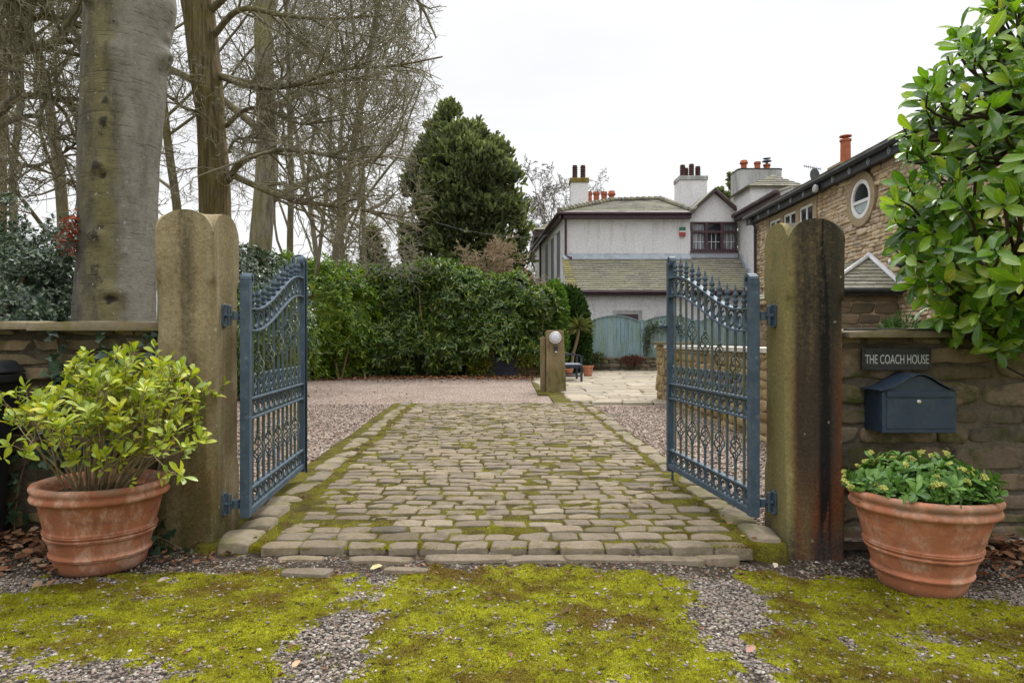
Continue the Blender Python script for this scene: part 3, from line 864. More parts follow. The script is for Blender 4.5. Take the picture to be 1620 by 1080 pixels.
def spiral(cx, cz, a, b, t0, t1, shrink, n=30):
    t = np.linspace(t0, t1, n); k = np.clip((t - t0) / (t1 - t0), 0, 1)
    s = 1 - shrink * sstep(.45, 1, k)
    return np.stack([cx + a * s * np.cos(t), np.zeros(n), cz + b * s * np.sin(t)], -1)
def bar_mesh(z0, z1):
    mb = MB(); mb.box(-.007, .007, -.007, .007, z0, z1); return mb
def basket(zc):
    mb = MB(); L = .062
    for k in range(4):
        t = np.linspace(-1, 1, 12); a = k * PI/2 + t * PI * .55
        r = .028 * np.cos(t * PI/2) ** .7 + .003
        mb.tube(np.stack([r*np.cos(a), r*np.sin(a), zc + L*t], -1), .0042, 5, False)
    for s in (-1, 1): mb.lathe([(.006, -.012), (.012, -.006), (.012, .006), (.006, .012)], 8, (0, 0, zc + s * (L + .006)))
    return mb
FIN = [(.008, 0), (.014, .004), (.014, .012), (.009, .018), (.012, .026), (.017, .034), (.017, .042), (.011, .050), (.009, .056), (.016, .064), (.0165, .074), (.010, .084), (.0075, .092), (.006, .104), (.001, .135)]
def finial_mesh():
    mb = MB(); mb.lathe(FIN, 10); return mb
def stile(zb, zt, w, d, sgn):
    """flat bar stile whose top rolls over into a scroll towards the gate's middle"""
    mb = MB(); mb.box(-w/2, w/2, -d/2, d/2, zb, zt - .035)
    r = .032; path = []
    for a in np.linspace(0, 3.6 * PI / 2 + .6, 26):
        rr = r * (1 - .13 * max(0, a - PI/2))
        path.append((sgn * (r - rr * math.cos(a)), zt - .035 + rr * math.sin(a)))
    th = .010
    V, F = [], []
    pts = np.array(path); T = np.gradient(pts, axis=0); T /= np.linalg.norm(T, axis=1)[:, None]
    Nn = np.stack([-T[:, 1], T[:, 0]], -1)
    for i in range(len(pts)):
        tt = th * (1.6 if i < 3 else 1)
        for sx, sy in ((-1, -1), (1, -1), (1, 1), (-1, 1)):
            p = pts[i] + Nn[i] * tt * sx
            V.append((p[0], sy * d / 2, p[1]))
    for i in range(len(pts) - 1):
        for k in range(4):
            k2 = (k + 1) % 4
            F.append((4*i+k, 4*i+k2, 4*i+4+k2, 4*i+4+k))
    F.append((0, 1, 2, 3)); F.append(tuple(4*(len(pts)-1) + k for k in range(4)))
    mb.add(V, F)
    return mb
NB = 11
XB = [GL * (i + 1) / (NB + 1) for i in range(NB)]
ZT = (1.225, 1.505); ZT2 = (1.108, 1.372); ZM = .745; ZM2 = .640; ZB2 = .268; ZB = .150

def gate(label, loc, rotz, hook):
    g = thing('iron_gate', label, 'gate', loc, rotz, 'pair of wrought iron gates')
    stile(.13, 1.405, .048, .05, 1).build('hinge_stile', MAT_GATE, g, bev=.003)
    f = stile(.11, 1.655, .038, .045, -1).build('lock_stile', MAT_GATE, g, bev=.003); f.location = (GL, 0, 0)
    xs = np.linspace(.024, GL - .02, 40)
    for nm, zz, hh in (('top_rail', ZT, .012), ('curved_rail', ZT2, .011)):
        mb = MB(); V, F = [], []
        z = rail_z(xs, *zz)
        for x, zc in zip(xs, z):
            V += [(x, -.02, zc-hh/2), (x, .02, zc-hh/2), (x, .02, zc+hh/2), (x, -.02, zc+hh/2)]
        for i in range(len(xs) - 1):
            for k in range(4):
                k2 = (k+1) % 4; F.append((4*i+k, 4*i+k2, 4*i+4+k2, 4*i+4+k))
        F += [(0, 1, 2, 3), tuple(4*(len(xs)-1)+k for k in range(4))]
        mb.add(V, F).build(nm, MAT_GATE, g, bev=.0025)
    for nm, z, h in (('middle_rail', ZM, .013), ('middle_rail', ZM2, .013), ('lower_rail', ZB2, .014), ('bottom_rail', ZB, .036)):
        MB().box(.024, GL - .019, -.019, .019, z - h/2, z + h/2).build(nm, MAT_GATE, g, bev=.003)
    fin = None
    for i, x in enumerate(XB):
        zt = float(rail_z(x, *ZT))
        mb = MB()
        zt2 = float(rail_z(x, *ZT2))
        prof = [(ZB + .016, .0085)]
        if i % 2:
            for mid in (.455, zt2 - .20): prof += [(mid - .068, .0085), (mid - .060, .003), (mid + .060, .003), (mid + .068, .0085)]
        prof.append((zt - .004, .0085))
        mb.tube([(x, 0, z) for z, r in prof], [r for z, r in prof], 4)
        bar = mb.build('bar', MAT_BAR, g)
        if i % 2:
            for zc in (.455, zt2 - .20):
                bk = basket(zc).build('basket_twist', MAT_BAR, bar, smooth=True); bk.location = (x, 0, 0)
        if fin is None:
            fin = finial_mesh().build('finial', MAT_GATE, bar, smooth=True); f2 = fin
        else:
            f2 = fin.copy(); COL.objects.link(f2); f2.parent = bar
        f2.location = (x, 0, zt + .006)
    edges = [.024] + XB + [GL - .02]
    sc0 = {}
    def scroll(kind, x0, x1, z0, z1, flip):
        w = (x1 - x0) / 2 - .009; hgt = (z1 - z0) / 2 - .007
        key = (kind, round(w, 3), round(hgt, 3))
        if key not in sc0:
            mb = MB()
            if kind == 'ring':
                mb.tube(spiral(0, 0, w, hgt, -PI/2, PI * 2.6, .62, 40), .0050, 6, True, 1.7)
            else:
                p = spiral(0, hgt * .55, w * .42, hgt * .42, -PI/2, PI * 2, .65, 24)
                q = spiral(0, -hgt * .5, w * .5, hgt * .45, PI/2, PI * 3, .65, 24)
                mb.tube(np.concatenate([p[::-1], q[1:]]), .0054, 6, True, 1.7)
            o = mb.build('scroll', MAT_GATE, g, smooth=True); sc0[key] = o
        else:
            o = sc0[key].copy(); COL.objects.link(o); o.parent = g
        o.location = ((x0 + x1) / 2, 0, (z0 + z1) / 2); o.scale = (flip, 1, 1)
    for i in range(NB + 1):
        a, b = edges[i], edges[i + 1]; xm = (a + b) / 2
        fl = 1 if i % 2 else -1
        zt, zt2 = float(rail_z(xm, *ZT)), float(rail_z(xm, *ZT2))
        scroll('ring', a, b, zt2 + .006, zt - .006, 1)
        scroll('ring', a, b, ZM2 + .006, ZM - .006, 1)
        scroll('ring', a, b, ZB2 - ZB2 + ZB + .018, ZB2 - .007, 1)
        scroll('curl', a, b, ZM + .006, ZM + .135, fl)
    # hinges: eye on the stile, pin bracket and plate on the post side
    side = 1 if hook else -1
    for z in (.20, 1.185):
        mb = MB()
        mb.tube([(-.025, 0, z), (-.085, 0, z)], .011, 8); mb.lathe([(.02, -.022), (.02, .022)], 10, (-.05, 0, z)); mb.lathe([(.012, -.05), (.012, .05), (.006, .056)], 8, (-.085, .0, z))
        mb.box(-.118, -.106, -.028, .028, z - .055, z + .055); mb.tube([(-.085, 0, z), (-.108, 0, z)], .014, 8)
        mb.lathe([(.012, -.062), (.014, -.055), (.012, -.05)], 8, (-.112, -.002, z)); mb.lathe([(.012, .05), (.014, .056), (.008, .064)], 8, (-.112, -.002, z))
        mb.v = [(py, -px * side, pz) for px, py, pz in mb.v]
        mb.build('hinge', MAT_GATE, g, smooth=False, bev=.002)
    if hook:
        y = hook
        mb = MB(); pts = [(GL + .012, y, .10), (GL + .012, y, 1.60)]
        for a in np.linspace(0, PI * 1.55, 16):
            rr = .055 * (1 - .12 * a / PI)
            pts.append((GL + .012, y + .055 - rr * math.cos(a), 1.62 + rr * 1.05 * math.sin(a)))
        mb.tube(pts, .0075, 7); mb.lathe([(.011, -.012), (.013, 0), (.008, .012)], 8, pts[-1])
        mb.build('drop_bolt', MAT_GATE, g, smooth=True)
    else:
        mb = MB(); mb.tube([(GL - .05, .0, .13), (GL - .05, .0, .03)], .009, 8); mb.build('drop_bolt', MAT_GATE, g, smooth=True)
        mb = MB(); mb.box(GL + .019, GL + .028, -.02, .02, 1.10, 1.2)
        for s in (-1, 1):
            mb.tube([(GL, .022 * s, 1.16), (GL, .06 * s, 1.16)], .008, 8); mb.lathe([(.004, -.02), (.018, -.012), (.02, 0), (.018, .012), (.004, .02)], 10, (GL, .07 * s, 1.16))
        mb.build('latch', MAT_GATE, g, smooth=True, auto=None)
    return g
gate('blue iron gate standing open at left, with a tall crook-topped drop bolt', (-1.395, 3.58, 0), PI/2 + .093, -.03)
gate('blue iron gate standing open at right, hung on the rust-stained post', (1.273, 3.60, 0), PI/2 + .090, 0)
# ================================================================= POTS, SHRUBS, LETTERBOX, SIGN, BIN, IVY, LAUREL
RP = np.random.default_rng(23)
def terracotta(name, tint):
    n = NT(name)
    c = n.mix(n.rng(n.noise(4, 6, .65), .3, .7), tuple(k * .72 for k in tint), tint)
    c = n.mix(n.math('MULTIPLY', n.rng(n.noise(5, 6, .7, n.vec((1, 1, 2.5))), .50, .68), .55), c, (.13, .065, .045))
    c = n.mix(n.math('MULTIPLY', n.rng(n.noise(7, 6, .75, n.vec((1, 1, .6))), .48, .66), .6), c, (.60, .41, .31))
    c = n.mix(n.math('MULTIPLY', n.rng(n.noise(30, 5, .75), .52, .72), .4), c, (.22, .10, .06))
    c = n.mix(n.math('MULTIPLY', n.math('MULTIPLY', n.rng(n.xyz(2), .36, .40), n.rng(n.noise(12, 5), .4, .6)), .7), c, (.24, .17, .12))
    c = n.mix(n.math('MULTIPLY', n.rng(n.xyz(2), .06, .0), .6), c, (.10, .065, .04))
    h = n.math('ADD', n.noise(45, 6, .7), n.noise(6, 4))
    return n.out(c, .85, n.bump(h, .4, .006), .25)
MAT_TC1, MAT_TC2 = terracotta('terracotta_weathered', (.38, .14, .07)), terracotta('terracotta_bright', (.52, .20, .105))
MAT_SOIL = plain('potting_soil', (.07, .045, .03), .95, .1, .5, 40, 1, .02)

def pot(label, x, y, z0, rb, rt, H, mat, tilt=(0, 0)):
    t = thing('plant_pot', label, 'plant pot', (x, y, z0), 0, 'terracotta pots by the gateposts')
    def R(f): return rb + (rt * .93 - rb) * f ** .92
    prof = [(rb * .9, 0), (rb, .006)]
    marks = []
    for z in np.linspace(.02, H * .80, 22): marks.append((R(z / H / .86), z))
    def ring(zc, hgt, out):
        for k in np.linspace(-1, 1, 7):
            z = zc + k * hgt / 2; marks.append((R(z / H / .86) + out * math.sqrt(max(0, 1 - k * k)) + .001, z))
    ring(H * .20, .022, .009); ring(H * .415, .020, .009); ring(H * .465, .020, .009)
    marks.sort(key=lambda p: p[1]); prof += marks
    r0 = R(.80 / .86)
    prof += [(r0 + .012, H*.815), (r0 + .026, H*.83), (r0 + .030, H*.855), (r0 + .024, H*.885), (r0 + .018, H*.90), (rt * .985, H*.915), (rt + .004, H*.94), (rt + .006, H*.965), (rt, H*.988), (rt - .014, H), (rt - .03, H*.99), (rt - .042, H*.965), (rt - .05, H*.90), (rt - .06, H*.80)]
    mb = MB(); mb.lathe(prof, 72)
    V = np.array(mb.v)
    V += .003 * np.stack([fbm(V*7, 4, 3), fbm(V*7, 5, 3), fbm(V*7, 6, 3)], -1)
    mb.v = [tuple(p) for p in V]
    o = mb.build('pot_wall', mat, t, smooth=True)
    m = MB(); V, F = [], []
    for i in range(7):
        for k in range(24):
            a = k * PI/12; r = (rt - .052) * i / 6
            V.append((r*math.cos(a), r*math.sin(a), H*.84 + RP.normal(0, .008)))
    F = [(i*24+k, i*24+(k+1) % 24, (i+1)*24+(k+1) % 24, (i+1)*24+k) for i in range(6) for k in range(24)]
    m.add(V, F).build('soil', MAT_SOIL, t, smooth=True)
    t.rotation_euler = (tilt[0], tilt[1], 0)
    return t
pot('weathered terracotta pot holding the yellow-green shrub by the left gatepost', -1.925, 3.20, .0, .180, .282, .405, MAT_TC1, (.0, .01))
pot('terracotta pot holding a dense dark green shrub below the letterbox', 1.853, 3.095, -.066, .168, .302, .442, MAT_TC2, (.0, .02))

# ---- yellow-green shrub
MAT_YLEAF = leaf_mat('yellow_green_leaves', rib=True, stops=[(0, (.20, .28, .02)), (.25, (.34, .42, .03)), (.5, (.46, .50, .04)), (.75, (.26, .37, .05)), (.9, (.60, .54, .05)), (1, (.12, .22, .03))], rough=.36, transl=.28, spec=.5, tgain=(1.4, 1.4, .8))
MAT_YSTEM = plain('shrub_stems', (.27, .21, .12), .8, .2, .35, 30)
c0 = np.array([-1.925, 3.20, .33])
sh = thing('potted_shrub', 'leggy yellow-green shrub growing out of the weathered pot', 'shrub', c0)
chains, tips, axes = [], [], []
def stem(p, d, L, r, lev):
    k = 7; pts = [p]; dd = d.copy()
    for i in range(k - 1):
        dd = unit(dd + RP.normal(0, .09, 3) + np.array([0, 0, .05])); p = p + dd * L / (k - 1); pts.append(p)
    chains.append((np.array(pts), np.linspace(r, r * .55, k)))
    if lev == 0 or L < .1:
        tips.append(p); axes.append(dd); return
    for q in range(RP.integers(2, 4)):
        stem(pts[-1 - q // 2], unit(dd + RP.normal(0, .38, 3)), L * RP.uniform(.36, .58), r * .62, lev - 1)
for i in range(54):
    a = RP.uniform(0, 2*PI); f = RP.uniform(0, 1) ** .55
    d = unit(np.array([math.cos(a) * f * .86 + .15, math.sin(a) * f * .6 - .06, 1.0 - .38 * f]))
    p = c0 + np.array([math.cos(a) * .12 * f, math.sin(a) * .12 * f, 0])
    if p[0] + d[0] * .56 < -2.36 or p[0] + d[0] * .56 > -1.40: d = unit(d * np.array([.55, 1, 1]))
    stem(p, d, RP.uniform(.28, .43), .0056, 2)
sq = lambda p: np.stack([c0[0] + .05 + (p[..., 0] - c0[0]) * .83, p[..., 1], p[..., 2]], -1)
chains = [(sq(p) - np.array([.05, 0, 0]) * np.clip(1 - (p[:, 2:3] - .33) / .3, 0, 1), r) for p, r in chains]
V, F = chains_mesh(chains, 6); nmesh('stems', V, F, MAT_YSTEM, sh, True)
tips, axes = np.array(tips), np.array(axes)
tips = sq(tips) - np.array([.05, 0, 0]) * np.clip(1 - (tips[:, 2:3] - .33) / .3, 0, 1)
keep = (tips[:, 1] < 3.60); tips, axes = tips[keep], axes[keep]
A = [rosettes(RP, tips, axes * .6 + np.array([0, -.05, .5]), 6, .057, .026, (15, 72), jit=.2, backset=.06)]
ok = RP.random(len(tips)) < .6
A.append(rosettes(RP, tips[ok] - axes[ok] * RP.uniform(.05, .2, ok.sum())[:, None], axes[ok], 3, .046, .021, (40, 90), jit=.25, backset=.06))
P, D, Nn, L, W = [np.concatenate(z) for z in zip(*A)]
V, F = leaves_vf(P, D, Nn, L, W, LEAF_OBOV); nmesh('foliage', V, F, MAT_YLEAF, sh, True, rib=RIB)

# ---- dense dark shrub with pale flower buds
MAT_SLEAF = leaf_mat('skimmia_leaves', rib=True, stops=[(0, (.05, .13, .02)), (.4, (.085, .19, .03)), (.7, (.12, .25, .04)), (1, (.17, .31, .055))], rough=.32, transl=.18, spec=.5)
MAT_BUD = plain('flower_buds', (.40, .42, .10), .7, .3, .3, 60)
MAT_GSTEM = plain('green_stems', (.09, .11, .04), .7, .3, .3, 30)
c0 = np.array([1.853, 3.10, .338])
sk = thing('potted_shrub', 'dense dark green shrub with pale yellow bud clusters in the right pot', 'shrub', c0)
k = 240
a = RP.uniform(0, 2*PI, k); f = RP.uniform(0, 1, k) ** .5
px, py = .312 * f * np.cos(a), .30 * f * np.sin(a)
pz = .085 * (1 - f ** 2.6) + .04 + RP.normal(0, .022, k) + .025 * fbm(np.stack([px*9, py*9, px*0], -1), 4, 2)
tips = c0 + np.stack([px, py, pz], -1); axes = unit(np.stack([px * 2.2, py * 2.2, np.full(k, .55)], -1) + RP.normal(0, .15, (k, 3)))
chains = []
for p, ax in zip(tips, axes):
    q = c0 + (p - c0) * np.array([.25, .25, 0]) - np.array([0, 0, .03])
    chains.append((smooth_path([q, q * .5 + p * .5 - ax * .02, p], 5), np.linspace(.004, .0022, 5)))
V, F = chains_mesh(chains, 5); nmesh('stems', V, F, MAT_GSTEM, sk, True)
A = [rosettes(RP, tips, axes, 9, .056, .022, (35, 88), jit=.16, backset=.02), rosettes(RP, tips - axes * .03, axes, 6, .056, .023, (60, 105), jit=.2, backset=.03)]
P, D, Nn, L, W = [np.concatenate(z) for z in zip(*A)]
tz = P + unit(D) * L[:, None]; rr_ = np.hypot(tz[:, 0] - c0[0], tz[:, 1] - c0[1]); ok = ~((tz[:, 2] < .385) & (rr_ > .25))
P, D, Nn, L, W = P[ok], D[ok], Nn[ok], L[ok], W[ok]
V, F = leaves_vf(P, D, Nn, L, W, LEAF_OBOV); nmesh('foliage', V, F, MAT_SLEAF, sk, True, rib=RIB)
pb = []
for i in range(46):
    u = rand_dir(RP, 1)[0]; u[2] = abs(u[2]); pb.append(u * np.array([.016, .016, .014]) * RP.uniform(.5, 1.1))
V, F = pebbles(RP, np.array(pb), RP.uniform(.0028, .0045, 46), 1.0)
budme = raw_mesh('flower_cluster', V, F, True); budme.materials.append(MAT_BUD)
for i in RP.choice(k, 52, replace=False):
    if py[i] > .24: continue
    o = bpy.data.objects.new('flower_cluster', budme); COL.objects.link(o); o.parent = sk
    o.location = tuple(tips[i] - c0 + axes[i] * .030); o.rotation_euler = (RP.normal(0, .3), RP.normal(0, .3), RP.uniform(0, 6)); s_ = RP.uniform(.8, 1.25); o.scale = (s_, s_, s_)

# ---- letterbox on the right wall
n = NT('letterbox_paint')
lc = n.mix(n.rng(n.noise(3, 4), .3, .7), (.014, .028, .055), (.020, .040, .072))
lc = n.mix(n.math('MULTIPLY', n.rng(n.noise(20, 7, .75), .46, .72), .45), lc, (.06, .08, .085))
lc = n.mix(n.math('MULTIPLY', n.rng(n.noise(9, 6, .7, n.vec((3, 3, .5))), .54, .7), .4), lc, (.075, .085, .075))
MAT_LB = n.out(lc, n.rng(n.noise(16, 6, .7), .3, .7, .35, .65), n.bump(n.noise(90, 3), .08, .002), .5)
MAT_STEEL = plain('steel', (.62, .62, .6), .28, .5, .1, 20, metal=1.0)
lb = thing('letterbox', 'dark blue letterbox with curved lid fixed to the stone wall', 'letterbox', (2.056, 3.62, .588))
W_, D_ = .188, .175
H0 = .215
def lidz(u): return H0 + .085 * np.exp(-(u / .115) ** 2 * 1.0) - .004
poly = [(-W_, 0), (W_, 0)] + [(u, float(lidz(u)) - .006) for u in np.linspace(W_, -W_, 24)]
mb = MB(); mb.prism(poly, 'y', -D_, 0); mb.build('body', MAT_LB, lb, bev=.003)
us = np.linspace(-W_ - .022, W_ + .012, 36)
up = [(u, float(lidz(u)) + .004) for u in us]; dn = [(u, float(lidz(u)) - .001) for u in us[::-1]]
mb = MB(); mb.prism(up + dn, 'y', -D_ - .016, .0); mb.build('lid', MAT_LB, lb, smooth=True, auto=.6)
MB().box(-W_ + .022, W_ - .022, -D_ - .004, -D_ + .002, .022, .172).build('door', MAT_LB, lb, bev=.002)
MB().box(-W_ + .020, W_ - .014, -D_ - .007, -D_ + .002, .180, .212).build('flap', MAT_LB, lb, bev=.003)
mb = MB(); mb.lathe([(.011, 0), (.011, .004), (.008, .006), (.004, .0065), (.003, .003)], 18); mb.v = [(x, -z, y) for x, y, z in mb.v]
o = mb.build('lock', MAT_STEEL, lb, smooth=True, auto=.5); o.location = (-.006, -D_ - .004, .158)

# ---- name sign
n = NT('black_slate'); MAT_SLATE = n.out(n.mix(n.rng(n.noise(10, 6), .35, .7), (.012, .012, .014), (.022, .022, .026)), .22, n.bump(n.noise(25, 5), .08, .003), .5)
MAT_LETTER = plain('sign_letters', (.46, .48, .47), .6, .3, .12, 30)
sg = thing('house_sign', 'black house name plate reading THE COACH HOUSE above the letterbox', 'sign', (2.015, 3.58, .957))
MB().box(-.182, .182, -.006, .012, -.058, .058).build('plate', MAT_SLATE, sg, bev=.002)
tc = bpy.data.curves.new('lettering', 'FONT'); tc.body = 'THE COACH HOUSE'; tc.align_x = 'CENTER'; tc.align_y = 'CENTER'; tc.size = .066; tc.extrude = .0008
tc.space_character = 1.0
ot = bpy.data.objects.new('lettering_curve', tc); COL.objects.link(ot)
bpy.context.view_layer.update()
dg = bpy.context.evaluated_depsgraph_get()
tm = bpy.data.meshes.new_from_object(ot.evaluated_get(dg)); bpy.data.objects.remove(ot)
co = np.empty(len(tm.vertices) * 3, np.float32); tm.vertices.foreach_get('co', co); co = co.reshape(-1, 3)
co[:, 0] -= (co[:, 0].max() + co[:, 0].min()) / 2; co[:, 1] -= (co[:, 1].max() + co[:, 1].min()) / 2
co[:, 0] *= .332 / (co[:, 0].max() - co[:, 0].min()); co[:, 1] *= .048 / (co[:, 1].max() - co[:, 1].min())
tm.vertices.foreach_set('co', np.stack([co[:, 0], -.0072 - co[:, 2] * .5, co[:, 1]], -1).ravel().astype(np.float32)); tm.materials.clear(); tm.update()
link('lettering', tm, MAT_LETTER, sg)
for i, (sx, sz) in enumerate(((-1, -1), (1, -1), (1, 1), (-1, 1))):
    mb = MB(); mb.lathe([(.006, 0), (.006, .002), (.003, .004)], 12); mb.v = [(x + sx*.168, -z - .006, y + sz*.044) for x, y, z in mb.v]
    mb.build('screw', MAT_SLATE, sg, smooth=True)

# ---- black cable across the right wall
MAT_CABLE = plain('black_rubber', (.012, .012, .012), .5, .4, .1, 20)
mb = MB(); P = smooth_path([at(1335, 521, 3.565), at(1420, 521, 3.56), at(1505, 524, 3.55), at(1545, 545, 3.55), at(1590, 578, 3.55), at(1640, 605, 3.55), at(1700, 640, 3.55)], 40)
mb.tube(P, .0055, 7); tag(mb.build('cable', MAT_CABLE, smooth=True), 'black cable running down the stone wall under the laurel', 'cable')

# ---- wheelie bin
MAT_BIN = plain('black_plastic', (.012, .013, .015), .45, .45, .15, 10, .1)
bn = thing('wheelie_bin', 'black wheelie bin cut off by the left edge of the picture', 'bin', (-2.83, 3.33, 0))
mb = MB(); mb.hexa([(-.20, -.19, .06), (.20, -.19, .06), (.20, .2, .06), (-.20, .2, .06)], [(-.265, -.24, .87), (.265, -.24, .87), (.265, .24, .87), (-.265, .24, .87)])
mb.build('bin_body', MAT_BIN, bn, bev=.02)
MB().box(-.285, .285, -.255, .25, .84, .885).build('rim', MAT_BIN, bn, bev=.008)
mb = MB(); mb.hexa([(-.292, -.27, .889), (.292, -.27, .889), (.292, .26, .889), (-.292, .26, .889)], [(-.24, -.2, .945), (.24, -.2, .945), (.24, .24, .955), (-.24, .24, .955)]); mb.build('bin_lid', MAT_BIN, bn, bev=.015)
mb = MB(); mb.tube([(-.2, .29, .91), (.2, .29, .91)], .016, 10); mb.box(-.2, -.17, .24, .3, .89, .93); mb.box(.17, .2, .24, .3, .89, .93); mb.build('bin_handle', MAT_BIN, bn, smooth=True)
for s in (-1, 1):
    mb = MB(); mb.lathe([(.03, -.025), (.09, -.025), (.1, -.01), (.1, .01), (.09, .025), (.03, .025)], 24); mb.v = [(z + s * .17, x + .17, y + .10) for x, y, z in mb.v]
    mb.build('wheel', MAT_BIN, bn, smooth=True)

# ---- ivy
MAT_IVY = leaf_mat('ivy_leaves', [(0, (.018, .04, .022)), (.5, (.03, .065, .035)), (1, (.055, .10, .05))], .35, .1, .5)
LEAF_IVY = (np.array([(0,0,0),(-.08,.42,.03),(.30,.50,.06),(.42,.25,.0),(1,0,-.04),(.42,-.25,.0),(.30,-.5,.06),(-.08,-.42,.03)], float), np.array([(0,2,1),(0,3,2),(0,4,3),(0,5,4),(0,6,5),(0,7,6)]))
iv = thing('ivy', 'dark ivy climbing the stone wall behind the yellow-green shrub', 'ivy', (-2.1, 3.6, 0))
ch, LP, LD = [], [], []
def ivy_run(pts, nl, spread=.03, yoff=0):
    P = smooth_path(pts, 16); ch.append((P, np.linspace(.005, .002, 16)))
    for i in range(nl):
        q = P[RP.integers(0, 16)] + RP.normal(0, spread, 3) * np.array([1, .25, 1]) + np.array([0, -.018, 0]); LP.append(q); LD.append(RP.normal(0, 1, 3) * np.array([1, .3, 1]) + np.array([0, 0, -.4]))
yw = 3.59
for xs_, zs_, nl in (((-2.33, -2.42, -2.36, -2.40), (.1, .5, .8, 1.06), 80), ((-1.93, -1.90, -1.86, -1.88), (.3, .6, .85, 1.08), 70), ((-2.42, -2.2, -2.0, -1.9), (.75, .86, .88, .93), 90),
                     ((-2.05, -2.13, -2.1, -2.16), (.45, .7, .9, 1.02), 60), ((-2.62, -2.6, -2.55, -2.5), (.02, .25, .45, .6), 40), ((-2.5, -2.3, -2.1), (.5, .45, .6), 40)):
    ivy_run([(x, yw, z) for x, z in zip(xs_, zs_)], nl, .04)
ivy_run([(-1.88, 3.42, .02), (-1.8, 3.40, .08), (-1.7, 3.38, .06), (-1.62, 3.36, .02)], 26, .04)
ivy_run([(-1.84, 3.44, .02), (-1.83, 3.43, .15), (-1.80, 3.43, .2)], 14, .03)
ivy_run([(-1.87, 3.445, .78), (-1.74, 3.44, .86), (-1.62, 3.44, .93), (-1.60, 3.44, .99)], 3, .01)
V, F = chains_mesh(ch, 5); nmesh('stems', V, F, MAT_TWIG, iv, True)
LP, LD = np.array(LP), np.array(LD)
Nn = np.tile([[0, -1.0, .35]], (len(LP), 1)) + RP.normal(0, .35, LP.shape)
L = RP.uniform(.028, .058, len(LP)); V, F = leaves_vf(LP, LD, Nn, L, L * .95, LEAF_IVY); nmesh('foliage', V, F, MAT_IVY, iv)

# ---- laurel overhanging the right wall
MAT_LAUREL = leaf_mat('laurel_leaves', rib=True, stops=[(0, (.035, .10, .008)), (.25, (.075, .175, .012)), (.5, (.125, .25, .016)), (.75, (.19, .33, .022)), (.93, (.27, .39, .035)), (1, (.36, .38, .06))], rough=.20, transl=.36, spec=.7, tgain=(1.6, 1.7, .7))
MAT_LBARK = plain('laurel_bark', (.075, .055, .04), .85, .2, .4, 20, .5)
RL = np.random.default_rng(41)
base = np.array([3.35, 4.35, 0.0])
lu = thing('laurel_bush', 'glossy green laurel overhanging the dark stone wall at right', 'shrub', base)
edge_y = [-260, -120, 0, 30, 62, 95, 120, 165, 200, 250, 300, 340, 385, 420, 470, 505, 545, 575, 600]
edge_x = [1740, 1620, 1535, 1505, 1490, 1478, 1446, 1420, 1408, 1415, 1412, 1385, 1392, 1408, 1432, 1462, 1500, 1560, 1620]
pts = []
while len(pts) < 600:
    y = RL.uniform(-260, 560); xe = np.interp(y, edge_y, edge_x) + 18
    x = xe + RL.uniform(0, 1) ** 1.35 * (1830 - xe)
    inn = min(1, (x - xe) / 170)
    Y = 3.55 - .85 * inn * RL.uniform(0, 1) + RL.uniform(-.1, .45)
    p = at(x, y, Y)
    if p[2] < 1.0 and p[1] > 3.45: continue
    pts.append(p)
pts = np.array(pts)
cen = np.array([3.0, 3.9, 1.75])
axes = unit(unit(pts - cen) * np.array([1, .8, .7]) + np.array([-.1, -.25, .38]) + RL.normal(0, .22, pts.shape))
A = [rosettes(RL, pts, axes, 7, .125, .047, (24, 84), jit=.24, backset=.10)]
P, D, Nn, L, W = [np.concatenate(z) for z in zip(*A)]
V, F = leaves_vf(P, D, Nn, L, W, LEAF_OBOV); nmesh('foliage', V, F, MAT_LAUREL, lu, True, rib=RIB)
ch = []
hubs = [np.array([3.25, 4.2, 1.3]), np.array([3.1, 3.95, 1.9]), np.array([3.2, 3.9, 2.6]), np.array([2.75, 3.7, 1.45]), np.array([2.9, 3.6, 2.2]), np.array([3.4, 3.6, 3.1])]
for h in hubs: ch.append((smooth_path([base, base * .5 + h * .5 + np.array([.1, .05, 0]), h], 9), np.linspace(.05, .022, 9)))
HB = np.array(hubs)
for p, a in zip(pts, axes):
    h = HB[np.argmin(((HB - p) ** 2).sum(1))]
    mid = h * .45 + p * .55 - np.array([0, 0, .10]) + RL.normal(0, .04, 3)
    ch.append((smooth_path([h, mid, p - a * .12, p], 9), np.linspace(.013, .0035, 9)))
V, F = chains_mesh(ch, 6); nmesh('branches', V, F, MAT_LBARK, lu, True)
# ================================================================= TREES, HEDGE, SHRUBS
RT = np.random.default_rng(77)
def bark_mat(name, a, b, moss, moss_amt, vs=(5, 5, .9), bump=.7):
    n = NT(name)
    f = n.noise(2.6, 7, .72, n.vec(vs))
    c = n.mix(n.rng(f, .38, .62), a, b)
    c = n.mix(n.math('MULTIPLY', n.rng(n.noise(1.1, 6, .7), .40, .62), moss_amt), c, moss)
    return n.out(c, .92, n.bump(n.noise(6, 6, .7, n.vec(vs)), bump, .03), .15)
MAT_BARK1 = bark_mat('bark_brown', (.07, .052, .034), (.27, .205, .13), (.155, .14, .03), .6, (11, 11, .8), 1.0)
MAT_BARK2 = bark_mat('bark_grey', (.10, .088, .065), (.24, .21, .16), (.17, .155, .05), .75)
MAT_BARK3 = bark_mat('bark_far', (.11, .095, .075), (.22, .19, .145), (.17, .155, .06), .7)
MAT_TWIGS = plain('twig_wood', (.205, .185, .15), .9, .15, .35, 3)
MAT_TWIGS2 = plain('twig_wood_olive', (.24, .22, .145), .9, .15, .35, 3)

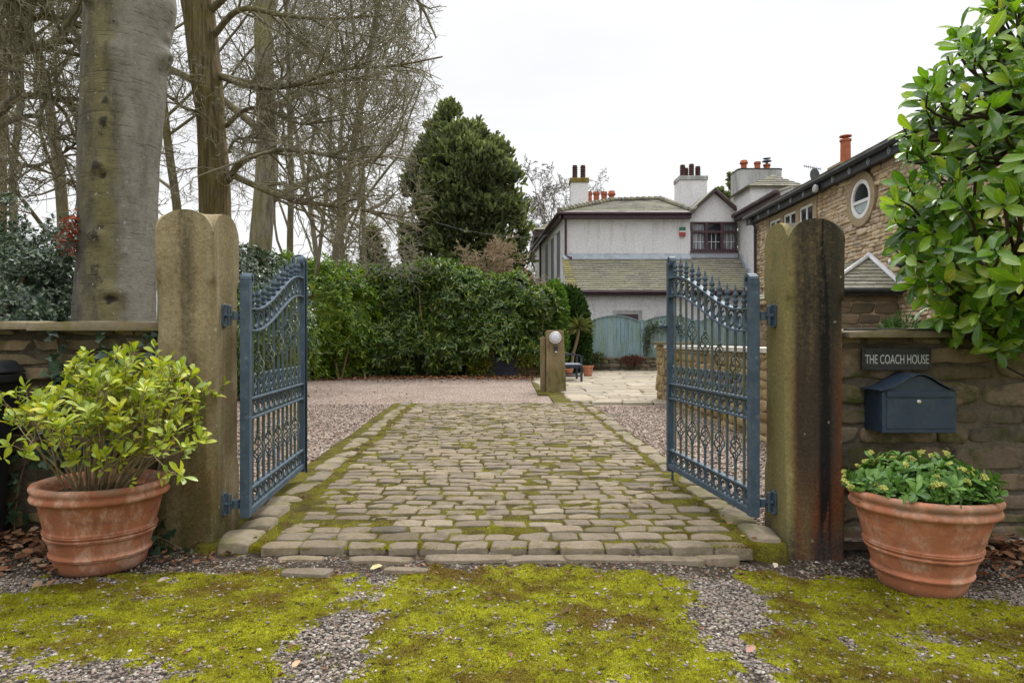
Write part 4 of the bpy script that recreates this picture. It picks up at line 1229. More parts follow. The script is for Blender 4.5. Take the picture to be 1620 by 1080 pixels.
PRUNE = 0        # crowns thin out towards the open sky at the right of the wood
def grow(out, p, d, L, r, lev, P):
    """recursive limb: out[lev] collects (points, radii)"""
    n = P['n'][lev]
    pts, rad = [p], [r]; dd = d
    for i in range(n - 1):
        dd = unit(dd + RT.normal(0, P['wander'][lev], 3) + np.array([0, 0, P['up'][lev]]))
        p = p + dd * (L / (n - 1)); pts.append(p); rad.append(r * (1 - (1 - P['taper'][lev]) * (i + 1) / (n - 1)))
    if lev >= 1 and PRUNE:
        lim = PRUNE + RT.uniform(-55, 25)
        cut = next((i for i, q in enumerate(pts) if q[1] > .5 and 810 + FPX * q[0] / q[1] > lim), n)
        if cut < 2: return
        if cut < n: rad = [q * k for q, k in zip(rad[:cut], np.linspace(1, .18, cut))]
        pts = pts[:cut]; n = cut
    out[lev].append((np.array(pts), np.array(rad)))
    if lev + 1 >= len(P['n']): return
    k = P['kids'][lev]
    for j in range(k):
        t = P['from'][lev] + (1 - P['from'][lev]) * (j + RT.uniform(.1, .9)) / k
        f = t * (n - 1); i = min(int(f), n - 2); q = pts[i] + (pts[i+1] - pts[i]) * (f - i)
        ax = unit(pts[i+1] - pts[i])
        ang = math.radians(RT.uniform(*P['ang'][lev]))
        u = unit(np.cross(ax, RT.normal(size=3)))
        cd = ax * math.cos(ang) + u * math.sin(ang)
        grow(out, q, cd, L * RT.uniform(*P['len'][lev]) * (1.1 - .55 * t), (rad[i] * .8) * P['rad'][lev], lev + 1, P)
WOOD = dict(n=[10, 8, 6, 5, 4, 4], wander=[.06, .16, .2, .22, .22, .24], up=[.04, .06, .03, .0, -.02, -.03], taper=[.35, .25, .25, .3, .4, .5],
            kids=[9, 5, 5, 4, 3], ang=[(28, 62), (28, 60), (25, 60), (25, 60), (25, 65)], len=[(.45, .72), (.42, .68), (.42, .7), (.42, .75), (.45, .8)], rad=[.5, .5, .5, .55, .6])
WOOD['from'] = [.22, .2, .15, .1, .1]
def bare_tree(label, base, lean, H, r, mat, twig=None, P=None, group='bare trees of the wood', name='bare_tree', rmin=.005, prune=690):
    global PRUNE
    PRUNE = prune
    P = dict(WOOD, **(P or {})); out = [[] for _ in P['n']]
    base = np.array(base, float)
    t = thing(name, label, 'tree', base, 0, group)
    grow(out, base, unit(np.array(lean, float)), H, r, 0, P)
    fl = []
    p0, r0 = out[0][0]
    rr = r0.copy(); rr[0] *= 1.5
    V, F = chains_mesh([(smooth_path(p0, 30), np.interp(np.linspace(0, 1, 30), np.linspace(0, 1, len(rr)), rr))], 14); nmesh('trunk', V, F, mat, t, True)
    V1, F1 = chains_mesh([(smooth_path(p, 16), np.interp(np.linspace(0, 1, 16), np.linspace(0, 1, len(q)), q)) for p, q in out[1]], 7)
    nmesh('limbs', V1, F1, mat, t, True)
    tw = []
    for lev in range(2, len(P['n'])): tw += [(p, np.maximum(q, rmin)) for p, q in out[lev]]
    V2, F2 = chains_mesh(tw, 4)
    nmesh('crown', V2, F2, twig or MAT_TWIGS, t, False)
    return t

# ---- foreground beech: big smooth trunk behind the left wall
n = NT('beech_bark')
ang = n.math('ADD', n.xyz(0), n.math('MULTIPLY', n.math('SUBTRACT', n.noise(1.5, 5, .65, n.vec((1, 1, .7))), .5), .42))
bc = n.ramp(n.noise(1.6, 6, .65, n.vec((1.2, 1.2, .35))), [(.3, (.085, .075, .055)), (.48, (.14, .128, .098)), (.66, (.21, .195, .155))])
gm = n.math('MULTIPLY', n.rng(n.noise(1.3, 6, .65, n.vec((2.2, 2.2, .4))), .20, .46), n.math('MULTIPLY', n.rng(ang, -.24, -.04), n.rng(ang, .26, .08)))
bc = n.mix(n.math('MULTIPLY', gm, .8), bc, (.17, .148, .06))
bc = n.mix(n.math('MULTIPLY', n.rng(n.noise(3.4, 6, .7, n.vec((1.5, 1.5, .5))), .5, .66), .75), bc, (.075, .065, .045))
bc = n.mix(n.math('MULTIPLY', n.rng(n.noise(2.0, 6, .65, n.vec((1.6, 1.6, .3))), .3, .5), n.math('MULTIPLY', n.rng(ang, .14, .27), .75)), bc, (.27, .255, .215))  # right flank: paler bark, with the lit edge painted into the colour
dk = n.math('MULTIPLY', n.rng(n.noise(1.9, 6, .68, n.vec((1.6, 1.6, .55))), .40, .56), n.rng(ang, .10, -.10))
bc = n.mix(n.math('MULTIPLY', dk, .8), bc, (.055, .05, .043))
kk = n.rng(n.math('ADD', n.attr('knot'), n.math('MULTIPLY', n.math('SUBTRACT', n.noise(14, 6, .8), .5), 2.6)), .30, .75)
bc = n.mix(n.math('MULTIPLY', kk, .9), bc, n.mix(n.noise(30, 4, .7), (.008, .007, .006), (.06, .05, .04)))
wr = n.noise(3.0, 5, .6, n.vec((1.5, 1.5, 16)))
bc = n.mix(n.math('MULTIPLY', n.rng(wr, .62, .70), .55), bc, (.06, .05, .035))
bc = n.mix(n.math('MULTIPLY', n.rng(n.noise(30, 3, .5), .70, .73), .6), bc, (.46, .46, .42))
bc = n.mix(n.math('MULTIPLY', n.rng(n.noise(18, 6, .75), .42, .66), .45), bc, n.mix(1.0, bc, (.5, .5, .48), 'MULTIPLY'))
h = n.math('ADD', n.math('MULTIPLY', n.rng(wr, .55, .72), -.6), n.noise(24, 6, .7))
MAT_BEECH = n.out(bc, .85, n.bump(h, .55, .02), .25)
YB = 6.1
ctrl = [(185, 640, 66), (184, 505, 58.5), (185, 450, 57), (187, 390, 55.5), (189, 320, 56), (191, 260, 57.5), (194, 200, 58.5), (197, 130, 60.5), (199, 60, 61.5), (200, 0, 62), (199, -120, 62), (196, -300, 58), (190, -600, 52)]
nu, nvv = 96, 260
cc = np.array([at(x, y, YB) for x, y, w in ctrl]); ww = np.array([w * .985 / FPX * YB for x, y, w in ctrl])
cen = smooth_path(cc, nvv); tt = np.linspace(0, 1, nvv); rad = np.interp(np.linspace(0, len(ww) - 1, nvv), np.arange(len(ww)), ww)
aa = np.linspace(0, 2*PI, nu, endpoint=False)
Vb = cen[:, None, :] + rad[:, None, None] * np.stack([np.cos(aa), np.sin(aa), 0*aa], -1)[None]
kn = np.zeros((nvv, nu)); disp = .03 * fbm(Vb * np.array([1.6, 1.6, .7]), 3, 4) + .006 * fbm(Vb * 9, 4, 3)
def lump(px, py, sx, sz, amp, knot=0.0, ksx=None, ksz=None):
    global disp, kn
    z = at(px, py, YB)[2]; i = np.argmin(np.abs(cen[:, 2] - z)); u = (px - 810) / FPX * (YB - rad[i]) - cen[i, 0]
    a = -math.acos(max(-1, min(1, u / rad[i])))      # the side facing the camera
    da = (aa - a + PI) % (2*PI) - PI
    dz = cen[:, 2] - z
    g = np.exp(-(da[None] * rad[:, None] / sx) ** 2 - (dz[:, None] / sz) ** 2)
    disp += amp * g
    if knot:
        g2 = np.exp(-(da[None] * rad[:, None] / (ksx or sx)) ** 2 - (dz[:, None] / (ksz or sz)) ** 2); kn = np.maximum(kn, knot * g2)
lump(174, 467, .085, .06, .035); lump(172, 476, .045, .035, -.035, 1.0, .05, .035)
lump(156, 278, .06, .06, .03, 1.0, .05, .05); lump(163, 292, .03, .03, -.02, .9)
lump(150, 382, .07, .08, .045, .8, .07, .06); lump(160, 368, .03, .03, -.02, 1.0, .03, .02)
lump(190, 406, .03, .03, .012, .8, .025, .022)
lump(168, 180, .04, .06, .012, 1.0, .035, .03); lump(166, 210, .04, .06, .02, 1.0, .04, .05); lump(160, 228, .03, .04, .01, .9)
lump(178, 105, .10, .13, .045); lump(190, 130, .05, .35, -.03); lump(180, 62, .03, .03, .01, 1, .014, .014)
lump(252, 92, .09, .08, .09); lump(256, 95, .03, .03, -.04, .8); lump(250, 62, .05, .04, .02, .5, .03, .02); lump(245, 10, .2, .25, .08)
lump(150, 450, .06, .5, .0, .5, .10, .25); lump(205, 10, .05, .3, .0, .6, .04, .1)
lump(135, 25, .05, .06, .06, .6)
outd = np.stack([np.cos(aa), np.sin(aa), 0*aa], -1)[None]
Vb = Vb + disp[..., None] * outd
idx = np.arange(nvv * nu).reshape(nvv, nu); nx_ = np.roll(idx, -1, 1)
Q = np.stack([idx[:-1], nx_[:-1], nx_[1:], idx[1:]], -1).reshape(-1, 4)
bt = thing('beech_tree', 'thick smooth grey-green beech trunk with dark knots behind the left wall', 'tree', (cc[1][0], YB, 0))
me = raw_mesh('trunk', Vb.reshape(-1, 3) - np.array([cc[1][0], YB, 0]), Q, True)
k_ = me.attributes.new('knot', 'FLOAT', 'POINT'); k_.data.foreach_set('value', kn.ravel().astype(np.float32))
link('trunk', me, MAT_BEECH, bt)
out = [[] for _ in range(6)]
for z, az in ((7.2, 2.6), (7.8, .6), (8.6, 4.0), (9.4, 1.6), (10.2, 5.2), (10.8, 3.0)):
    p = np.array([np.interp(z, cen[:, 2], cen[:, 0]), YB, z])
    grow(out, p, unit(np.array([math.cos(az), math.sin(az) * .6 + .4, .45])), 5, .13, 1, WOOD)
V, F = chains_mesh([(p, q) for p, q in out[1]], 8); nmesh('limbs', V, F, MAT_BEECH, bt, True)
V, F = chains_mesh([(p, np.maximum(q, .004)) for l in (2, 3, 4, 5) for p, q in out[l]], 4); nmesh('crown', V, F, MAT_TWIGS, bt)
# tuft of dry copper leaves on its left flank
cp = at(112, 378, 5.85)
P = cp + RT.normal(0, 1, (150, 3)) * np.array([.055, .05, .065]); P[:60] = at(116, 352, 5.85) + RT.normal(0, 1, (60, 3)) * np.array([.05, .05, .06])
MAT_COPPER = leaf_mat('copper_leaves', [(0, (.10, .035, .02)), (.4, (.22, .07, .04)), (.75, (.42, .10, .05)), (1, (.55, .15, .07))], .6, .25, .2, (1.3, 1, .8))
L = RT.uniform(.03, .055, 150); V, F = leaves_vf(P, rand_dir(RT, 150), rand_dir(RT, 150), L, L * .6, LEAF_DRY); nmesh('dry_leaves', V, F, MAT_COPPER, bt)
P = at(112, 388, 5.85) + RT.normal(0, 1, (110, 3)) * np.array([.05, .04, .035])
chs = []
for q in P:
    chs.append((smooth_path([at(128, 385, 5.95), q * .6 + at(128, 385, 5.95) * .4 + RT.normal(0, .015, 3), q], 4), np.array([.004, .003, .002, .0015])))
V, F = chains_mesh(chs, 4); nmesh('sprout_twigs', V, F, MAT_TWIGS, bt)

PRUNE = 690
# ---- second trunk with ridged bark and side branches to the right
YC = 9.2
tb = thing('oak_tree', 'leaning brown trunk with ridged bark right of the thick beech', 'tree', at(343, 600, YC) * np.array([1, 1, 0]))
cc = [at(345, 600, YC), at(343, 450, YC), at(341, 340, YC), at(338, 260, YC), at(331, 170, YC), at(321, 80, YC), at(311, 0, YC), at(300, -110, YC), at(296, -260, YC)]
wv = np.array([28, 25.5, 24, 24, 23, 23, 24, 22, 17]) / FPX * YC
Pm = smooth_path(cc, 150); R_ = np.interp(np.linspace(0, 8, 150), np.arange(9), wv)
V, F = chains_mesh([(Pm, R_)], 40)
a_ = np.tile(np.arange(40) * 2 * PI / 40, 150)
rid = np.abs(fbm(np.stack([np.cos(a_) * 4.5, np.sin(a_) * 4.5, V[:, 2] * .9], -1), 8, 3))
dirv = V - np.repeat(Pm, 40, 0)
V = V + unit(dirv) * (.03 * fbm(V * 1.3, 2, 3) - .045 * (.25 - np.clip(rid, 0, .25)) * 1.0)[:, None]
nmesh('trunk', V, F, MAT_BARK1, tb, True)
out = [[] for _ in range(6)]
def limb(ctrl, r, kids=9, lev=1, Ls=1.2, down=0.0):
    P = smooth_path(ctrl, 18); out[1].append((P, np.linspace(r, r * .22, 18)))
    for j in range(kids):
        i = int(RT.uniform(4, 17)); ax = unit(P[i] - P[i-1]); u = unit(np.cross(ax, RT.normal(size=3))); g = math.radians(RT.uniform(25, 60))
        grow(out, P[i], unit(ax * math.cos(g) + u * math.sin(g) + np.array([0, 0, -down])), Ls * RT.uniform(.5, 1.1), r * .4, 2, WOOD)
limb([at(346, 120, YC), at(390, 130, 8.9), at(440, 138, 8.6), at(520, 130, 8.2), at(600, 118, 8)], .045, 14, Ls=1.5)
limb([at(350, 122, YC), at(400, 138, 8.6), at(460, 136, 8.2), at(540, 110, 8), at(620, 105, 7.8), at(700, 90, 7.6)], .04, 14, Ls=1.4)
limb([at(362, 285, YC), at(380, 258, 8.8), at(420, 240, 8.5), at(470, 238, 8.2), at(540, 250, 8), at(610, 262, 7.8)], .05, 16, Ls=1.2)
limb([at(364, 275, YC), at(400, 292, 8.7), at(450, 312, 8.4), at(520, 325, 8.2), at(590, 335, 8), at(650, 345, 7.9)], .05, 18, Ls=1.1)
limb([at(335, 60, YC), at(380, 15, 8.8), at(450, 25, 8.4), at(520, 30, 8.2), at(610, 25, 8)], .045, 14, Ls=1.5)
limb([at(318, 180, YC), at(290, 170, 9), at(262, 150, 8.8), at(230, 160, 8.6)], .03, 8, Ls=1)
limb([at(358, 200, YC), at(385, 175, 8.9), at(420, 172, 8.7), at(470, 195, 8.4), at(540, 190, 8.2)], .035, 10, Ls=1.2)
limb([at(362, 240, YC), at(372, 222, 9), at(400, 218, 8.8), at(440, 225, 8.6)], .025, 8, Ls=.9)
limb([at(330, 20, YC), at(420, -60, 8.6), at(520, -90, 8.2), at(600, -60, 8), at(660, 0, 7.9), at(690, 60, 7.8)], .05, 22, Ls=1.5, down=.25)
for j, az in enumerate((.3, 1.7, 3.0, 4.2, 5.3)): grow(out, Pm[-1 - j * 6], unit(np.array([math.cos(az), math.sin(az), .7])), 3.2, .10, 1, WOOD)
V, F = chains_mesh([(p, q) for p, q in out[1] if len(p) == 18], 8); nmesh('limbs', V, F, MAT_BARK2, tb, True)
V, F = chains_mesh([(p, np.maximum(q, .0035)) for l in (1, 2, 3, 4, 5) for p, q in out[l] if len(p) != 18], 4); nmesh('crown', V, F, MAT_TWIGS2, tb)

# ---- mossy old tree at the left edge, its boughs reaching into the picture
tl = thing('mossy_tree', 'old tree at the left edge with crooked mossy boughs', 'tree', at(-28, 540, 9.0) * np.array([1, 1, 0]))
Pm = smooth_path([at(-26, 620, 9), at(-26, 400, 9), at(-22, 200, 9), at(-18, 60, 9), at(-40, -80, 9), at(-60, -300, 9)], 60)
V, F = chains_mesh([(Pm, np.linspace(.28, .15, 60))], 16); nmesh('trunk', V, F, MAT_BARK1, tl, True)
out = [[] for _ in range(6)]
limb([at(-20, 110, 9), at(15, 90, 8.9), at(35, 55, 8.8), at(50, 30, 8.8), at(85, 28, 8.8), at(140, 48, 8.9), at(200, 70, 9)], .085, 16, Ls=1.5)
limb([at(-20, 130, 9), at(10, 88, 8.8), at(45, 78, 8.6), at(90, 68, 8.5), at(140, 62, 8.4)], .10, 14, Ls=1.5)
limb([at(-20, 190, 9), at(5, 172, 8.8), at(25, 155, 8.7), at(60, 152, 8.6), at(100, 160, 8.5), at(150, 178, 8.5)], .075, 14, Ls=1.3)
limb([at(-20, 60, 9), at(0, 20, 8.8), at(25, -10, 8.6), at(60, -40, 8.5)], .09, 14, Ls=1.6)
limb([at(-20, 240, 9), at(20, 255, 8.8), at(60, 262, 8.6), at(110, 235, 8.5), at(130, 215, 8.5)], .04, 14, Ls=1.3)
limb([at(-20, 210, 9), at(25, 188, 8.8), at(60, 185, 8.7), at(75, 210, 8.6), at(100, 250, 8.5), at(120, 300, 8.5)], .04, 14, Ls=1.2)
V, F = chains_mesh([(p, q) for p, q in out[1]], 9); nmesh('limbs', V, F, MAT_BARK2, tl, True)
V, F = chains_mesh([(p, np.maximum(q, .004)) for l in (2, 3, 4, 5) for p, q in out[l]], 4); nmesh('crown', V, F, MAT_TWIGS2, tl)

# ---- bare wood behind
def gpx(x, Y): return np.array([(x - 810) / FPX * Y, Y, 0.0])
SPEC = [  # x px, depth, lean, height, radius, label
    (390, 15, (.04, 0, 1), 15, .30, 'tallest forked bare tree just right of the leaning ridged trunk'),
    (300, 19, (-.05, 0, 1), 14, .20, 'slim bare tree seen between the beech and the ridged trunk'),
    (452, 21, (.02, 0, 1), 13, .17, 'thin bare tree right of the forked one above the left gate'),
    (505, 23, (.10, 0, 1), 14, .24, 'bare tree with a wide crown standing over the hedge left part'),
    (555, 25, (-.06, 0, 1), 13, .20, 'bare tree with crooked limbs halfway along the bare wood'),
    (575, 24, (.03, 0, 1), 13, .15, 'low bare tree with drooping twigs left of the dark evergreen'),
    (90, 18, (.05, 0, 1), 14, .24, 'bare tree behind the dark holly at far left'),
    (20, 22, (.1, 0, 1), 15, .22, 'distant bare tree at the left edge beyond the holly'),
    (255, 27, (0, 0, 1), 16, .24, 'distant bare tree partly hidden by the beech trunk'),
    (530, 34, (0, 0, 1), 15, .24, 'farthest bare tree in the middle of the wood'),
    (478, 18, (.03, 0, 1), 9, .09, 'thin bare sapling rising behind the lock end of the left gate'),
]
for i, (x, Y, ln, H, r, lab) in enumerate(SPEC):
    bare_tree(lab, gpx(x, Y), ln, H, r * (.95 if i < 1 else .72), MAT_BARK2 if i < 2 else MAT_BARK3, MAT_TWIGS2 if i % 2 else MAT_TWIGS, rmin=.0022 + .00011 * Y)
bare_tree('bare tree with twisted trunk between the dark evergreen and the white house', gpx(846, 40), (.02, 0, 1), 8.2, .24, MAT_BARK3, rmin=.012, group=None, prune=2000)
bare_tree('small bare tree top showing behind the leftmost white chimney', gpx(893, 52), (0, 0, 1), 10.6, .2, MAT_BARK3, rmin=.012, group=None, prune=2000)

# ---- evergreens
MAT_YEW = leaf_mat('yew_needles', [(0, (.075, .09, .052)), (.4, (.13, .155, .078)), (.75, (.20, .225, .11)), (1, (.30, .31, .16))], .6, .32, .2)
SPRIG = (np.array([(0,0,0),(.45,.5,.05),(1,0,0),(.45,-.5,.05),(.2,0,.3),(.8,0,.28)], float), np.array([(0,2,1),(0,3,2),(0,5,4),(0,2,5)]))
def conifer(label, base, cones, n, L, mat, name='conifer_tree'):
    """cones: (x, y, z0, z1, r) leaders; sprigs point outwards and up"""
    base = np.array(base, float); t = thing(name, label, 'tree', base)
    wts = np.array([c[4] * (c[3] - c[2]) for c in cones]); k = RT.choice(len(cones), n, p=wts / wts.sum())
    C = np.array(cones)[k]
    h = RT.uniform(0, 1, n) ** 1.25; a = RT.uniform(0, 2*PI, n)
    prof = np.clip((1 - h) ** .95, .03, 1) * np.clip(.55 + 3 * h, 0, 1)
    wob = 1 + .55 * fbm(np.stack([np.cos(a) * 1.8 + C[:, 0], np.sin(a) * 1.8 + C[:, 1], h * 13], -1), 4, 4)
    s = RT.uniform(.15, 1, n) ** .45
    r = C[:, 4] * prof * wob * s
    P = base + np.stack([C[:, 0] + r * np.cos(a), C[:, 1] + r * np.sin(a), C[:, 2] + h * (C[:, 3] - C[:, 2])], -1)
    gap = fbm(P * np.array([1.1, 1.1, 1.6]), 12, 3) > -.24
    P, a = P[gap], a[gap]; n = len(P)
    D = np.stack([np.cos(a), np.sin(a), np.full(n, .55)], -1) + RT.normal(0, .5, (n, 3))
    sz = L * RT.uniform(.6, 1.3, n)
    V, F = leaves_vf(P, D, rand_dir(RT, n) + np.array([0, 0, .8]), sz, sz * .42, SPRIG); nmesh('crown', V, F, mat, t)
    ch = [(smooth_path([base, base + np.array([c[0] * .5, c[1] * .5, c[2] + .3 * (c[3]-c[2])]), base + np.array([c[0], c[1], c[3] - .2])], 10), np.linspace(.22, .02, 10)) for c in cones]
    V, F = chains_mesh(ch, 8); nmesh('trunk', V, F, MAT_BARK1, t, True)
    return t
YV = 34.0
PRUNE = 0
sc = YV / FPX
def cn(x, ytop, r, dy=0, z0=1.0): return ((x - 730) * sc, dy, z0, CAMH + (540 - ytop) * sc, r * sc)
def yew(label, base, blobs, n, L, mat):
    base = np.array(base, float); t = thing('conifer_tree', label, 'tree', base)
    P, Nn = blob_points(RT, blobs, n, .35, 1.12, .3, .55, .8, .50)
    keep = fbm(P * np.array([.8, .8, 1.1]), 21, 4) > -.05 - .5 * (P[:, 2] < 3)
    P, Nn = P[keep], Nn[keep]; k = len(P)
    D = unit(Nn * .7 + np.array([0, 0, .75]) + RT.normal(0, .45, P.shape)); sz = L * RT.uniform(.5, 1.4, k)
    V, F = leaves_vf(P, D, rand_dir(RT, k) + np.array([0, 0, .8]), sz, sz * .36, SPRIG); nmesh('crown', V, F, mat, t)
    ch = [(smooth_path([base, base * .4 + np.array(b[0]) * .6 - np.array([0, 0, .6]), np.array(b[0]) + np.array([0, 0, b[1][2] * .7])], 10), np.linspace(.2, .02, 10)) for b in blobs]
    V, F = chains_mesh(ch, 8); nmesh('trunk', V, F, MAT_BARK1, t, True)
def yb(x, y, rx, ry, dy=0): p = at(x, y, YV + dy); return (p, (rx * sc * .92, rx * sc, ry * sc * .96))
YBL = [yb(RT.uniform(650, 815), 0, 1, 1) for _ in range(0)]
for x, y in ((712, 176), (698, 205), (728, 200), (750, 206), (684, 222), (765, 222), (785, 238), (662, 262), (804, 262), (812, 290), (652, 300), (740, 214), (820, 320), (645, 335), (792, 258), (674, 240), (818, 350)):
    YBL.append(yb(x + RT.uniform(-4, 4), y + 12, RT.uniform(7, 13), RT.uniform(24, 36), RT.uniform(-.8, .8)))
yew('tall broad dark evergreen with a ragged crown left of the white house', gpx(735, YV),
    [yb(712, 200, 20, 42), yb(700, 232, 34, 46), yb(744, 228, 32, 36), yb(778, 258, 36, 38), yb(797, 300, 30, 46), yb(740, 300, 72, 66, -.6), yb(682, 280, 38, 56), yb(668, 335, 30, 70, .4), yb(748, 372, 78, 80, -.5), yb(804, 372, 24, 60, .3), yb(722, 255, 48, 50, -.9), yb(765, 300, 50, 60, -1.1)] + YBL, 80000, .30, MAT_YEW)
conifer('dark evergreen top showing between the two right white chimneys', gpx(1160, 48), [(0, 0, 2, CAMH + 262 * 48 / FPX, 2.0), (-.9, .2, 2, CAMH + 240 * 48 / FPX, 1.5), (1.1, .1, 2, CAMH + 235 * 48 / FPX, 1.5)], 7000, .42, MAT_YEW)
conifer('dark low conifer between the brown twiggy shrub and the white house', gpx(822, 30), [(-.3, 0, 0, CAMH + 150 * 30 / FPX, .9), (.35, .3, 0, CAMH + 105 * 30 / FPX, .9), (-.9, .2, 0, CAMH + 115 * 30 / FPX, .8)], 6500, .26, MAT_YEW)
conifer('bluish evergreen behind the hedge at the foot of the bare wood', gpx(590, 27), [(0, 0, 0, CAMH + 175 * 27 / FPX, 1.6), (1.3, .3, 0, CAMH + 160 * 27 / FPX, 1.5), (-1.4, .3, 0, CAMH + 140 * 27 / FPX, 1.3)], 9000, .3, MAT_YEW)

# ---- brown twiggy shrub
P_ = dict(n=[4, 7, 6, 5, 4], wander=[.1, .16, .22, .25, .25], up=[.1, .05, .03, 0, 0], taper=[.6, .4, .35, .4, .5], kids=[24, 6, 5, 4], ang=[(5, 45), (20, 50), (25, 60), (25, 60)], len=[(.55, .9), (.4, .65), (.4, .7), (.45, .75)], rad=[.5, .5, .55, .6])
P_['from'] = [.1, .25, .2, .1]
MAT_TWIGS3 = plain('twig_wood_tan', (.34, .255, .165), .9, .15, .35, 3)
bare_tree('brown twiggy leafless shrub rising over the hedge before the dark evergreen', gpx(772, 25), (0, 0, 1), 3.5, .10, MAT_TWIGS3, MAT_TWIGS3, P_, None, 'twiggy_shrub', .009, 2000)

# ---- rhododendron hedge and shrubs
MAT_RHODO = leaf_mat('rhododendron_leaves', [(0, (.030, .066, .015)), (.3, (.058, .115, .022)), (.6, (.105, .175, .03)), (.85, (.19, .26, .042)), (1, (.31, .35, .065))], .28, .2, .5)
MAT_LIME = leaf_mat('bright_shrub_leaves', [(0, (.05, .11, .012)), (.35, (.11, .21, .015)), (.7, (.20, .31, .02)), (1, (.33, .39, .03))], .32, .25, .5)
MAT_HOLLY = leaf_mat('holly_leaves', [(0, (.03, .06, .03)), (.4, (.06, .10, .05)), (.8, (.11, .16, .09)), (1, (.24, .28, .18))], .28, .08, .6)
def bush(name, label, cat, blobs, n, per, L, W, mat, stemn=30, inner=.5, group=None, tpl=LEAF_LO, spread=(45, 95), up=.35, lump=.16, core=.62, vis=None, zmin=.05, clump=1):
    c = np.mean([b[0] for b in blobs], 0); base = np.array([c[0], c[1], 0])
    t = thing(name, label, cat, base, 0, group)
    P, Nn = blob_points(RT, blobs, n, .80, 1.04, zmin, lump, 1.1, .84, vis)
    P2, N2 = blob_points(RT, blobs, int(n * inner), .62, .84, zmin, lump, 1.1, .60, vis)
    cl_ = fbm(P * np.array([1.5, 1.5, 1.8]), 33, 3) > -.20 * clump - .9 * (1 - clump)
    P, Nn = P[cl_], Nn[cl_]
    P = np.concatenate([P, P2]); Nn = np.concatenate([Nn, N2])
    A = unit(Nn + np.array([0, 0, up]) + RT.normal(0, .3, P.shape))
    V, F = leaves_vf(*rosettes(RT, P, A, per, L, W, spread, jit=.22, backset=L * .5), tpl); nmesh('foliage', V, F, mat, t, len(tpl[0]) > 4)
    if core:
        V, F = blob_core(blobs, core); V[:, 2] = np.maximum(V[:, 2], np.where((V[:, 0] > -1.1) & (V[:, 0] < .8) & (V[:, 1] > 19), .75, .12)); nmesh('inner_foliage', V, F, mat, t, True)
    ch = []
    for i in range(stemn):
        b = blobs[RT.integers(len(blobs))]; p0 = np.array([b[0][0] + RT.normal(0, b[1][0] * .5), b[0][1] + RT.normal(0, .2) - b[1][1] * .45, 0.0]); p1 = np.array(b[0]) + rand_dir(RT, 1)[0] * np.array(b[1]) * .85
        ch.append((smooth_path([p0, p0 * .5 + p1 * .5 + RT.normal(0, .12, 3), p1], 8), np.linspace(.035, .008, 8)))
    V, F = chains_mesh(ch, 6); nmesh('stems', V, F, MAT_BARK1, t, True)
    return t
YH = 20.4
tops = [(480, 412), (520, 400), (575, 408), (620, 415), (655, 404), (700, 406), (735, 420), (770, 430), (805, 436), (832, 448), (850, 458)]
blobs = []
for i, (x, yt) in enumerate(tops):
    Yc = YH + .15 * math.sin(i * 2.1); zt = CAMH + (540 - yt) * (Yc - .3) / FPX
    xc = (x - 810) / FPX * (Yc - .9)
    blobs.append(((xc, Yc + .3, zt - 1.25), (.95, 1.25, 1.22)))
    blobs.append(((xc + RT.uniform(-.4, .4), Yc + RT.uniform(-.5, .3), zt - RT.uniform(.45, .8)), (RT.uniform(.4, .65), .6, RT.uniform(.45, .62))))
    blobs.append(((xc + RT.normal(0, .2), Yc + RT.normal(0, .12), .95), (.98, 1.3, 1.15)))
front = lambda p: (p[:, 1] < YH + .9) & ~((p[:, 0] > -1.0) & (p[:, 0] < .72) & (p[:, 2] < .60 + .12 * np.sin(p[:, 0] * 9)))
bush('hedge', 'long wall of glossy rhododendrons along the far side of the gravel', 'hedge', blobs, 5800, 8, .20, .062, MAT_RHODO, 80, .55, vis=front, lump=.27)
Y_ = 18.4
def bl(x, yt, Y, r, zc=None, ry=None):
    zt = CAMH + (540 - yt) * Y / FPX
    return (((x - 810) / FPX * Y, Y, zt / 2 + .1), (r, ry or r, zt / 2 + .02))
bush('evergreen_shrub', 'bright yellow-green laurel-leaved shrub just right of the left gate', 'shrub', [bl(505, 408, Y_, .85), bl(478, 418, Y_ + .4, .8), bl(535, 412, Y_ + .6, .8), bl(565, 430, Y_ + .9, .7), bl(450, 404, Y_ + .8, .9)], 2700, 8, .17, .052, MAT_LIME, 20, .5, lump=.3)
bush('evergreen_shrub', 'dark grey-green holly bush seen through the left gate', 'shrub', [bl(395, 395, 13.5, .75), bl(420, 402, 13.9, .8), bl(375, 402, 13.2, .8), bl(440, 425, 14.6, .8), bl(340, 415, 13.5, .9)], 3300, 7, .085, .042, MAT_HOLLY, 20, .5, spread=(40, 100))
bush('evergreen_shrub', 'grey-green holly bush over the wall at far left', 'shrub', [bl(20, 322, 6.6, .55), bl(70, 345, 6.7, .5), bl(110, 405, 6.6, .36), bl(-40, 320, 6.7, .6), bl(50, 400, 6.4, .5), bl(140, 440, 6.9, .3)], 4300, 7, .052, .026, MAT_HOLLY, 22, .5, spread=(40, 100), lump=.25)
# low leafy stretch behind the left gate, down to the gravel
bush('evergreen_shrub', 'low dark evergreen shrub at ground level behind the left gate bars', 'shrub', [bl(400, 470, 12.4, .8), bl(440, 465, 13.2, .8), bl(365, 480, 12.2, .7)], 1500, 7, .12, .045, MAT_RHODO, 12, .5)

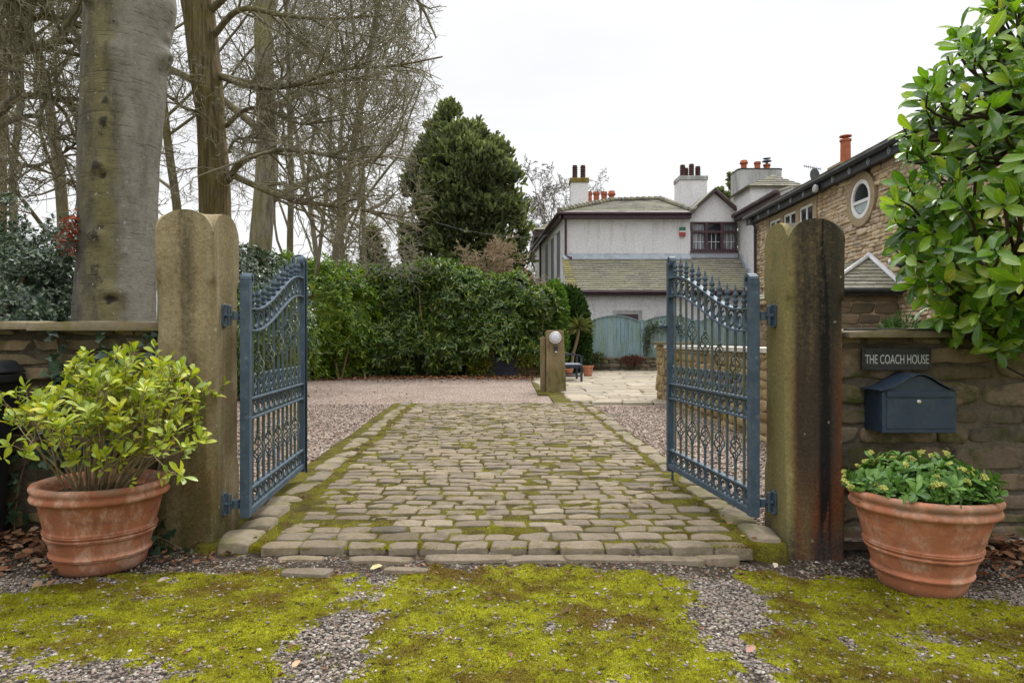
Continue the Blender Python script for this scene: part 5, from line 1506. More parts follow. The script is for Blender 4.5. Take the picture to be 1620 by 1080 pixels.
# clipped conifer hedge blocks
MAT_THUJA = leaf_mat('thuja_sprays', [(0, (.05, .11, .02)), (.4, (.085, .17, .026)), (.8, (.14, .24, .035)), (1, (.20, .31, .045))], .55, .2, .25)
MAT_THUJA2 = leaf_mat('thuja_sprays_dark', [(0, (.018, .042, .012)), (.5, (.035, .075, .016)), (1, (.075, .13, .028))], .55, .15, .25)
def clipped(label, blobs, n, mat, L=.17):
    c = np.mean([b[0] for b in blobs], 0); t = thing('clipped_conifer', label, 'hedge', (c[0], c[1], 0))
    P, Nn = blob_points(RT, blobs, n, .86, 1.03, .05, .10, 2.2, .86)
    D = Nn * .8 + np.array([0, 0, .5]) + RT.normal(0, .3, P.shape); s_ = L * RT.uniform(.6, 1.3, n)
    V, F = leaves_vf(P, D, np.cross(Nn, rand_dir(RT, n)), s_, s_ * .45, SPRIG); nmesh('foliage', V, F, mat, t)
    V, F = blob_core(blobs, .82); V[:, 2] = np.maximum(V[:, 2], .1); nmesh('inner_foliage', V, F, mat, t, True)
    ch = [(np.array([(b[0][0], b[0][1], 0), (b[0][0], b[0][1], b[0][2])], float), np.array([.06, .03])) for b in blobs]
    V, F = chains_mesh(ch, 8); nmesh('stems', V, F, MAT_BARK1, t, True)
clipped('bright green clipped conifer at the right end of the rhododendron hedge', [((1.27, 20.5, .95), (.33, .75, 1.0)), ((1.27, 20.6, 1.85), (.33, .75, .92)), ((1.15, 20.8, 1.4), (.35, .8, 1.1))], 7000, MAT_THUJA, .15)
clipped('dark clipped conifer beside the blue-green fence panel', [((1.88, 22.4, 1.25), (.56, .8, 1.5)), ((2.12, 22.6, 1.1), (.42, .7, 1.35)), ((1.65, 22.3, 1.3), (.5, .8, 1.5))], 8000, MAT_THUJA2, .16)
# ================================================================= HOUSES, FENCE, PATIO THINGS
RH = np.random.default_rng(99)
n = NT('pebbledash')
pc = n.mix(n.rng(n.noise(1.2, 6, .65), .3, .7), (.82, .80, .815), (.88, .865, .875))
pc = n.mix(n.math('MULTIPLY', n.rng(n.noise(15, 5, .8), .44, .64), .42), pc, n.mix(1.0, pc, (.55, .54, .56), 'MULTIPLY'))
pc = n.mix(n.math('MULTIPLY', n.rng(n.noise(1.0, 6, .7, n.vec((3.5, 3.5, .45))), .52, .70), .5), pc, (.40, .37, .34))
MAT_DASH = n.out(pc, .95, n.bump(n.noise(16, 5, .75), 1.0, .07), .1)
n = NT('render_grey')
pc = n.mix(n.rng(n.noise(.9, 6, .7, n.vec((2.2, 2.2, .5))), .35, .65), (.25, .25, .245), (.45, .45, .44))
MAT_GREYR = n.out(pc, .95, n.bump(n.noise(30, 4, .7), .6, .02), .1)
MAT_PLUM = plain('plum_paint', (.065, .032, .042), .45, .4, .3, 3, dirt=(.12, .085, .09), dirt_amt=.4)
MAT_BLACKP = plain('black_paint', (.022, .024, .028), .45, .4, .3, 4, dirt=(.06, .065, .07), dirt_amt=.4)
MAT_LEAD = plain('lead_flashing', (.30, .33, .37), .5, .4, .25, 4, .2)
MAT_WHITE = plain('white_upvc', (.74, .74, .74), .35, .5, .06, 5)
n = NT('window_glass'); MAT_GLASS = n.out(n.mix(n.rng(n.noise(1.5, 3), .4, .6), (.02, .024, .03), (.045, .05, .058)), .08, None, .35)
MAT_DIM = plain('dim_glass', (.16, .165, .185), .6, .2, .2, 3)
n = NT('curtain_glass'); MAT_CURT = n.out(n.mix(n.rng(n.noise(3, 3, .5, n.vec((6, 6, .6))), .35, .65), (.05, .06, .07), (.22, .235, .25)), .12, None, .7)
MAT_POT = plain('chimney_clay', (.40, .125, .065), .85, .2, .3, 8, .3, dirt=(.16, .07, .05), dirt_amt=.5)
MAT_POTD = plain('chimney_clay_dark', (.095, .048, .042), .8, .25, .35, 8, .3, dirt=(.03, .025, .025), dirt_amt=.6)
MAT_LICHEN = plain('lichen_cap', (.22, .165, .045), .95, .1, .45, 9, .5, dirt=(.10, .09, .06), dirt_amt=.6)
def slate_mat(name, stops, lichen, amt, pale=0):
    n = NT(name); c = n.ramp(n.island(), stops)
    c = n.mix(n.rng(n.noise(10, 6, .7), .35, .65), n.mix(1.0, c, (.6, .6, .58), 'MULTIPLY'), c)
    c = n.mix(n.math('MULTIPLY', n.rng(n.noise(1.1, 6, .7), .36, .6), amt), c, lichen)
    c = n.mix(n.math('MULTIPLY', n.rng(n.noise(3.2, 5, .7, n.vec((1, .5, .5))), .62, .7), .85), c, (.038, .034, .036))
    if pale: c = n.mix(n.math('MULTIPLY', n.rng(n.noise(4.5, 5, .75), .62, .70), pale), c, (.55, .54, .5))
    return n.out(c, .85, n.bump(n.noise(24, 5, .7), .5, .01), .3)
MAT_SLATES = slate_mat('stone_slates', [(0, (.20, .19, .16)), (.4, (.29, .275, .225)), (.7, (.24, .23, .20)), (1, (.35, .33, .27))], (.27, .26, .16), .55, .8)
MAT_SLATED = slate_mat('grey_slates', [(0, (.11, .105, .095)), (.5, (.18, .17, .15)), (1, (.26, .245, .21))], (.22, .21, .12), .55)
MAT_SLATEY = slate_mat('lichen_slates', [(0, (.22, .20, .12)), (.5, (.33, .295, .13)), (1, (.13, .12, .105))], (.36, .32, .13), .5)

def slates(mb, a, b, c, d, rows, w, th=.022, lift=.0, jit=.01):
    """courses of slates on the slope a-b (eaves, left to right), d-c (top)"""
    a, b, c, d = [np.array(p, float) for p in (a, b, c, d)]
    nr = unit(np.cross(b - a, d - a)[None])[0]
    for r in range(rows):
        t0, t1 = r / rows, (r + 1.18) / rows
        L0, R0 = a + (d - a) * t0, b + (c - b) * t0
        L1, R1 = a + (d - a) * min(1, t1), b + (c - b) * min(1, t1)
        W = np.linalg.norm(R0 - L0)
        if W < .03: continue
        k = max(1, int(W / w)); e = np.linspace(0, 1, k + 1) + (((r % 2) * .5 + RH.normal(0, .06, k + 1)) / max(k, 1))
        e = np.clip(e, 0, 1); e[0] = 0; e[-1] = 1
        for i in range(k):
            u0, u1 = e[i], e[i + 1] - .004 / max(W, .1)
            if u1 - u0 < .01: continue
            o = nr * (th * 1.3 + RH.uniform(0, .006)); dz = (d - a) / np.linalg.norm(d - a) * RH.normal(0, jit)
            p = [L0 + (R0 - L0) * u0 + dz, L0 + (R0 - L0) * u1 + dz, L1 + (R1 - L1) * u1, L1 + (R1 - L1) * u0]
            B = [p[0] + nr * lift, p[1] + nr * lift, p[2] + nr * lift, p[3] + nr * lift]
            T = [p[0] + o + nr * (lift + .006), p[1] + o + nr * (lift + .006), p[2] + nr * (lift + .010), p[3] + nr * (lift + .010)]
            mb.hexa(B, T)
    return mb
def hslab(mb, a, b, c, d, th):
    a, b, c, d = [np.array(p, float) for p in (a, b, c, d)]
    nr = unit(np.cross(b - a, d - a)[None])[0]
    return mb.hexa([p - nr * th for p in (a, b, c, d)], [a, b, c, d])
def chim_pot(parent, x, y, z, h, r, mat, kind):
    mb = MB()
    if kind == 'louvre':
        pr = [(r*.9, 0), (r*.9, h*.18)]
        for k in range(5): z0 = h * (.2 + .15 * k); pr += [(r*1.02, z0), (r*1.05, z0 + h*.05), (r*.84, z0 + h*.07), (r*.84, z0 + h*.14)]
        pr += [(r*.95, h*.96), (r*.8, h), (r*.55, h), (r*.5, h*.9)]
    elif kind == 'flare': pr = [(r*.92, 0), (r*.9, h*.62), (r*1.25, h*.68), (r*1.35, h*.78), (r*1.2, h*.84), (r*1.05, h), (r*.8, h), (r*.7, h*.85)]
    elif kind == 'cap': pr = [(r, 0), (r*.95, h*.78), (r*1.12, h*.80), (r*1.12, h*.86), (r*.9, h*.87), (r*.5, h*.88), (r*.5, h*.95), (r*1.2, h*.955), (r*1.15, h*.985), (r*.3, h)]
    else: pr = [(r*.92, 0), (r*.9, h*.74), (r*1.12, h*.77), (r*1.14, h*.86), (r, h*.88), (r*1.05, h), (r*.8, h), (r*.7, h*.85)]
    mb.lathe(pr, 16, (x, y, z)); return mb.build('chimney_pot', mat, parent, smooth=True, world=True, auto=.7)

# ---------------------------------------------------------------- white house
wh = thing('white_house', 'long white pebbledash house with plum gutters and stone slate lean-to', 'house', (5.6, 28, 0))
sd = lambda t: (2.10 - .0787 * t, 28 + t)
mb = MB()
mb.box(2.10, 7.30, 28.0, 28.4, 4.2, 6.12)                                   # front wall above the lean-to
x1, y1 = sd(10.4)
mb.hexa([(1.80, 28.0, 0), (2.097, 28.0, 0), (x1, y1, 0), (x1 - .0, y1 + .2, 0)][0:0] or [(2.10, 28.003, 0), (2.5, 28.003, 0), (x1 + .4, y1, 0), (x1, y1, 0)], [(2.10, 28.003, 6.118), (2.5, 28.003, 6.118), (x1 + .4, y1, 6.118), (x1, y1, 6.118)])
mb.build('wall', MAT_DASH, wh, world=True)
# gable bay with a window opening built from pieces
wx0, wx1, wz0, wz1 = 7.335, 9.23, 4.745, 5.945
mb = MB()
mb.box(7.30, 9.36, 28.0, 28.35, 4.2, wz0); mb.build('gable_wall', MAT_DASH, wh, world=True); mb = MB(); mb.prism([(7.303, wz1), (9.36, wz1), (9.36, 6.22), (8.30, 7.12), (7.303, 6.22)], 'y', 28.0, 28.35)
mb.build('gable_wall', MAT_DASH, wh, world=True)
mb = MB()
for p, q in (((7.16, 6.13), (8.30, 7.20)), ((9.44, 6.13), (8.30, 7.20))): mb.beam((p[0], 27.86, p[1]), (q[0], 27.86, q[1]), .05, .20, (0, -1, 0))
mb.v = mb.v; mb.build('bargeboard', MAT_PLUM, wh, world=True)
mb = MB(); slates(mb, (7.1, 27.8, 6.16), (7.1, 30.8, 6.16), (8.30, 30.8, 7.29), (8.30, 27.8, 7.29), 7, .3); 
hslab(mb, (7.1, 27.8, 6.16), (7.1, 30.8, 6.16), (8.30, 30.8, 7.29), (8.30, 27.8, 7.29), -.001)
mb2 = MB(); mb2.prism([(7.08, 6.14), (8.30, 7.28), (9.52, 6.14), (9.52, 6.20), (8.30, 7.34), (7.08, 6.20)], 'y', 27.80, 31)
mb2.build('gable_roof', MAT_SLATED, wh, world=True)
wn = MB(); fr = .055
wn.box(wx0, wx0+fr*1.3, 27.95, 28.1, wz0, wz1); wn.box(wx1-fr*1.3, wx1, 27.95, 28.1, wz0, wz1); wn.box(wx0+fr*1.3, wx1-fr*1.3, 27.95, 28.1, wz1-fr*1.2, wz1); wn.box(wx0+fr*1.3, wx1-fr*1.3, 27.95, 28.1, wz0, wz0+fr*1.6)
zt = wz0 + (wz1 - wz0) * .66
wn.box(wx0+fr*1.3, wx1-fr*1.3, 27.953, 28.1, zt-.05, zt+.05)
for f in (1/3, 2/3):
    xm = wx0 + (wx1 - wx0) * f; wn.box(xm-.06, xm+.06, 27.947, 28.1, wz0+fr*1.6, wz1-fr*1.2)
win = wn.build('window', MAT_PLUM, wh, world=True)
for i in range(3):
    a = wx0 + (wx1-wx0) * i/3; b = wx0 + (wx1-wx0) * (i+1)/3
    mb = MB(); mb.box(a + .03, b - .03, 28.06, 28.09, wz0 + .05, wz1 - .05); mb.build('pane', MAT_CURT if i != 1 else MAT_GLASS, win, world=True)
    mb = MB()
    for k in (1, 2): xx = a + .05 + (b - a - .1) * k/3; mb.box(xx - .008, xx + .008, 28.045, 28.057, wz0 + .08, zt - .05)
    mb.box(a + .06, b - .06, 28.047, 28.056, (wz0 + zt)/2 - .008, (wz0 + zt)/2 + .008); mb.build('glazing_bar', MAT_WHITE, win, world=True)
MB().box(wx0 - .03, wx1 + .03, 27.90, 28.0, wz0 - .06, wz0).build('window_sill', MAT_PLUM, win, world=True)
# main hipped roof
ez, ey = 6.29, 27.68
e0, e1, r0, r1 = (1.92, ey, ez), (7.35, ey, ez), (4.45, 30.4, 7.28), (6.60, 30.4, 7.34)
mb = MB(); slates(mb, e0, e1, r1, r0, 10, .32); hslab(mb, e0, e1, r1, r0, .03)
x1, y1 = sd(10.6); l1, l0 = (x1 - .2, y1, ez), e0
mb.add([np.array(l1), np.array(l0), np.array(r0) + np.array([0, 0, .002]), np.array([3.9, y1 - 2.5, 7.28])], [(0, 1, 2, 3)])
mb.build('roof', MAT_SLATED, wh, world=True)
mb = MB()
for p, q, k in ((e0, r0, 14), (r0, r1, 8), (r1, e1, 10)):
    p, q = np.array(p), np.array(q)
    for i in range(k):
        a = p + (q - p) * i / k; b = p + (q - p) * (i + 1.08) / k
        mb.tube([a + np.array([0, 0, .07]), b + np.array([0, 0, .05])], [.13, .10], 8)
mb.build('ridge_tiles', MAT_SLATED, wh, world=True)
# second hip going up to the right behind the ridge
mb = MB(); slates(mb, (5.2, 30.7, 7.25), (7.6, 30.7, 7.0), (7.6, 33, 7.55), (5.6, 33, 7.85), 4, .35); hslab(mb, (5.2, 30.7, 7.25), (7.6, 30.7, 7.0), (7.6, 33, 7.55), (5.6, 33, 7.85), .03); mb.build('roof', MAT_SLATED, wh, world=True)
mb = MB(); mb.box(2.0, 7.29, 27.72, 27.76, 6.06, 6.26); mb.box(2.0, 7.29, 27.763, 27.998, 6.06, 6.09); mb.build('fascia', MAT_PLUM, wh, world=True)
mb = MB(); mb.tube([(1.9, 27.66, 6.25), (7.3, 27.66, 6.25)], .065, 8); mb.tube([(1.88, 27.66, 6.25), (x1 - .2, y1, 6.25)], .065, 8); mb.build('gutter', MAT_PLUM, wh, world=True)
mb = MB(); s0, s1 = (1.93, 27.72), (x1 - .13, y1); mb.hexa([(s0[0]-.02, s0[1], 6.06), (s0[0]+.16, s0[1], 6.06), (s1[0]+.16, s1[1], 6.06), (s1[0]-.02, s1[1], 6.06)], [(s0[0]-.02, s0[1], 6.24), (s0[0]+.16, s0[1], 6.24), (s1[0]+.16, s1[1], 6.24), (s1[0]-.02, s1[1], 6.24)]); mb.build('fascia', MAT_PLUM, wh, world=True)
mb = MB(); mb.tube([(2.19, 27.72, 6.2), (2.2, 27.92, 6.0), (2.2, 27.93, 4.62), (2.24, 27.90, 4.52), (2.42, 27.74, 4.44)], .048, 8); mb.build('downpipe', MAT_PLUM, wh, world=True)
for t_ in (7.2,):
    xx, yy = sd(t_); mb = MB(); mb.tube([(xx - .08, yy, 6.15), (xx - .06, yy, 0)], .055, 8); mb.build('downpipe', MAT_PLUM, wh, world=True)
# side windows (tall, seen edge on)
for t_ in (1.3, 3.2, 5.2):
    (xa, ya), (xb, yb) = sd(t_ - .45), sd(t_ + .45)
    mb = MB(); mb.hexa([(xa - .012, ya, 3.75), (xa + .1, ya, 3.75), (xb + .1, yb, 3.75), (xb - .012, yb, 3.75)], [(xa - .012, ya, 5.75), (xa + .1, ya, 5.75), (xb + .1, yb, 5.75), (xb - .012, yb, 5.75)]); w_ = mb.build('window', MAT_DIM, wh, world=True)
    mb = MB(); mb.hexa([(xa - .10, ya - .1, 3.66), (xa + .0, ya - .1, 3.66), (xb + .0, yb + .1, 3.66), (xb - .10, yb + .1, 3.66)], [(xa - .10, ya - .1, 3.74), (xa, ya - .1, 3.74), (xb, yb + .1, 3.74), (xb - .10, yb + .1, 3.74)]); mb.build('window_sill', MAT_GREYR, w_, world=True)
# lean-to
MB().box(2.13, 12, 26.15, 27.996, 0, 2.93).build('lean_to_wall', MAT_DASH, wh, world=True)
mb = MB(); mb.prism([(26.15, 2.931), (27.997, 2.931), (27.997, 4.36)], 'x', 2.13, 2.33); mb.build('lean_to_wall', MAT_DASH, wh, world=True)
a, b, c, d = (2.55, 25.98, 2.98), (9.9, 25.98, 2.98), (9.25, 28.0, 4.49), (2.30, 28.0, 4.49)
mb = MB(); slates(mb, a, b, c, d, 17, .34, .028); hslab(mb, a, b, c, d, .05); mb.build('lean_to_roof', MAT_SLATES, wh, world=True)
mb = MB(); slates(mb, (2.09, 25.98, 2.98), (2.545, 25.98, 2.98), (2.295, 28.0, 4.49), (2.06, 28.0, 4.49), 17, .25, .028); hslab(mb, (2.09, 25.98, 2.98), (2.545, 25.98, 2.98), (2.295, 28, 4.49), (2.06, 28, 4.49), .05); mb.build('lean_to_roof', MAT_SLATEY, wh, world=True)
mb = MB(); mb.hexa([(2.1, 27.80, 4.375), (7.3, 27.80, 4.375), (7.3, 27.994, 4.49), (2.1, 27.994, 4.49)], [(2.1, 27.77, 4.40), (7.3, 27.77, 4.40), (7.3, 27.994, 4.66), (2.1, 27.994, 4.66)]); mb.box(7.305, 9.2, 27.84, 27.994, 4.45, 4.60)
mb.build('flashing', MAT_LEAD, wh, world=True)
mb = MB(); mb.box(2.5, 9.9, 25.93, 25.97, 2.80, 2.95); mb.box(2.5, 9.9, 25.973, 26.146, 2.80, 2.84); mb.build('fascia', MAT_PLUM, wh, world=True)
mb = MB(); mb.tube([(2.3, 25.88, 2.93), (9.9, 25.88, 2.93)], .06, 8); mb.build('gutter', MAT_PLUM, wh, world=True)
mb = MB(); mb.box(3.86, 4.98, 26.13, 26.149, .9, 2.24); mb.build('window_surround', MAT_GREYR, wh, world=True)
MB().box(3.99, 4.83, 26.118, 26.128, 1.0, 2.09).build('window', MAT_PLUM, wh, world=True)
ab = MB(); ab.box(6.86, 7.10, 27.9, 27.998, 5.36, 5.52); abx = ab.build('alarm_box', plain('alarm_red', (.36, .06, .05), .5), wh, world=True)
MB().box(6.86, 7.10, 27.9, 27.998, 5.522, 5.57).build('band', MAT_WHITE, abx, world=True); MB().box(6.86, 7.10, 27.9, 27.998, 5.572, 5.72).build('band', plain('alarm_green', (.03, .14, .08), .5), abx, world=True)
# right wing whose eaves run towards the viewer
mb = MB(); mb.box(9.37, 12, 23.4, 28.3, 0, 6.05); mb.build('wing_wall', MAT_DASH, wh, world=True)
mb = MB(); mb.box(9.10, 9.16, 23.3, 28.0, 5.98, 6.17); mb.box(9.163, 9.368, 23.3, 28, 5.98, 6.02); mb.build('fascia', MAT_PLUM, wh, world=True)
mb = MB(); mb.tube([(9.05, 23.3, 6.17), (9.05, 28, 6.17)], .06, 8); mb.build('gutter', MAT_PLUM, wh, world=True)
mb = MB(); a, b, c, d = (9.0, 28.0, 6.20), (9.0, 23.3, 6.20), (10.6, 25.8, 6.92), (10.6, 28.0, 6.92); slates(mb, a, b, c, d, 7, .32); hslab(mb, a, b, c, d, .03); mb.build('wing_roof', MAT_SLATED, wh, world=True)
mb = MB(); mb.hexa([(9.2, 26.2, 4.40), (9.36, 26.2, 3.1), (9.36, 28, 4.5), (9.2, 28, 4.5)][0:0] or [(9.28, 26.0, 2.98), (9.367, 26.0, 2.98), (9.367, 27.99, 4.49), (9.28, 27.99, 4.49)], [(9.28, 26.0, 3.2), (9.367, 26.0, 3.2), (9.367, 27.99, 4.72), (9.28, 27.99, 4.72)]); mb.build('flashing', MAT_LEAD, wh, world=True)
# small hip-roofed block behind the wing
mb = MB(); mb.box(9.15, 11.05, 26.2, 28.2, 6.3, 6.98); mb.build('upper_wall', MAT_DASH, wh, world=True)
mb = MB(); ap = (10.3, 27.0, 7.62)
for p, q in (((9.0, 26.05, 6.98), (11.2, 26.05, 6.98)), ((9.0, 28.3, 6.98), (9.0, 26.05, 6.98)), ((11.2, 26.05, 6.98), (11.2, 28.3, 6.98))):
    hslab(mb, p, q, ap, tuple(np.array(ap) - .001), .05); slates(mb, p, q, ap, ap, 6, .3)
mb.build('upper_roof', MAT_SLATED, wh, world=True)
# chimneys
def chimney(x0, x1, y0, y1, z0, z1, mat, capmat, caph):
    mb = MB(); mb.box(x0, x1, y0, y1, z0, z1 - caph); ch_ = mb.build('chimney', mat, wh, world=True)
    mb = MB(); mb.box(x0 - .04, x1 + .04, y0 - .04, y1 + .04, z1 - caph, z1); mb.build('chimney_cap', capmat, ch_, world=True, bev=.02); return ch_
c1 = chimney(2.76, 3.58, 32, 32.7, 6.0, 8.72, MAT_DASH, MAT_LICHEN, .22)
for x in (2.98, 3.36): chim_pot(c1, x, 32.35, 8.72, .66, .125, MAT_POTD, 'louvre')
c4 = chimney(3.45, 4.95, 32.9, 33.4, 6.0, 7.70, MAT_GREYR, MAT_GREYR, .1)
for x in (3.74, 4.10, 4.47): chim_pot(c4, x, 33.15, 7.70, .60, .15, MAT_POT, 'pot')
chim_pot(c4, 4.84, 33.15, 7.70, .64, .14, MAT_POT, 'flare')
c2 = chimney(7.66, 8.92, 31.2, 32.2, 6.3, 8.62, MAT_DASH, MAT_GREYR, .2)
for x, y, h in ((7.87, 31.5, .56), (8.12, 31.9, .52), (8.28, 31.5, .60), (8.60, 31.6, .52)): chim_pot(c2, x, y, 8.62, h, .125, MAT_POTD, 'louvre')
mb = MB(); c_ = np.array([10.32, 28.9]); poly = []
for a_ in np.linspace(0, 2*PI, 40, endpoint=False):
    poly.append((c_[0] + .93 * np.sign(math.cos(a_)) * abs(math.cos(a_)) ** .25, c_[1] + .6 * np.sign(math.sin(a_)) * abs(math.sin(a_)) ** .25))
mb.prism(poly, 'z', 6.2, 8.18); c3 = mb.build('chimney', MAT_GREYR, wh, world=True)
mb = MB(); mb.prism([(c_[0] + (p[0]-c_[0]) * 1.02, c_[1] + (p[1]-c_[1]) * 1.02) for p in poly], 'z', 8.181, 8.23); mb.build('chimney_cap', MAT_BLACKP, c3, world=True)
chim_pot(c3, 9.78, 28.8, 8.23, .44, .13, MAT_POT, 'flare'); chim_pot(c3, 10.35, 28.8, 8.23, .38, .13, MAT_POT, 'pot'); chim_pot(c3, 10.75, 28.8, 8.23, .28, .14, MAT_POT, 'pot')
mb = MB(); mb.lathe([(.05, 0), (.05, .08), (.2, .12), (.16, .17), (.05, .18), (.05, .22), (.17, .25), (.02, .30)], 14, (10.75, 28.8, 8.51)); mb.build('cowl', plain('blue_grey_metal', (.10, .13, .17), .4, metal=.6), c3, smooth=True, world=True, auto=.6)
# back wing at the left with deep eaves
mb = MB(); mb.box(1.55, 3.4, 35.5, 46, 0, 6.35); mb.build('back_wall', MAT_DASH, wh, world=True)
mb = MB(); a, b, c, d = (1.05, 46.3, 6.55), (1.12, 34.7, 6.72), (2.9, 36.2, 7.75), (2.9, 46.3, 7.6); slates(mb, a, b, c, d, 6, .4); hslab(mb, a, b, c, d, .04)
a2, b2 = (1.12, 34.7, 6.72), (3.6, 34.7, 6.72); slates(mb, a2, b2, (3.6, 36.4, 7.75), (2.9, 36.2, 7.75), 5, .4); hslab(mb, a2, b2, (3.6, 36.4, 7.75), (2.9, 36.2, 7.75), .04)
mb.build('back_roof', MAT_SLATED, wh, world=True)
mb = MB(); mb.box(1.14, 3.5, 34.74, 34.79, 6.44, 6.66); mb.hexa([(1.08, 46.2, 6.34), (1.13, 46.2, 6.34), (1.20, 34.8, 6.44), (1.14, 34.8, 6.44)][::-1], [(1.08, 46.2, 6.5), (1.13, 46.2, 6.5), (1.20, 34.8, 6.66), (1.14, 34.8, 6.66)][::-1]); mb.box(1.2, 1.549, 34.8, 46, 6.40, 6.43); mb.box(1.549, 3.4, 34.8, 35.49, 6.40, 6.43); mb.build('fascia', MAT_PLUM, wh, world=True)
for yy in (36.5, 38.6): MB().box(1.52, 1.549, yy, yy + .9, 3.2, 5.8).build('window', MAT_GLASS, wh, world=True)
mb = MB(); mb.tube([(1.47, 35.6, 6.4), (1.47, 35.6, 0)], .05, 8); mb.build('downpipe', MAT_PLUM, wh, world=True)

# ---------------------------------------------------------------- stone house
MAT_HSTONE = stone_mat('house_stone', [(0, (.44, .32, .21)), (.2, (.58, .44, .28)), (.4, (.68, .54, .36)), (.6, (.54, .41, .30)), (.8, (.72, .60, .44)), (1, (.46, .35, .27))], True, (.11, .09, .06), .3, (.10, .08, .06), .4, 4, .9, .6, .01)
MAT_HMORT = plain('house_mortar', (.42, .335, .235), .95, .1, .4, 6, .6, .02)
MAT_DRESS = stone_mat('dressed_stone', [(0, (.30, .235, .15)), (1, (.38, .30, .20))], True, (.15, .14, .06), .4, (.12, .10, .07), .4, 4, .9, .4, .006)
shh = thing('stone_house', 'brown rubble stone house with black eaves, round window and a slate lean-to', 'house', (9.5, 16, 0))
XW = 7.9; YA, YE = 10.2, 22.2; EZ = 5.02
oc = np.array([15.45, 4.27])                                   # round window centre (y, z)
orad = .62
def hole(u, z):
    y = YE - u; z = z + 1.0
    return (y - oc[0]) ** 2 + (z - oc[1]) ** 2 < (orad + .02) ** 2 or (17.75 < y < 21.1 and z > 4.20)
mb = MB(); mb.box(XW + .05, 12, YA, YE, 0, EZ)
mb.build('wall_core', MAT_HMORT, shh, world=True)
V, F = face_stones(RH, YE - YA, EZ - 1.0, (XW + .05, YE, 1.0), (0, -1, 0), (-1, 0, 0), proud=.05, ch=(.065, .15), ll=(.11, .34), gap=.014, rough=.02, dome=.25, skip=hole)
nmesh('wall', V, F, MAT_HSTONE, shh, True)
mb = MB()
def ringx(mb, y, z, r0, r1, xa, xb, n=48):
    V, F = [], []
    for k in range(n):
        a = 2*PI*k/n; c, s = math.cos(a), math.sin(a)
        V += [(xa, y + r0*c, z + r0*s), (xa, y + r1*c, z + r1*s), (xb, y + r1*c, z + r1*s), (xb, y + r0*c, z + r0*s)]
    for k in range(n):
        i, j = 4*k, 4*((k+1) % n)
        for q in range(4): F.append((i+q, i+(q+1) % 4, j+(q+1) % 4, j+q))
    return mb.add(V, F)
ow = ringx(MB(), oc[0], oc[1], .44, orad, XW - .03, XW + .06).build('round_window', MAT_DRESS, shh, world=True, bev=.01)
ringx(MB(), oc[0], oc[1], .345, .437, XW - .02, XW + .045).build('window_frame', MAT_WHITE, ow, world=True, bev=.006)
mb = MB(); mb.box(XW - .008, XW + .04, oc[0] - .355, oc[0] + .355, oc[1] - .09, oc[1] - .02); mb.build('transom', MAT_WHITE, ow, world=True)
mb = MB(); mb.lathe([(.365, 0), (.365, .01)], 40); mb.v = [(XW + .025 + z, oc[0] + x, oc[1] + y) for x, y, z in mb.v]; mb.build('pane', MAT_GLASS, ow, world=True)
mb = MB(); lo = [(oc[0] + .32 * math.cos(a), oc[1] - .09 + min(0, .32 * math.sin(a) + .09)) for a in np.linspace(PI + .28, 2*PI - .28, 20)]; mb.prism(lo, 'x', XW + .016, XW + .022); mb.build('frosted_pane', plain('frosted', (.36, .44, .45), .55, .3, .15, 4), ow, world=True)
# three-light mullioned window under the eaves
mw = MB(); z0, z1 = 4.22, 4.84; ys_ = np.linspace(17.8, 21.05, 4)
mw.box(XW - .02, XW + .06, 17.8 - .14, 21.05 + .14, z1 - .13, z1); mw.box(XW - .03, XW + .06, 17.66, 21.19, z0 - .12, z0)
for y in ys_: mw.box(XW - .017, XW + .06, y - .11, y + .11, z0, z1 - .13)
mwo = mw.build('mullioned_window', MAT_DRESS, shh, world=True)
for i in range(3):
    a, b = ys_[i] + .11, ys_[i+1] - .11
    mb = MB(); mb.box(XW + .02, XW + .045, a, b, z0, z0 + .07); mb.box(XW + .02, XW + .045, a, b, z1 - .20, z1 - .13); mb.box(XW + .02, XW + .045, a, a + .07, z0 + .07, z1 - .2); mb.box(XW + .02, XW + .045, b - .07, b, z0 + .07, z1 - .2); mb.box(XW + .018, XW + .045, (a+b)/2 - .04, (a+b)/2 + .04, z0 + .07, z1 - .2)
    f_ = mb.build('window_frame', MAT_WHITE, mwo, world=True)
    MB().box(XW + .035, XW + .048, a + .06, b - .06, z0 + .06, z1 - .19).build('pane', MAT_GLASS, mwo, world=True)
# eaves
mb = MB(); mb.box(XW - .20, XW - .16, YA - .3, YE + .25, EZ - .18, EZ + .05); mb.box(XW - .157, XW + .048, YA, YE + .25, EZ - .16, EZ - .13); mb.build('fascia', MAT_BLACKP, shh, world=True)
mb = MB(); mb.tube([(XW - .26, YA - .3, EZ + .05), (XW - .26, YE + .3, EZ + .05)], .065, 8); mb.build('gutter', MAT_BLACKP, shh, world=True)
fm = None
for y in np.arange(YA + .45, YE, .82):
    mb = MB()
    for s in (-1, 1): mb.tube([(XW - .207, y + s*.012, EZ - .15), (XW - .207, y + s*.06, EZ - .08), (XW - .207, y + s*.012, EZ - .01)], .013, 6)
    mb.tube([(XW - .207, y - .03, EZ - .08), (XW - .207, y + .03, EZ - .08)], .012, 6)
    if fm is None: fm = mb.build('eaves_ornament', MAT_LEAD, shh, world=True); fy = y
    else: o = fm.copy(); COL.objects.link(o); o.parent = shh; o.location = (0, y - fy, 0)
mb = MB(); a, b, c, d = (XW - .3, YE + .3, EZ + .10), (XW - .3, YA - .3, EZ + .10), (11, YA - .3, EZ + 1.75), (11, YE + .3, EZ + 1.75); slates(mb, a, b, c, d, 12, .35); hslab(mb, a, b, c, d, .04); mb.build('roof', MAT_SLATED, shh, world=True)
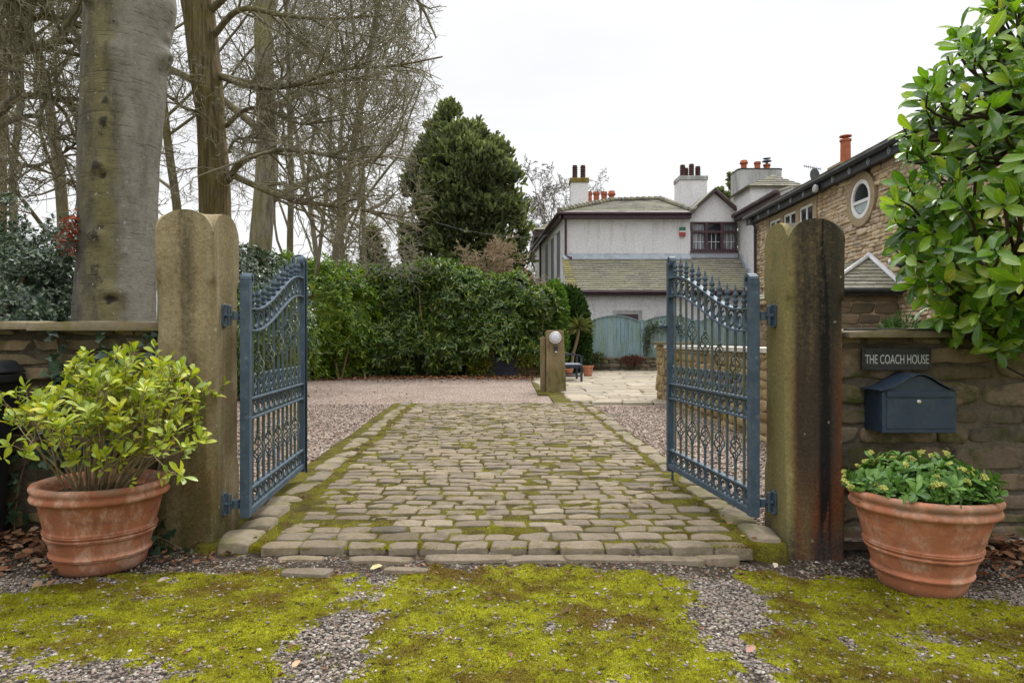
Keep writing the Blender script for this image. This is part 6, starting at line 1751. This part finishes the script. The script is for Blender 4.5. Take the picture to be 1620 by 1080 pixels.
mb = MB(); mb.tube([(XW - .26, 21.9, EZ), (XW - .1, 21.9, EZ - .3), (XW - .08, 21.9, 0)], .05, 8); mb.build('downpipe', MAT_BLACKP, shh, world=True)
mb = MB(); mb.box(8.45, 9.1, 17.6, 18.3, 5.0, 5.68); cs = mb.build('chimney', MAT_DRESS, shh, world=True); chim_pot(cs, 8.77, 17.95, 5.68, .78, .13, MAT_POT, 'cap')
mb = MB(); mb.lathe([(.07, 0), (.07, .32), (.12, .33), (.13, .37), (.04, .42)], 14, (8.82, 16.9, 5.35)); mb.build('flue', plain('grey_flue', (.12, .13, .14), .4, metal=.5), shh, smooth=True, world=True, auto=.6)
mb = MB(); mb.lathe([(.02, 0), (.15, .03), (.19, .06), (.18, .062), (.02, .02)], 20); mb.v = [(8.32 + x * .85 - z * .5, 18.75 + x * .3 - z, 5.60 + y) for x, y, z in mb.v]; mb.build('satellite_dish', plain('dish_grey', (.10, .105, .115), .7, .2), shh, smooth=True, world=True)
mb = MB(); mb.tube([(8.35, 18.9, 5.3), (8.35, 18.9, 5.86)], .012, 6); mb.tube([(8.0, 18.7, 5.85), (8.62, 19.05, 5.85)], .010, 6)
for k in range(9): p = np.array([8.0, 18.7, 5.85]) + np.array([.62, .35, 0]) * k/8; mb.tube([p - np.array([0, 0, .05]), p + np.array([0, 0, .05])], .006, 4)
mb.build('aerial', MAT_BLACKP, shh, world=True)
mb = MB(); mb.lathe([(.06, -.05), (.10, -.02), (.10, .03), (.08, .05)], 20); mb.v = [(XW - .27 - z, 17.15 + x * 1.1, EZ - .13 + y) for x, y, z in mb.v]; fl_ = mb.build('floodlight', plain('lamp_grey', (.42, .43, .43), .4), shh, smooth=True, world=True, auto=.6)
# security camera
mb = MB(); mb.tube([(XW, 13.75, 2.58), (XW - .16, 13.7, 2.62)], .03, 8); mb.tube([(XW - .1, 13.82, 2.62), (XW - .2, 13.5, 2.55)], .055, 12); mb.build('security_camera', MAT_BLACKP, shh, smooth=True, world=True)
mb = MB(); mb.lathe([(.02, -.06), (.07, -.03), (.075, .03), (.04, .06)], 14, (XW - .22, 13.8, 2.66)); mb.build('camera_hood', MAT_WHITE, shh, smooth=True, world=True)
# lean-to with hipped slate roof
mb = MB(); mb.box(6.5, XW + .04, 13.95, 18.0, 0, 2.02); mb.build('porch_core', MAT_HMORT, shh, world=True)
MAT_PSTONE = stone_mat('porch_stone', [(0, (.16, .125, .09)), (.4, (.24, .18, .12)), (.7, (.30, .215, .135)), (1, (.19, .15, .12))], True, (.11, .11, .05), .35, (.06, .05, .045), .5, 4, .9, .6, .01)
V, F = face_stones(RH, XW - 6.5, 1.5, (6.5, 13.95, .5), (1, 0, 0), (0, -1, 0), proud=.035, ch=(.16, .26), ll=(.25, .6), gap=.022, rough=.014, dome=.15); nmesh('porch_wall', V, F, MAT_PSTONE, shh, True)
V, F = face_stones(RH, 4.0, 1.5, (6.5, 17.95, .5), (0, -1, 0), (-1, 0, 0), proud=.035, ch=(.16, .26), ll=(.25, .6), gap=.022, rough=.014, dome=.15); nmesh('porch_wall', V, F, MAT_PSTONE, shh, True)
ap = np.array([XW, 15.1, 2.90]); el = np.array([6.28, 13.72, 2.10]); er = np.array([XW, 13.72, 2.10]); fl = np.array([6.28, 18.2, 2.10]); ap2 = np.array([XW, 18.2, 2.90])
mb = MB(); slates(mb, el, er, ap, ap - np.array([.002, 0, 0]), 9, .3, .02); hslab(mb, el, er, ap, ap - np.array([.002, 0, 0]), .04)
slates(mb, fl, el, ap, ap2, 9, .3, .02); hslab(mb, fl, el, ap, ap2, .04); mb.build('porch_roof', MAT_SLATES, shh, world=True)
MAT_WLEAD = plain('white_lead', (.60, .61, .62), .5, .4, .15, 4)
mb = MB(); mb.tube([el + np.array([0, 0, .05]), ap + np.array([0, -.02, .06])], .045, 6); mb.tube([er + np.array([-.03, 0, .06]), ap + np.array([-.03, -.02, .07])], .055, 6); mb.build('hip_flashing', MAT_WLEAD, shh, world=True)
mb = MB(); mb.box(6.24, XW - .06, 13.70, 13.74, 1.98, 2.085); mb.tube([(6.2, 13.66, 2.07), (XW - .06, 13.66, 2.07)], .05, 8); mb.build('gutter', MAT_BLACKP, shh, world=True)
# dressed doorway right of the lean-to
mb = MB(); mb.box(XW - .025, XW + .049, 12.62, 12.84, 0, 1.9); mb.build('door_jamb', MAT_DRESS, shh, world=True)

# ---------------------------------------------------------------- low walls in the yard
MAT_YSTONE = stone_mat('yard_wall_stone', [(0, (.24, .17, .08)), (.3, (.34, .255, .13)), (.6, (.40, .30, .16)), (.8, (.27, .21, .12)), (1, (.36, .25, .15))], True, (.20, .17, .03), .5, (.09, .08, .05), .4, 6, .9, .6, .01)
rw = thing('garden_wall', 'low golden stone garden wall with white coping behind the right gate', 'wall', (2.75, 8, 0))
MB().box(2.62, 3.0, 4.2, 12.02, -.05, .93).build('wall_core', MAT_HMORT, rw, world=True)
V, F = face_stones(RH, 7.8, .97, (2.62, 12.0, -.04), (0, -1, 0), (-1, 0, 0), proud=.04, ch=(.09, .17), ll=(.13, .32), gap=.018, rough=.016, dome=.28); nmesh('stone_face', V, F, MAT_YSTONE, rw, True)
V, F = face_stones(RH, .42, .99, (2.57, 12.0 - .42, -.04), (1, 0, 0), (0, -1, 0), proud=.03, ch=(.10, .18), ll=(.14, .3), gap=.018, rough=.016)
mb = MB()
for y in np.arange(4.2, 11.5, .9): mb.box(2.56, 3.06, y, y + .892, .931, .985)
mb.build('coping', plain('pale_coping', (.52, .49, .43), .85, .2, .2, 6, .4, dirt=(.25, .24, .15), dirt_amt=.5), rw, world=True, bev=.006)
MB().box(2.56, 3.02, 11.58, 12.04, .0, .985).build('pier', MAT_HMORT, rw, world=True)
V2, F2 = face_stones(RH, .46, .98, (2.56, 11.58, 0), (1, 0, 0), (0, -1, 0), proud=.03, ch=(.10, .18), ll=(.14, .3), gap=.018, rough=.016); V3, F3 = face_stones(RH, .46, .98, (2.56, 12.04, 0), (0, -1, 0), (-1, 0, 0), proud=.03, ch=(.10, .18), ll=(.14, .3), gap=.018, rough=.016)
nmesh('pier_face', np.concatenate([V2, V3]), np.concatenate([F2, F3 + len(V2)]), MAT_YSTONE, rw, True)
MB().box(2.50, 3.08, 11.52, 12.10, .986, 1.045).build('pier_cap', MAT_COPE, rw, world=True, bev=.01)
MAT_DSTONE = stone_mat('low_wall_stone', [(0, (.11, .095, .07)), (.4, (.17, .145, .105)), (.8, (.23, .195, .14)), (1, (.14, .12, .10))], True, (.13, .12, .03), .5, (.05, .045, .04), .5, 5, .9, .6, .01)
lw = thing('low_wall', 'low dark rubble wall under the blue-green fence', 'wall', (5, 23.8, 0))
MB().box(1.9, 9.0, 23.62, 24.0, 0, .46).build('wall_core', plain('dark_mortar', (.10, .09, .07), .95, .1, .4, 5), lw, world=True)
V, F = face_stones(RH, 7.1, .52, (1.9, 23.6, 0), (1, 0, 0), (0, -1, 0), proud=.06, ch=(.08, .16), ll=(.14, .4), gap=.012, rough=.025); nmesh('stone_face', V, F, MAT_DSTONE, lw, True)

# ---------------------------------------------------------------- fence: arched panels and posts
n = NT('fence_paint')
fc = n.ramp(n.island(), [(0, (.19, .29, .335)), (.3, (.23, .34, .40)), (.5, (.22, .33, .32)), (.7, (.28, .39, .47)), (.85, (.26, .35, .27)), (1, (.21, .31, .36))])
fc = n.mix(n.math('MULTIPLY', n.rng(n.noise(2.2, 5, .65, n.vec((3.5, 1, .6))), .45, .65), .6), fc, (.16, .20, .09))
fc = n.mix(n.math('MULTIPLY', n.rng(n.noise(14, 5, .7, n.vec((2, 1, .5))), .5, .68), .4), fc, (.085, .13, .15))
MAT_FENCE = n.out(fc, .8, n.bump(n.noise(10, 5, .7, n.vec((6, 1, .6))), .4, .01), .2)
def panel(label, x0, x1, Y, z0, zs, zc):
    t = thing('arched_fence', label, 'fence', ((x0+x1)/2, Y, z0), 0, 'arched fence panels')
    k = 13; e = np.linspace(x0, x1, k + 1); mid = (x0+x1)/2; arc = lambda x: zs + (zc - zs) * (1 - ((x - mid) / ((x1-x0)/2)) ** 2)
    mb = MB()
    for i in range(k):
        a, b = e[i] + .004, e[i+1] - .004; yy = Y + (.012 if i % 2 else 0)
        mb.add([(a, yy, z0), (b, yy, z0), (b, yy + .018, z0), (a, yy + .018, z0), (a, yy, arc(a)), (b, yy, arc(b)), (b, yy + .018, arc(b)), (a, yy + .018, arc(a))], [(0,3,2,1),(4,5,6,7),(0,1,5,4),(1,2,6,5),(2,3,7,6),(3,0,4,7)])
    mb.build('boards', MAT_FENCE, t, world=True)
    xs = np.linspace(x0, x1, 20); mb = MB()
    for i in range(19):
        mb.hexa([(xs[i], Y - .03, arc(xs[i])), (xs[i+1], Y - .03, arc(xs[i+1])), (xs[i+1], Y + .05, arc(xs[i+1])), (xs[i], Y + .05, arc(xs[i]))], [(xs[i], Y - .03, arc(xs[i]) + .035), (xs[i+1], Y - .03, arc(xs[i+1]) + .035), (xs[i+1], Y + .05, arc(xs[i+1]) + .035), (xs[i], Y + .05, arc(xs[i]) + .035)])
    mb.build('capping', MAT_FENCE, t, world=True)
YF = 23.72
xp = [2.62, 4.51, 6.45, 8.4]
labs = ['blue-green arched fence panel beside the dark clipped conifer', 'blue-green arched fence panel with a climber hanging over its left end', 'blue-green arched fence panel seen only through the right gate']
for i in range(3): panel(labs[i], xp[i] + .055, xp[i+1] - .055, YF, .44, 1.72, 1.93)
fplabs = ['fence post at the dark conifer end of the arched panels', 'fence post between the plain panel and the one with a climber', 'fence post seen through the right gate between two arched panels', 'last fence post seen through the right gate by the stone gatepost']
for i, x in enumerate(xp):
    mb = MB(); mb.box(x - .05, x + .05, YF - .05, YF + .05, .40, 1.76); t = thing('fence_post', fplabs[i], 'fence post', (x, YF, .40), 0, 'fence posts'); mb.build('shaft', MAT_FENCE, t, world=True)
    MB().box(x - .065, x + .065, YF - .065, YF + .065, 1.761, 1.80).build('post_cap', MAT_FENCE, t, world=True)
# climber on the second panel
cl = thing('climbing_plant', 'dark green climber draped over the second fence panel', 'plant', (4.75, 23.6, .5))
RC = np.random.default_rng(3)
P1 = smooth_path([(4.66, 23.6, .5), (4.68, 23.58, 1.0), (4.70, 23.56, 1.45), (4.95, 23.55, 1.55), (5.4, 23.55, 1.50), (5.9, 23.55, 1.42)], 40)
V, F = chains_mesh([(P1, np.linspace(.02, .006, 40))], 6); nmesh('stem', V, F, MAT_TWIG, cl, True)
q = P1[RC.integers(3, 40, 900)] + RC.normal(0, 1, (900, 3)) * np.array([.09, .05, .11]); L = RC.uniform(.05, .09, 900)
V, F = leaves_vf(q, rand_dir(RC, 900), rand_dir(RC, 900) + np.array([0, -.8, .5]), L, L * .5, LEAF_LO); nmesh('foliage', V, F, leaf_mat('climber_leaves', [(0, (.03, .055, .02)), (.6, (.06, .09, .03)), (1, (.10, .11, .04))], .5, .1, .3), cl)
# red-brown cushion plant on the low wall and grasses along the fence foot
def cushion(label, c, r, n, stops, L, cat='plant', name='cushion_plant'):
    t = thing(name, label, cat, c); c = np.array(c, float)
    P, Nn = blob_points(RC, [(c, r)], n, .3, 1.05, 0, .25, 4, .9)
    D = Nn + RC.normal(0, .5, P.shape) + np.array([0, 0, .4]); l = L * RC.uniform(.6, 1.3, n)
    V, F = leaves_vf(P, D, rand_dir(RC, n), l, l * .4, LEAF_LO); nmesh('foliage', V, F, leaf_mat(name + '_' + label.split()[0], stops, .6, .1, .2), t)
    V, F = chains_mesh([(np.array([c - np.array([0, 0, r[2]]), c + np.array([x, 0, r[2] * .5])]), np.array([.012, .006])) for x in (-.1, 0, .1)], 5); nmesh('stems', V, F, MAT_TWIG, t)
cushion('reddish brown heather spilling over the low wall', (4.15, 23.5, .40), (.36, .2, .14), 700, [(0, (.09, .04, .03)), (.5, (.16, .06, .045)), (1, (.20, .10, .06))], .09)
cushion('green tuft at the left end of the low wall by the bench', (2.75, 23.4, .50), (.4, .2, .12), 500, [(0, (.04, .07, .02)), (.6, (.08, .11, .03)), (1, (.14, .14, .05))], .10)
cushion('dark green bush showing over the front wall below the stone house', (6.02, 10.6, 1.0), (.32, .3, .42), 1200, [(0, (.03, .07, .02)), (.6, (.06, .12, .03)), (1, (.10, .17, .04))], .09, 'shrub', 'evergreen_bush')
cushion('yellow-green shrub at ground level under the hedge right end', (-.85, 19.6, .35), (.42, .3, .36), 800, [(0, (.12, .16, .02)), (.6, (.24, .28, .03)), (1, (.32, .28, .05))], .11, 'shrub', 'low_shrub')
cushion('mossy green mound behind the hedge beside the round-lamp pillar', (.42, 19.5, .5), (.4, .3, .2), 700, [(0, (.10, .13, .02)), (.6, (.20, .21, .03)), (1, (.28, .25, .07))], .09, 'plant')

# ---------------------------------------------------------------- pillar with round lamp
pl_ = thing('stone_pillar', 'short stone pillar carrying a round white lamp', 'pillar', (.873, 13.95, 0))
MAT_PIL = post_mat('pillar_stone', [(.3, (.19, .14, .075)), (.5, (.26, .20, .11)), (.7, (.33, .26, .15))], [((.16, .15, .04), (3, 3, .9), .42, .6, .6, None), ((.06, .05, .035), (6, 6, 2), .52, .66, .6, None)])
mb = MB(); mb.hexa([(-.178, -.15, 0), (.225, -.15, 0), (.225, .2, 0), (-.178, .2, 0)], [(-.178, -.13, 1.275), (.175, -.13, 1.275), (.175, .17, 1.275), (-.178, .17, 1.275)])
mb.build('shaft', MAT_PIL, pl_, bev=.015)
MB().box(-.285, -.188, -.02, .32, 0, 1.14).build('side_slab', MAT_PIL, pl_, bev=.012)
lp = thing('wall_lamp', 'round white bulkhead lamp on the short stone pillar', 'lamp', (.875, 13.805, 1.125))
def faceY(mb): mb.v = [(x, -z, y) for x, y, z in mb.v]; return mb
mb = faceY(MB().lathe([(.122, 0), (.122, .03), (.112, .045), (.106, .045), (.104, .03)], 32)); mb.build('lamp_rim', MAT_WHITE, lp, smooth=True, auto=.6)
mb = faceY(MB().lathe([(.104, .028), (.09, .05), (.06, .062), (.01, .066)], 32)); mb.build('lamp_glass', plain('frosted_white', (.62, .64, .68), .3, .5, .05), lp, smooth=True)
ps = thing('motion_sensor', 'small black motion sensor below the round white lamp', 'sensor', (.885, 13.803, .905))
MB().box(-.04, .04, -.05, 0, -.02, .06).build('housing', MAT_BLACKP, ps, bev=.01)
mb = MB(); mb.lathe([(.01, -.07), (.03, -.055), (.036, -.02), (.036, 0)], 14, (.0, -.04, -.02)); mb.build('sensor_dome', MAT_BLACKP, ps, smooth=True)
MB().box(-.022, .022, -.078, -.05, -.075, -.055).build('lens', MAT_WHITE, ps)

# ---------------------------------------------------------------- bench, small pots, cordyline
MAT_BENCH = plain('navy_paint', (.022, .028, .05), .5, .4, .25, 8, dirt=(.10, .11, .13), dirt_amt=.25)
MAT_SLATW = plain('worn_slats', (.16, .18, .22), .6, .4, .3, 8)
bnch = thing('garden_bench', 'dark navy wooden garden bench behind the round-lamp pillar', 'bench', (1.50, 17.6, .055))
for yy in (-.62, .62):
    MB().box(.20, .255, yy - .03, yy + .03, 0, .60).build('leg', MAT_BENCH, bnch, bev=.006)
    MB().hexa([(-.28, yy - .03, 0), (-.22, yy - .03, 0), (-.22, yy + .03, 0), (-.28, yy + .03, 0)], [(-.38, yy - .03, .86), (-.32, yy - .03, .86), (-.32, yy + .03, .86), (-.38, yy + .03, .86)]).build('leg', MAT_BENCH, bnch, bev=.006)
    mb = MB(); P = smooth_path([(-.33, yy, .60), (-.12, yy, .665), (.1, yy, .665), (.28, yy, .615)], 10)
    for i in range(9): mb.beam(P[i], P[i+1] + (P[i+1] - P[i]) * .02, .065, .03)
    mb.build('armrest', MAT_BENCH, bnch)
    MB().box(-.27, .20, yy - .02, yy + .02, .12, .16).build('stretcher', MAT_BENCH, bnch); MB().box(-.27, .20, yy - .02, yy + .02, .34, .40).build('seat_rail', MAT_BENCH, bnch)
mb = MB()
for k in range(6): x = -.25 + k * .085; mb.box(x, x + .065, -.66, .66, .405, .43)
mb.build('seat', MAT_SLATW, bnch, bev=.004)
mb = MB()
for k in range(12): y = -.55 + k * .1; mb.hexa([(-.30, y - .02, .44), (-.285, y - .02, .44), (-.285, y + .02, .44), (-.30, y + .02, .44)], [(-.352, y - .02, .80), (-.337, y - .02, .80), (-.337, y + .02, .80), (-.352, y + .02, .80)])
mb.box(-.38, -.33, -.589, .589, .801, .87); mb.build('backrest', MAT_BENCH, bnch)
def small_pot(label, x, y, h, r):
    t = thing('plant_pot', label, 'plant pot', (x, y, .055), 0, 'small terracotta pots by the bench')
    MB().lathe([(r*.7, 0), (r*.95, h*.8), (r*1.05, h*.82), (r*1.07, h), (r*.92, h), (r*.85, h*.85)], 20).build('pot_wall', MAT_TC2, t, smooth=True, auto=.6); MB().lathe([(.01, h*.86), (r*.9, h*.86)], 20, cap=False).build('soil', MAT_SOIL, t)
small_pot('small terracotta pot standing just right of the navy bench', 2.18, 19.6, .30, .155)
small_pot('small terracotta pot under the navy bench seat', 1.62, 19.3, .22, .11)
co = thing('cordyline', 'spiky cordyline on a bare slanting stem before the dark clipped conifer', 'plant', (1.80, 20.7, 0))
P1 = smooth_path([(1.78, 20.7, 0), (1.84, 20.7, .6), (1.96, 20.7, 1.05), (2.03, 20.7, 1.42)], 14); V, F = chains_mesh([(P1, np.linspace(.055, .045, 14))], 8)
nmesh('stem', V, F, plain('cordyline_stem', (.24, .19, .11), .9, .1, .3, 12, .5), co, True)
k = 90; D = rand_dir(RC, k); D[:, 2] = np.abs(D[:, 2]) * 1.1 - .25; L = RC.uniform(.32, .58, k); P = np.tile(P1[-1], (k, 1)) + D * .03
V, F = leaves_vf(P, D, np.cross(D, np.cross(D, np.array([0, 0, -1.0]))) , L, np.full(k, .03), leaf_hi(((0, .6), (.35, 1.0), (.7, .7), (1, .05)), .3, .22)); nmesh('foliage', V, F, leaf_mat('cordyline_leaves', [(0, (.07, .10, .03)), (.6, (.16, .19, .06)), (1, (.30, .27, .12))], .5, .15, .3), co)
# dark slatted trough under the hedge
tr = thing('planter_box', 'dark slatted wooden planter under the hedge left of the lamp pillar', 'planter', (-.25, 19.75, 0))
mb = MB()
for k in range(4): mb.box(-.36, .36, -.2, -.175, .10 + k * .13, .215 + k * .13)
mb.build('slats', MAT_BENCH, tr)
MB().box(-.35, .35, -.174, .2, .08, .60).build('trough', MAT_BENCH, tr)
for s in (-1, 1): MB().box(s*.39 - .025, s*.39 + .025, -.21, -.16, 0, .66).build('leg', MAT_BENCH, tr)
# ledge of stone beyond the hedge gap
st = thing('stone_ledge', 'pale stone step behind the gap at the hedge foot', 'step', (.42, 19.7, 0)); V, F = face_stones(RH, .8, .34, (.05, 19.7, .02), (1, 0, 0), (0, -1, 0), proud=.05, ch=(.10, .17), ll=(.25, .5), gap=.02, rough=.02); nmesh('stone_face', V, F, MAT_YSTONE, st, True); MB().box(.05, .85, 19.7, 20.0, .02, .36).build('core', MAT_HMORT, st, world=True)
# overhead cable
mb = MB(); A_, B_ = at(690, 352, 24), np.array([2.02, 28.6, 5.55]); s_ = np.linspace(0, 1, 24); P = A_[None] * (1 - s_)[:, None] + B_[None] * s_[:, None]; P[:, 2] -= .55 * 4 * s_ * (1 - s_) * .5
mb.tube(P, .007, 5); tag(mb.build('overhead_cable', plain('cable_grey', (.16, .16, .16), .8, .1)), 'thin grey cable sagging from the dark evergreen to the white house', 'cable')
# ================================================================= SKY, SUN, CAMERA
w = bpy.data.worlds.new('World'); SC.world = w; w.use_nodes = True
t = w.node_tree; t.nodes.clear()
sky = t.nodes.new('ShaderNodeTexSky'); sky.sky_type = 'NISHITA'; sky.sun_disc = False
SUN_EL, SUN_AZ = math.radians(48), math.radians(20)
sky.sun_elevation = SUN_EL; sky.sun_rotation = SUN_AZ
hs = t.nodes.new('ShaderNodeHueSaturation'); hs.inputs['Saturation'].default_value = .12
t.links.new(sky.outputs[0], hs.inputs['Color'])
tc = t.nodes.new('ShaderNodeTexCoord'); mp = t.nodes.new('ShaderNodeMapping'); mp.inputs['Scale'].default_value = (1.0, 1.0, 3.2)
t.links.new(tc.outputs['Generated'], mp.inputs[0])
nz = t.nodes.new('ShaderNodeTexNoise'); nz.inputs['Scale'].default_value = 1.9; nz.inputs['Detail'].default_value = 5; nz.inputs['Roughness'].default_value = .5; nz.inputs['Distortion'].default_value = .4
t.links.new(mp.outputs[0], nz.inputs['Vector'])
rp = t.nodes.new('ShaderNodeValToRGB'); e = rp.color_ramp.elements
e[0].position = .33; e[0].color = (.432, .438, .452, 1); e[1].position = .58; e[1].color = (.494, .497, .503, 1)
t.links.new(nz.outputs['Fac'], rp.inputs[0])
gain = t.nodes.new('ShaderNodeMix'); gain.data_type = 'RGBA'; gain.blend_type = 'MULTIPLY'; gain.inputs[0].default_value = 1; gain.inputs[7].default_value = (10, 10, 10, 1)
t.links.new(rp.outputs[0], gain.inputs[6])
# an overcast sky is brighter towards the zenith
sx = t.nodes.new('ShaderNodeSeparateXYZ'); t.links.new(tc.outputs['Generated'], sx.inputs[0])
zr = t.nodes.new('ShaderNodeMapRange'); zr.interpolation_type = 'SMOOTHSTEP'; zr.inputs[1].default_value = .45; zr.inputs[2].default_value = 1.0; zr.inputs[3].default_value = 10.0; zr.inputs[4].default_value = 40.0
t.links.new(sx.outputs[2], zr.inputs[0]); t.links.new(zr.outputs[0], gain.inputs[7])
mx = t.nodes.new('ShaderNodeMix'); mx.data_type = 'RGBA'; mx.inputs[0].default_value = .9
t.links.new(hs.outputs[0], mx.inputs[6]); t.links.new(gain.outputs[2], mx.inputs[7])
bg = t.nodes.new('ShaderNodeBackground'); bg.inputs['Strength'].default_value = .1
t.links.new(mx.outputs[2], bg.inputs['Color'])
ow_ = t.nodes.new('ShaderNodeOutputWorld'); t.links.new(bg.outputs[0], ow_.inputs[0])

sd_ = bpy.data.lights.new('sun', 'SUN'); sd_.energy = 1.5; sd_.angle = math.radians(18); sd_.color = (1, .965, .91)
so = bpy.data.objects.new('sun', sd_); COL.objects.link(so)
dirv_ = Vector((math.sin(SUN_AZ) * math.cos(SUN_EL), math.cos(SUN_AZ) * math.cos(SUN_EL), math.sin(SUN_EL)))
so.rotation_euler = dirv_.to_track_quat('Z', 'Y').to_euler()

cam = bpy.data.cameras.new('camera'); co_ = bpy.data.objects.new('camera', cam); COL.objects.link(co_)
co_.location = (0, 0, CAMH); co_.rotation_euler = (PI/2, 0, 0)
cam.sensor_width = 36; cam.lens = 24; cam.clip_start = .05; cam.clip_end = 3000
SC.camera = co_
vs = SC.view_settings; vs.view_transform = 'Standard'; vs.look = 'None'; vs.exposure = 1.0; vs.gamma = 1.0; vs.use_curve_mapping = False
SC.cycles.max_bounces = 6; SC.cycles.diffuse_bounces = 3; SC.cycles.glossy_bounces = 3; SC.cycles.transmission_bounces = 4
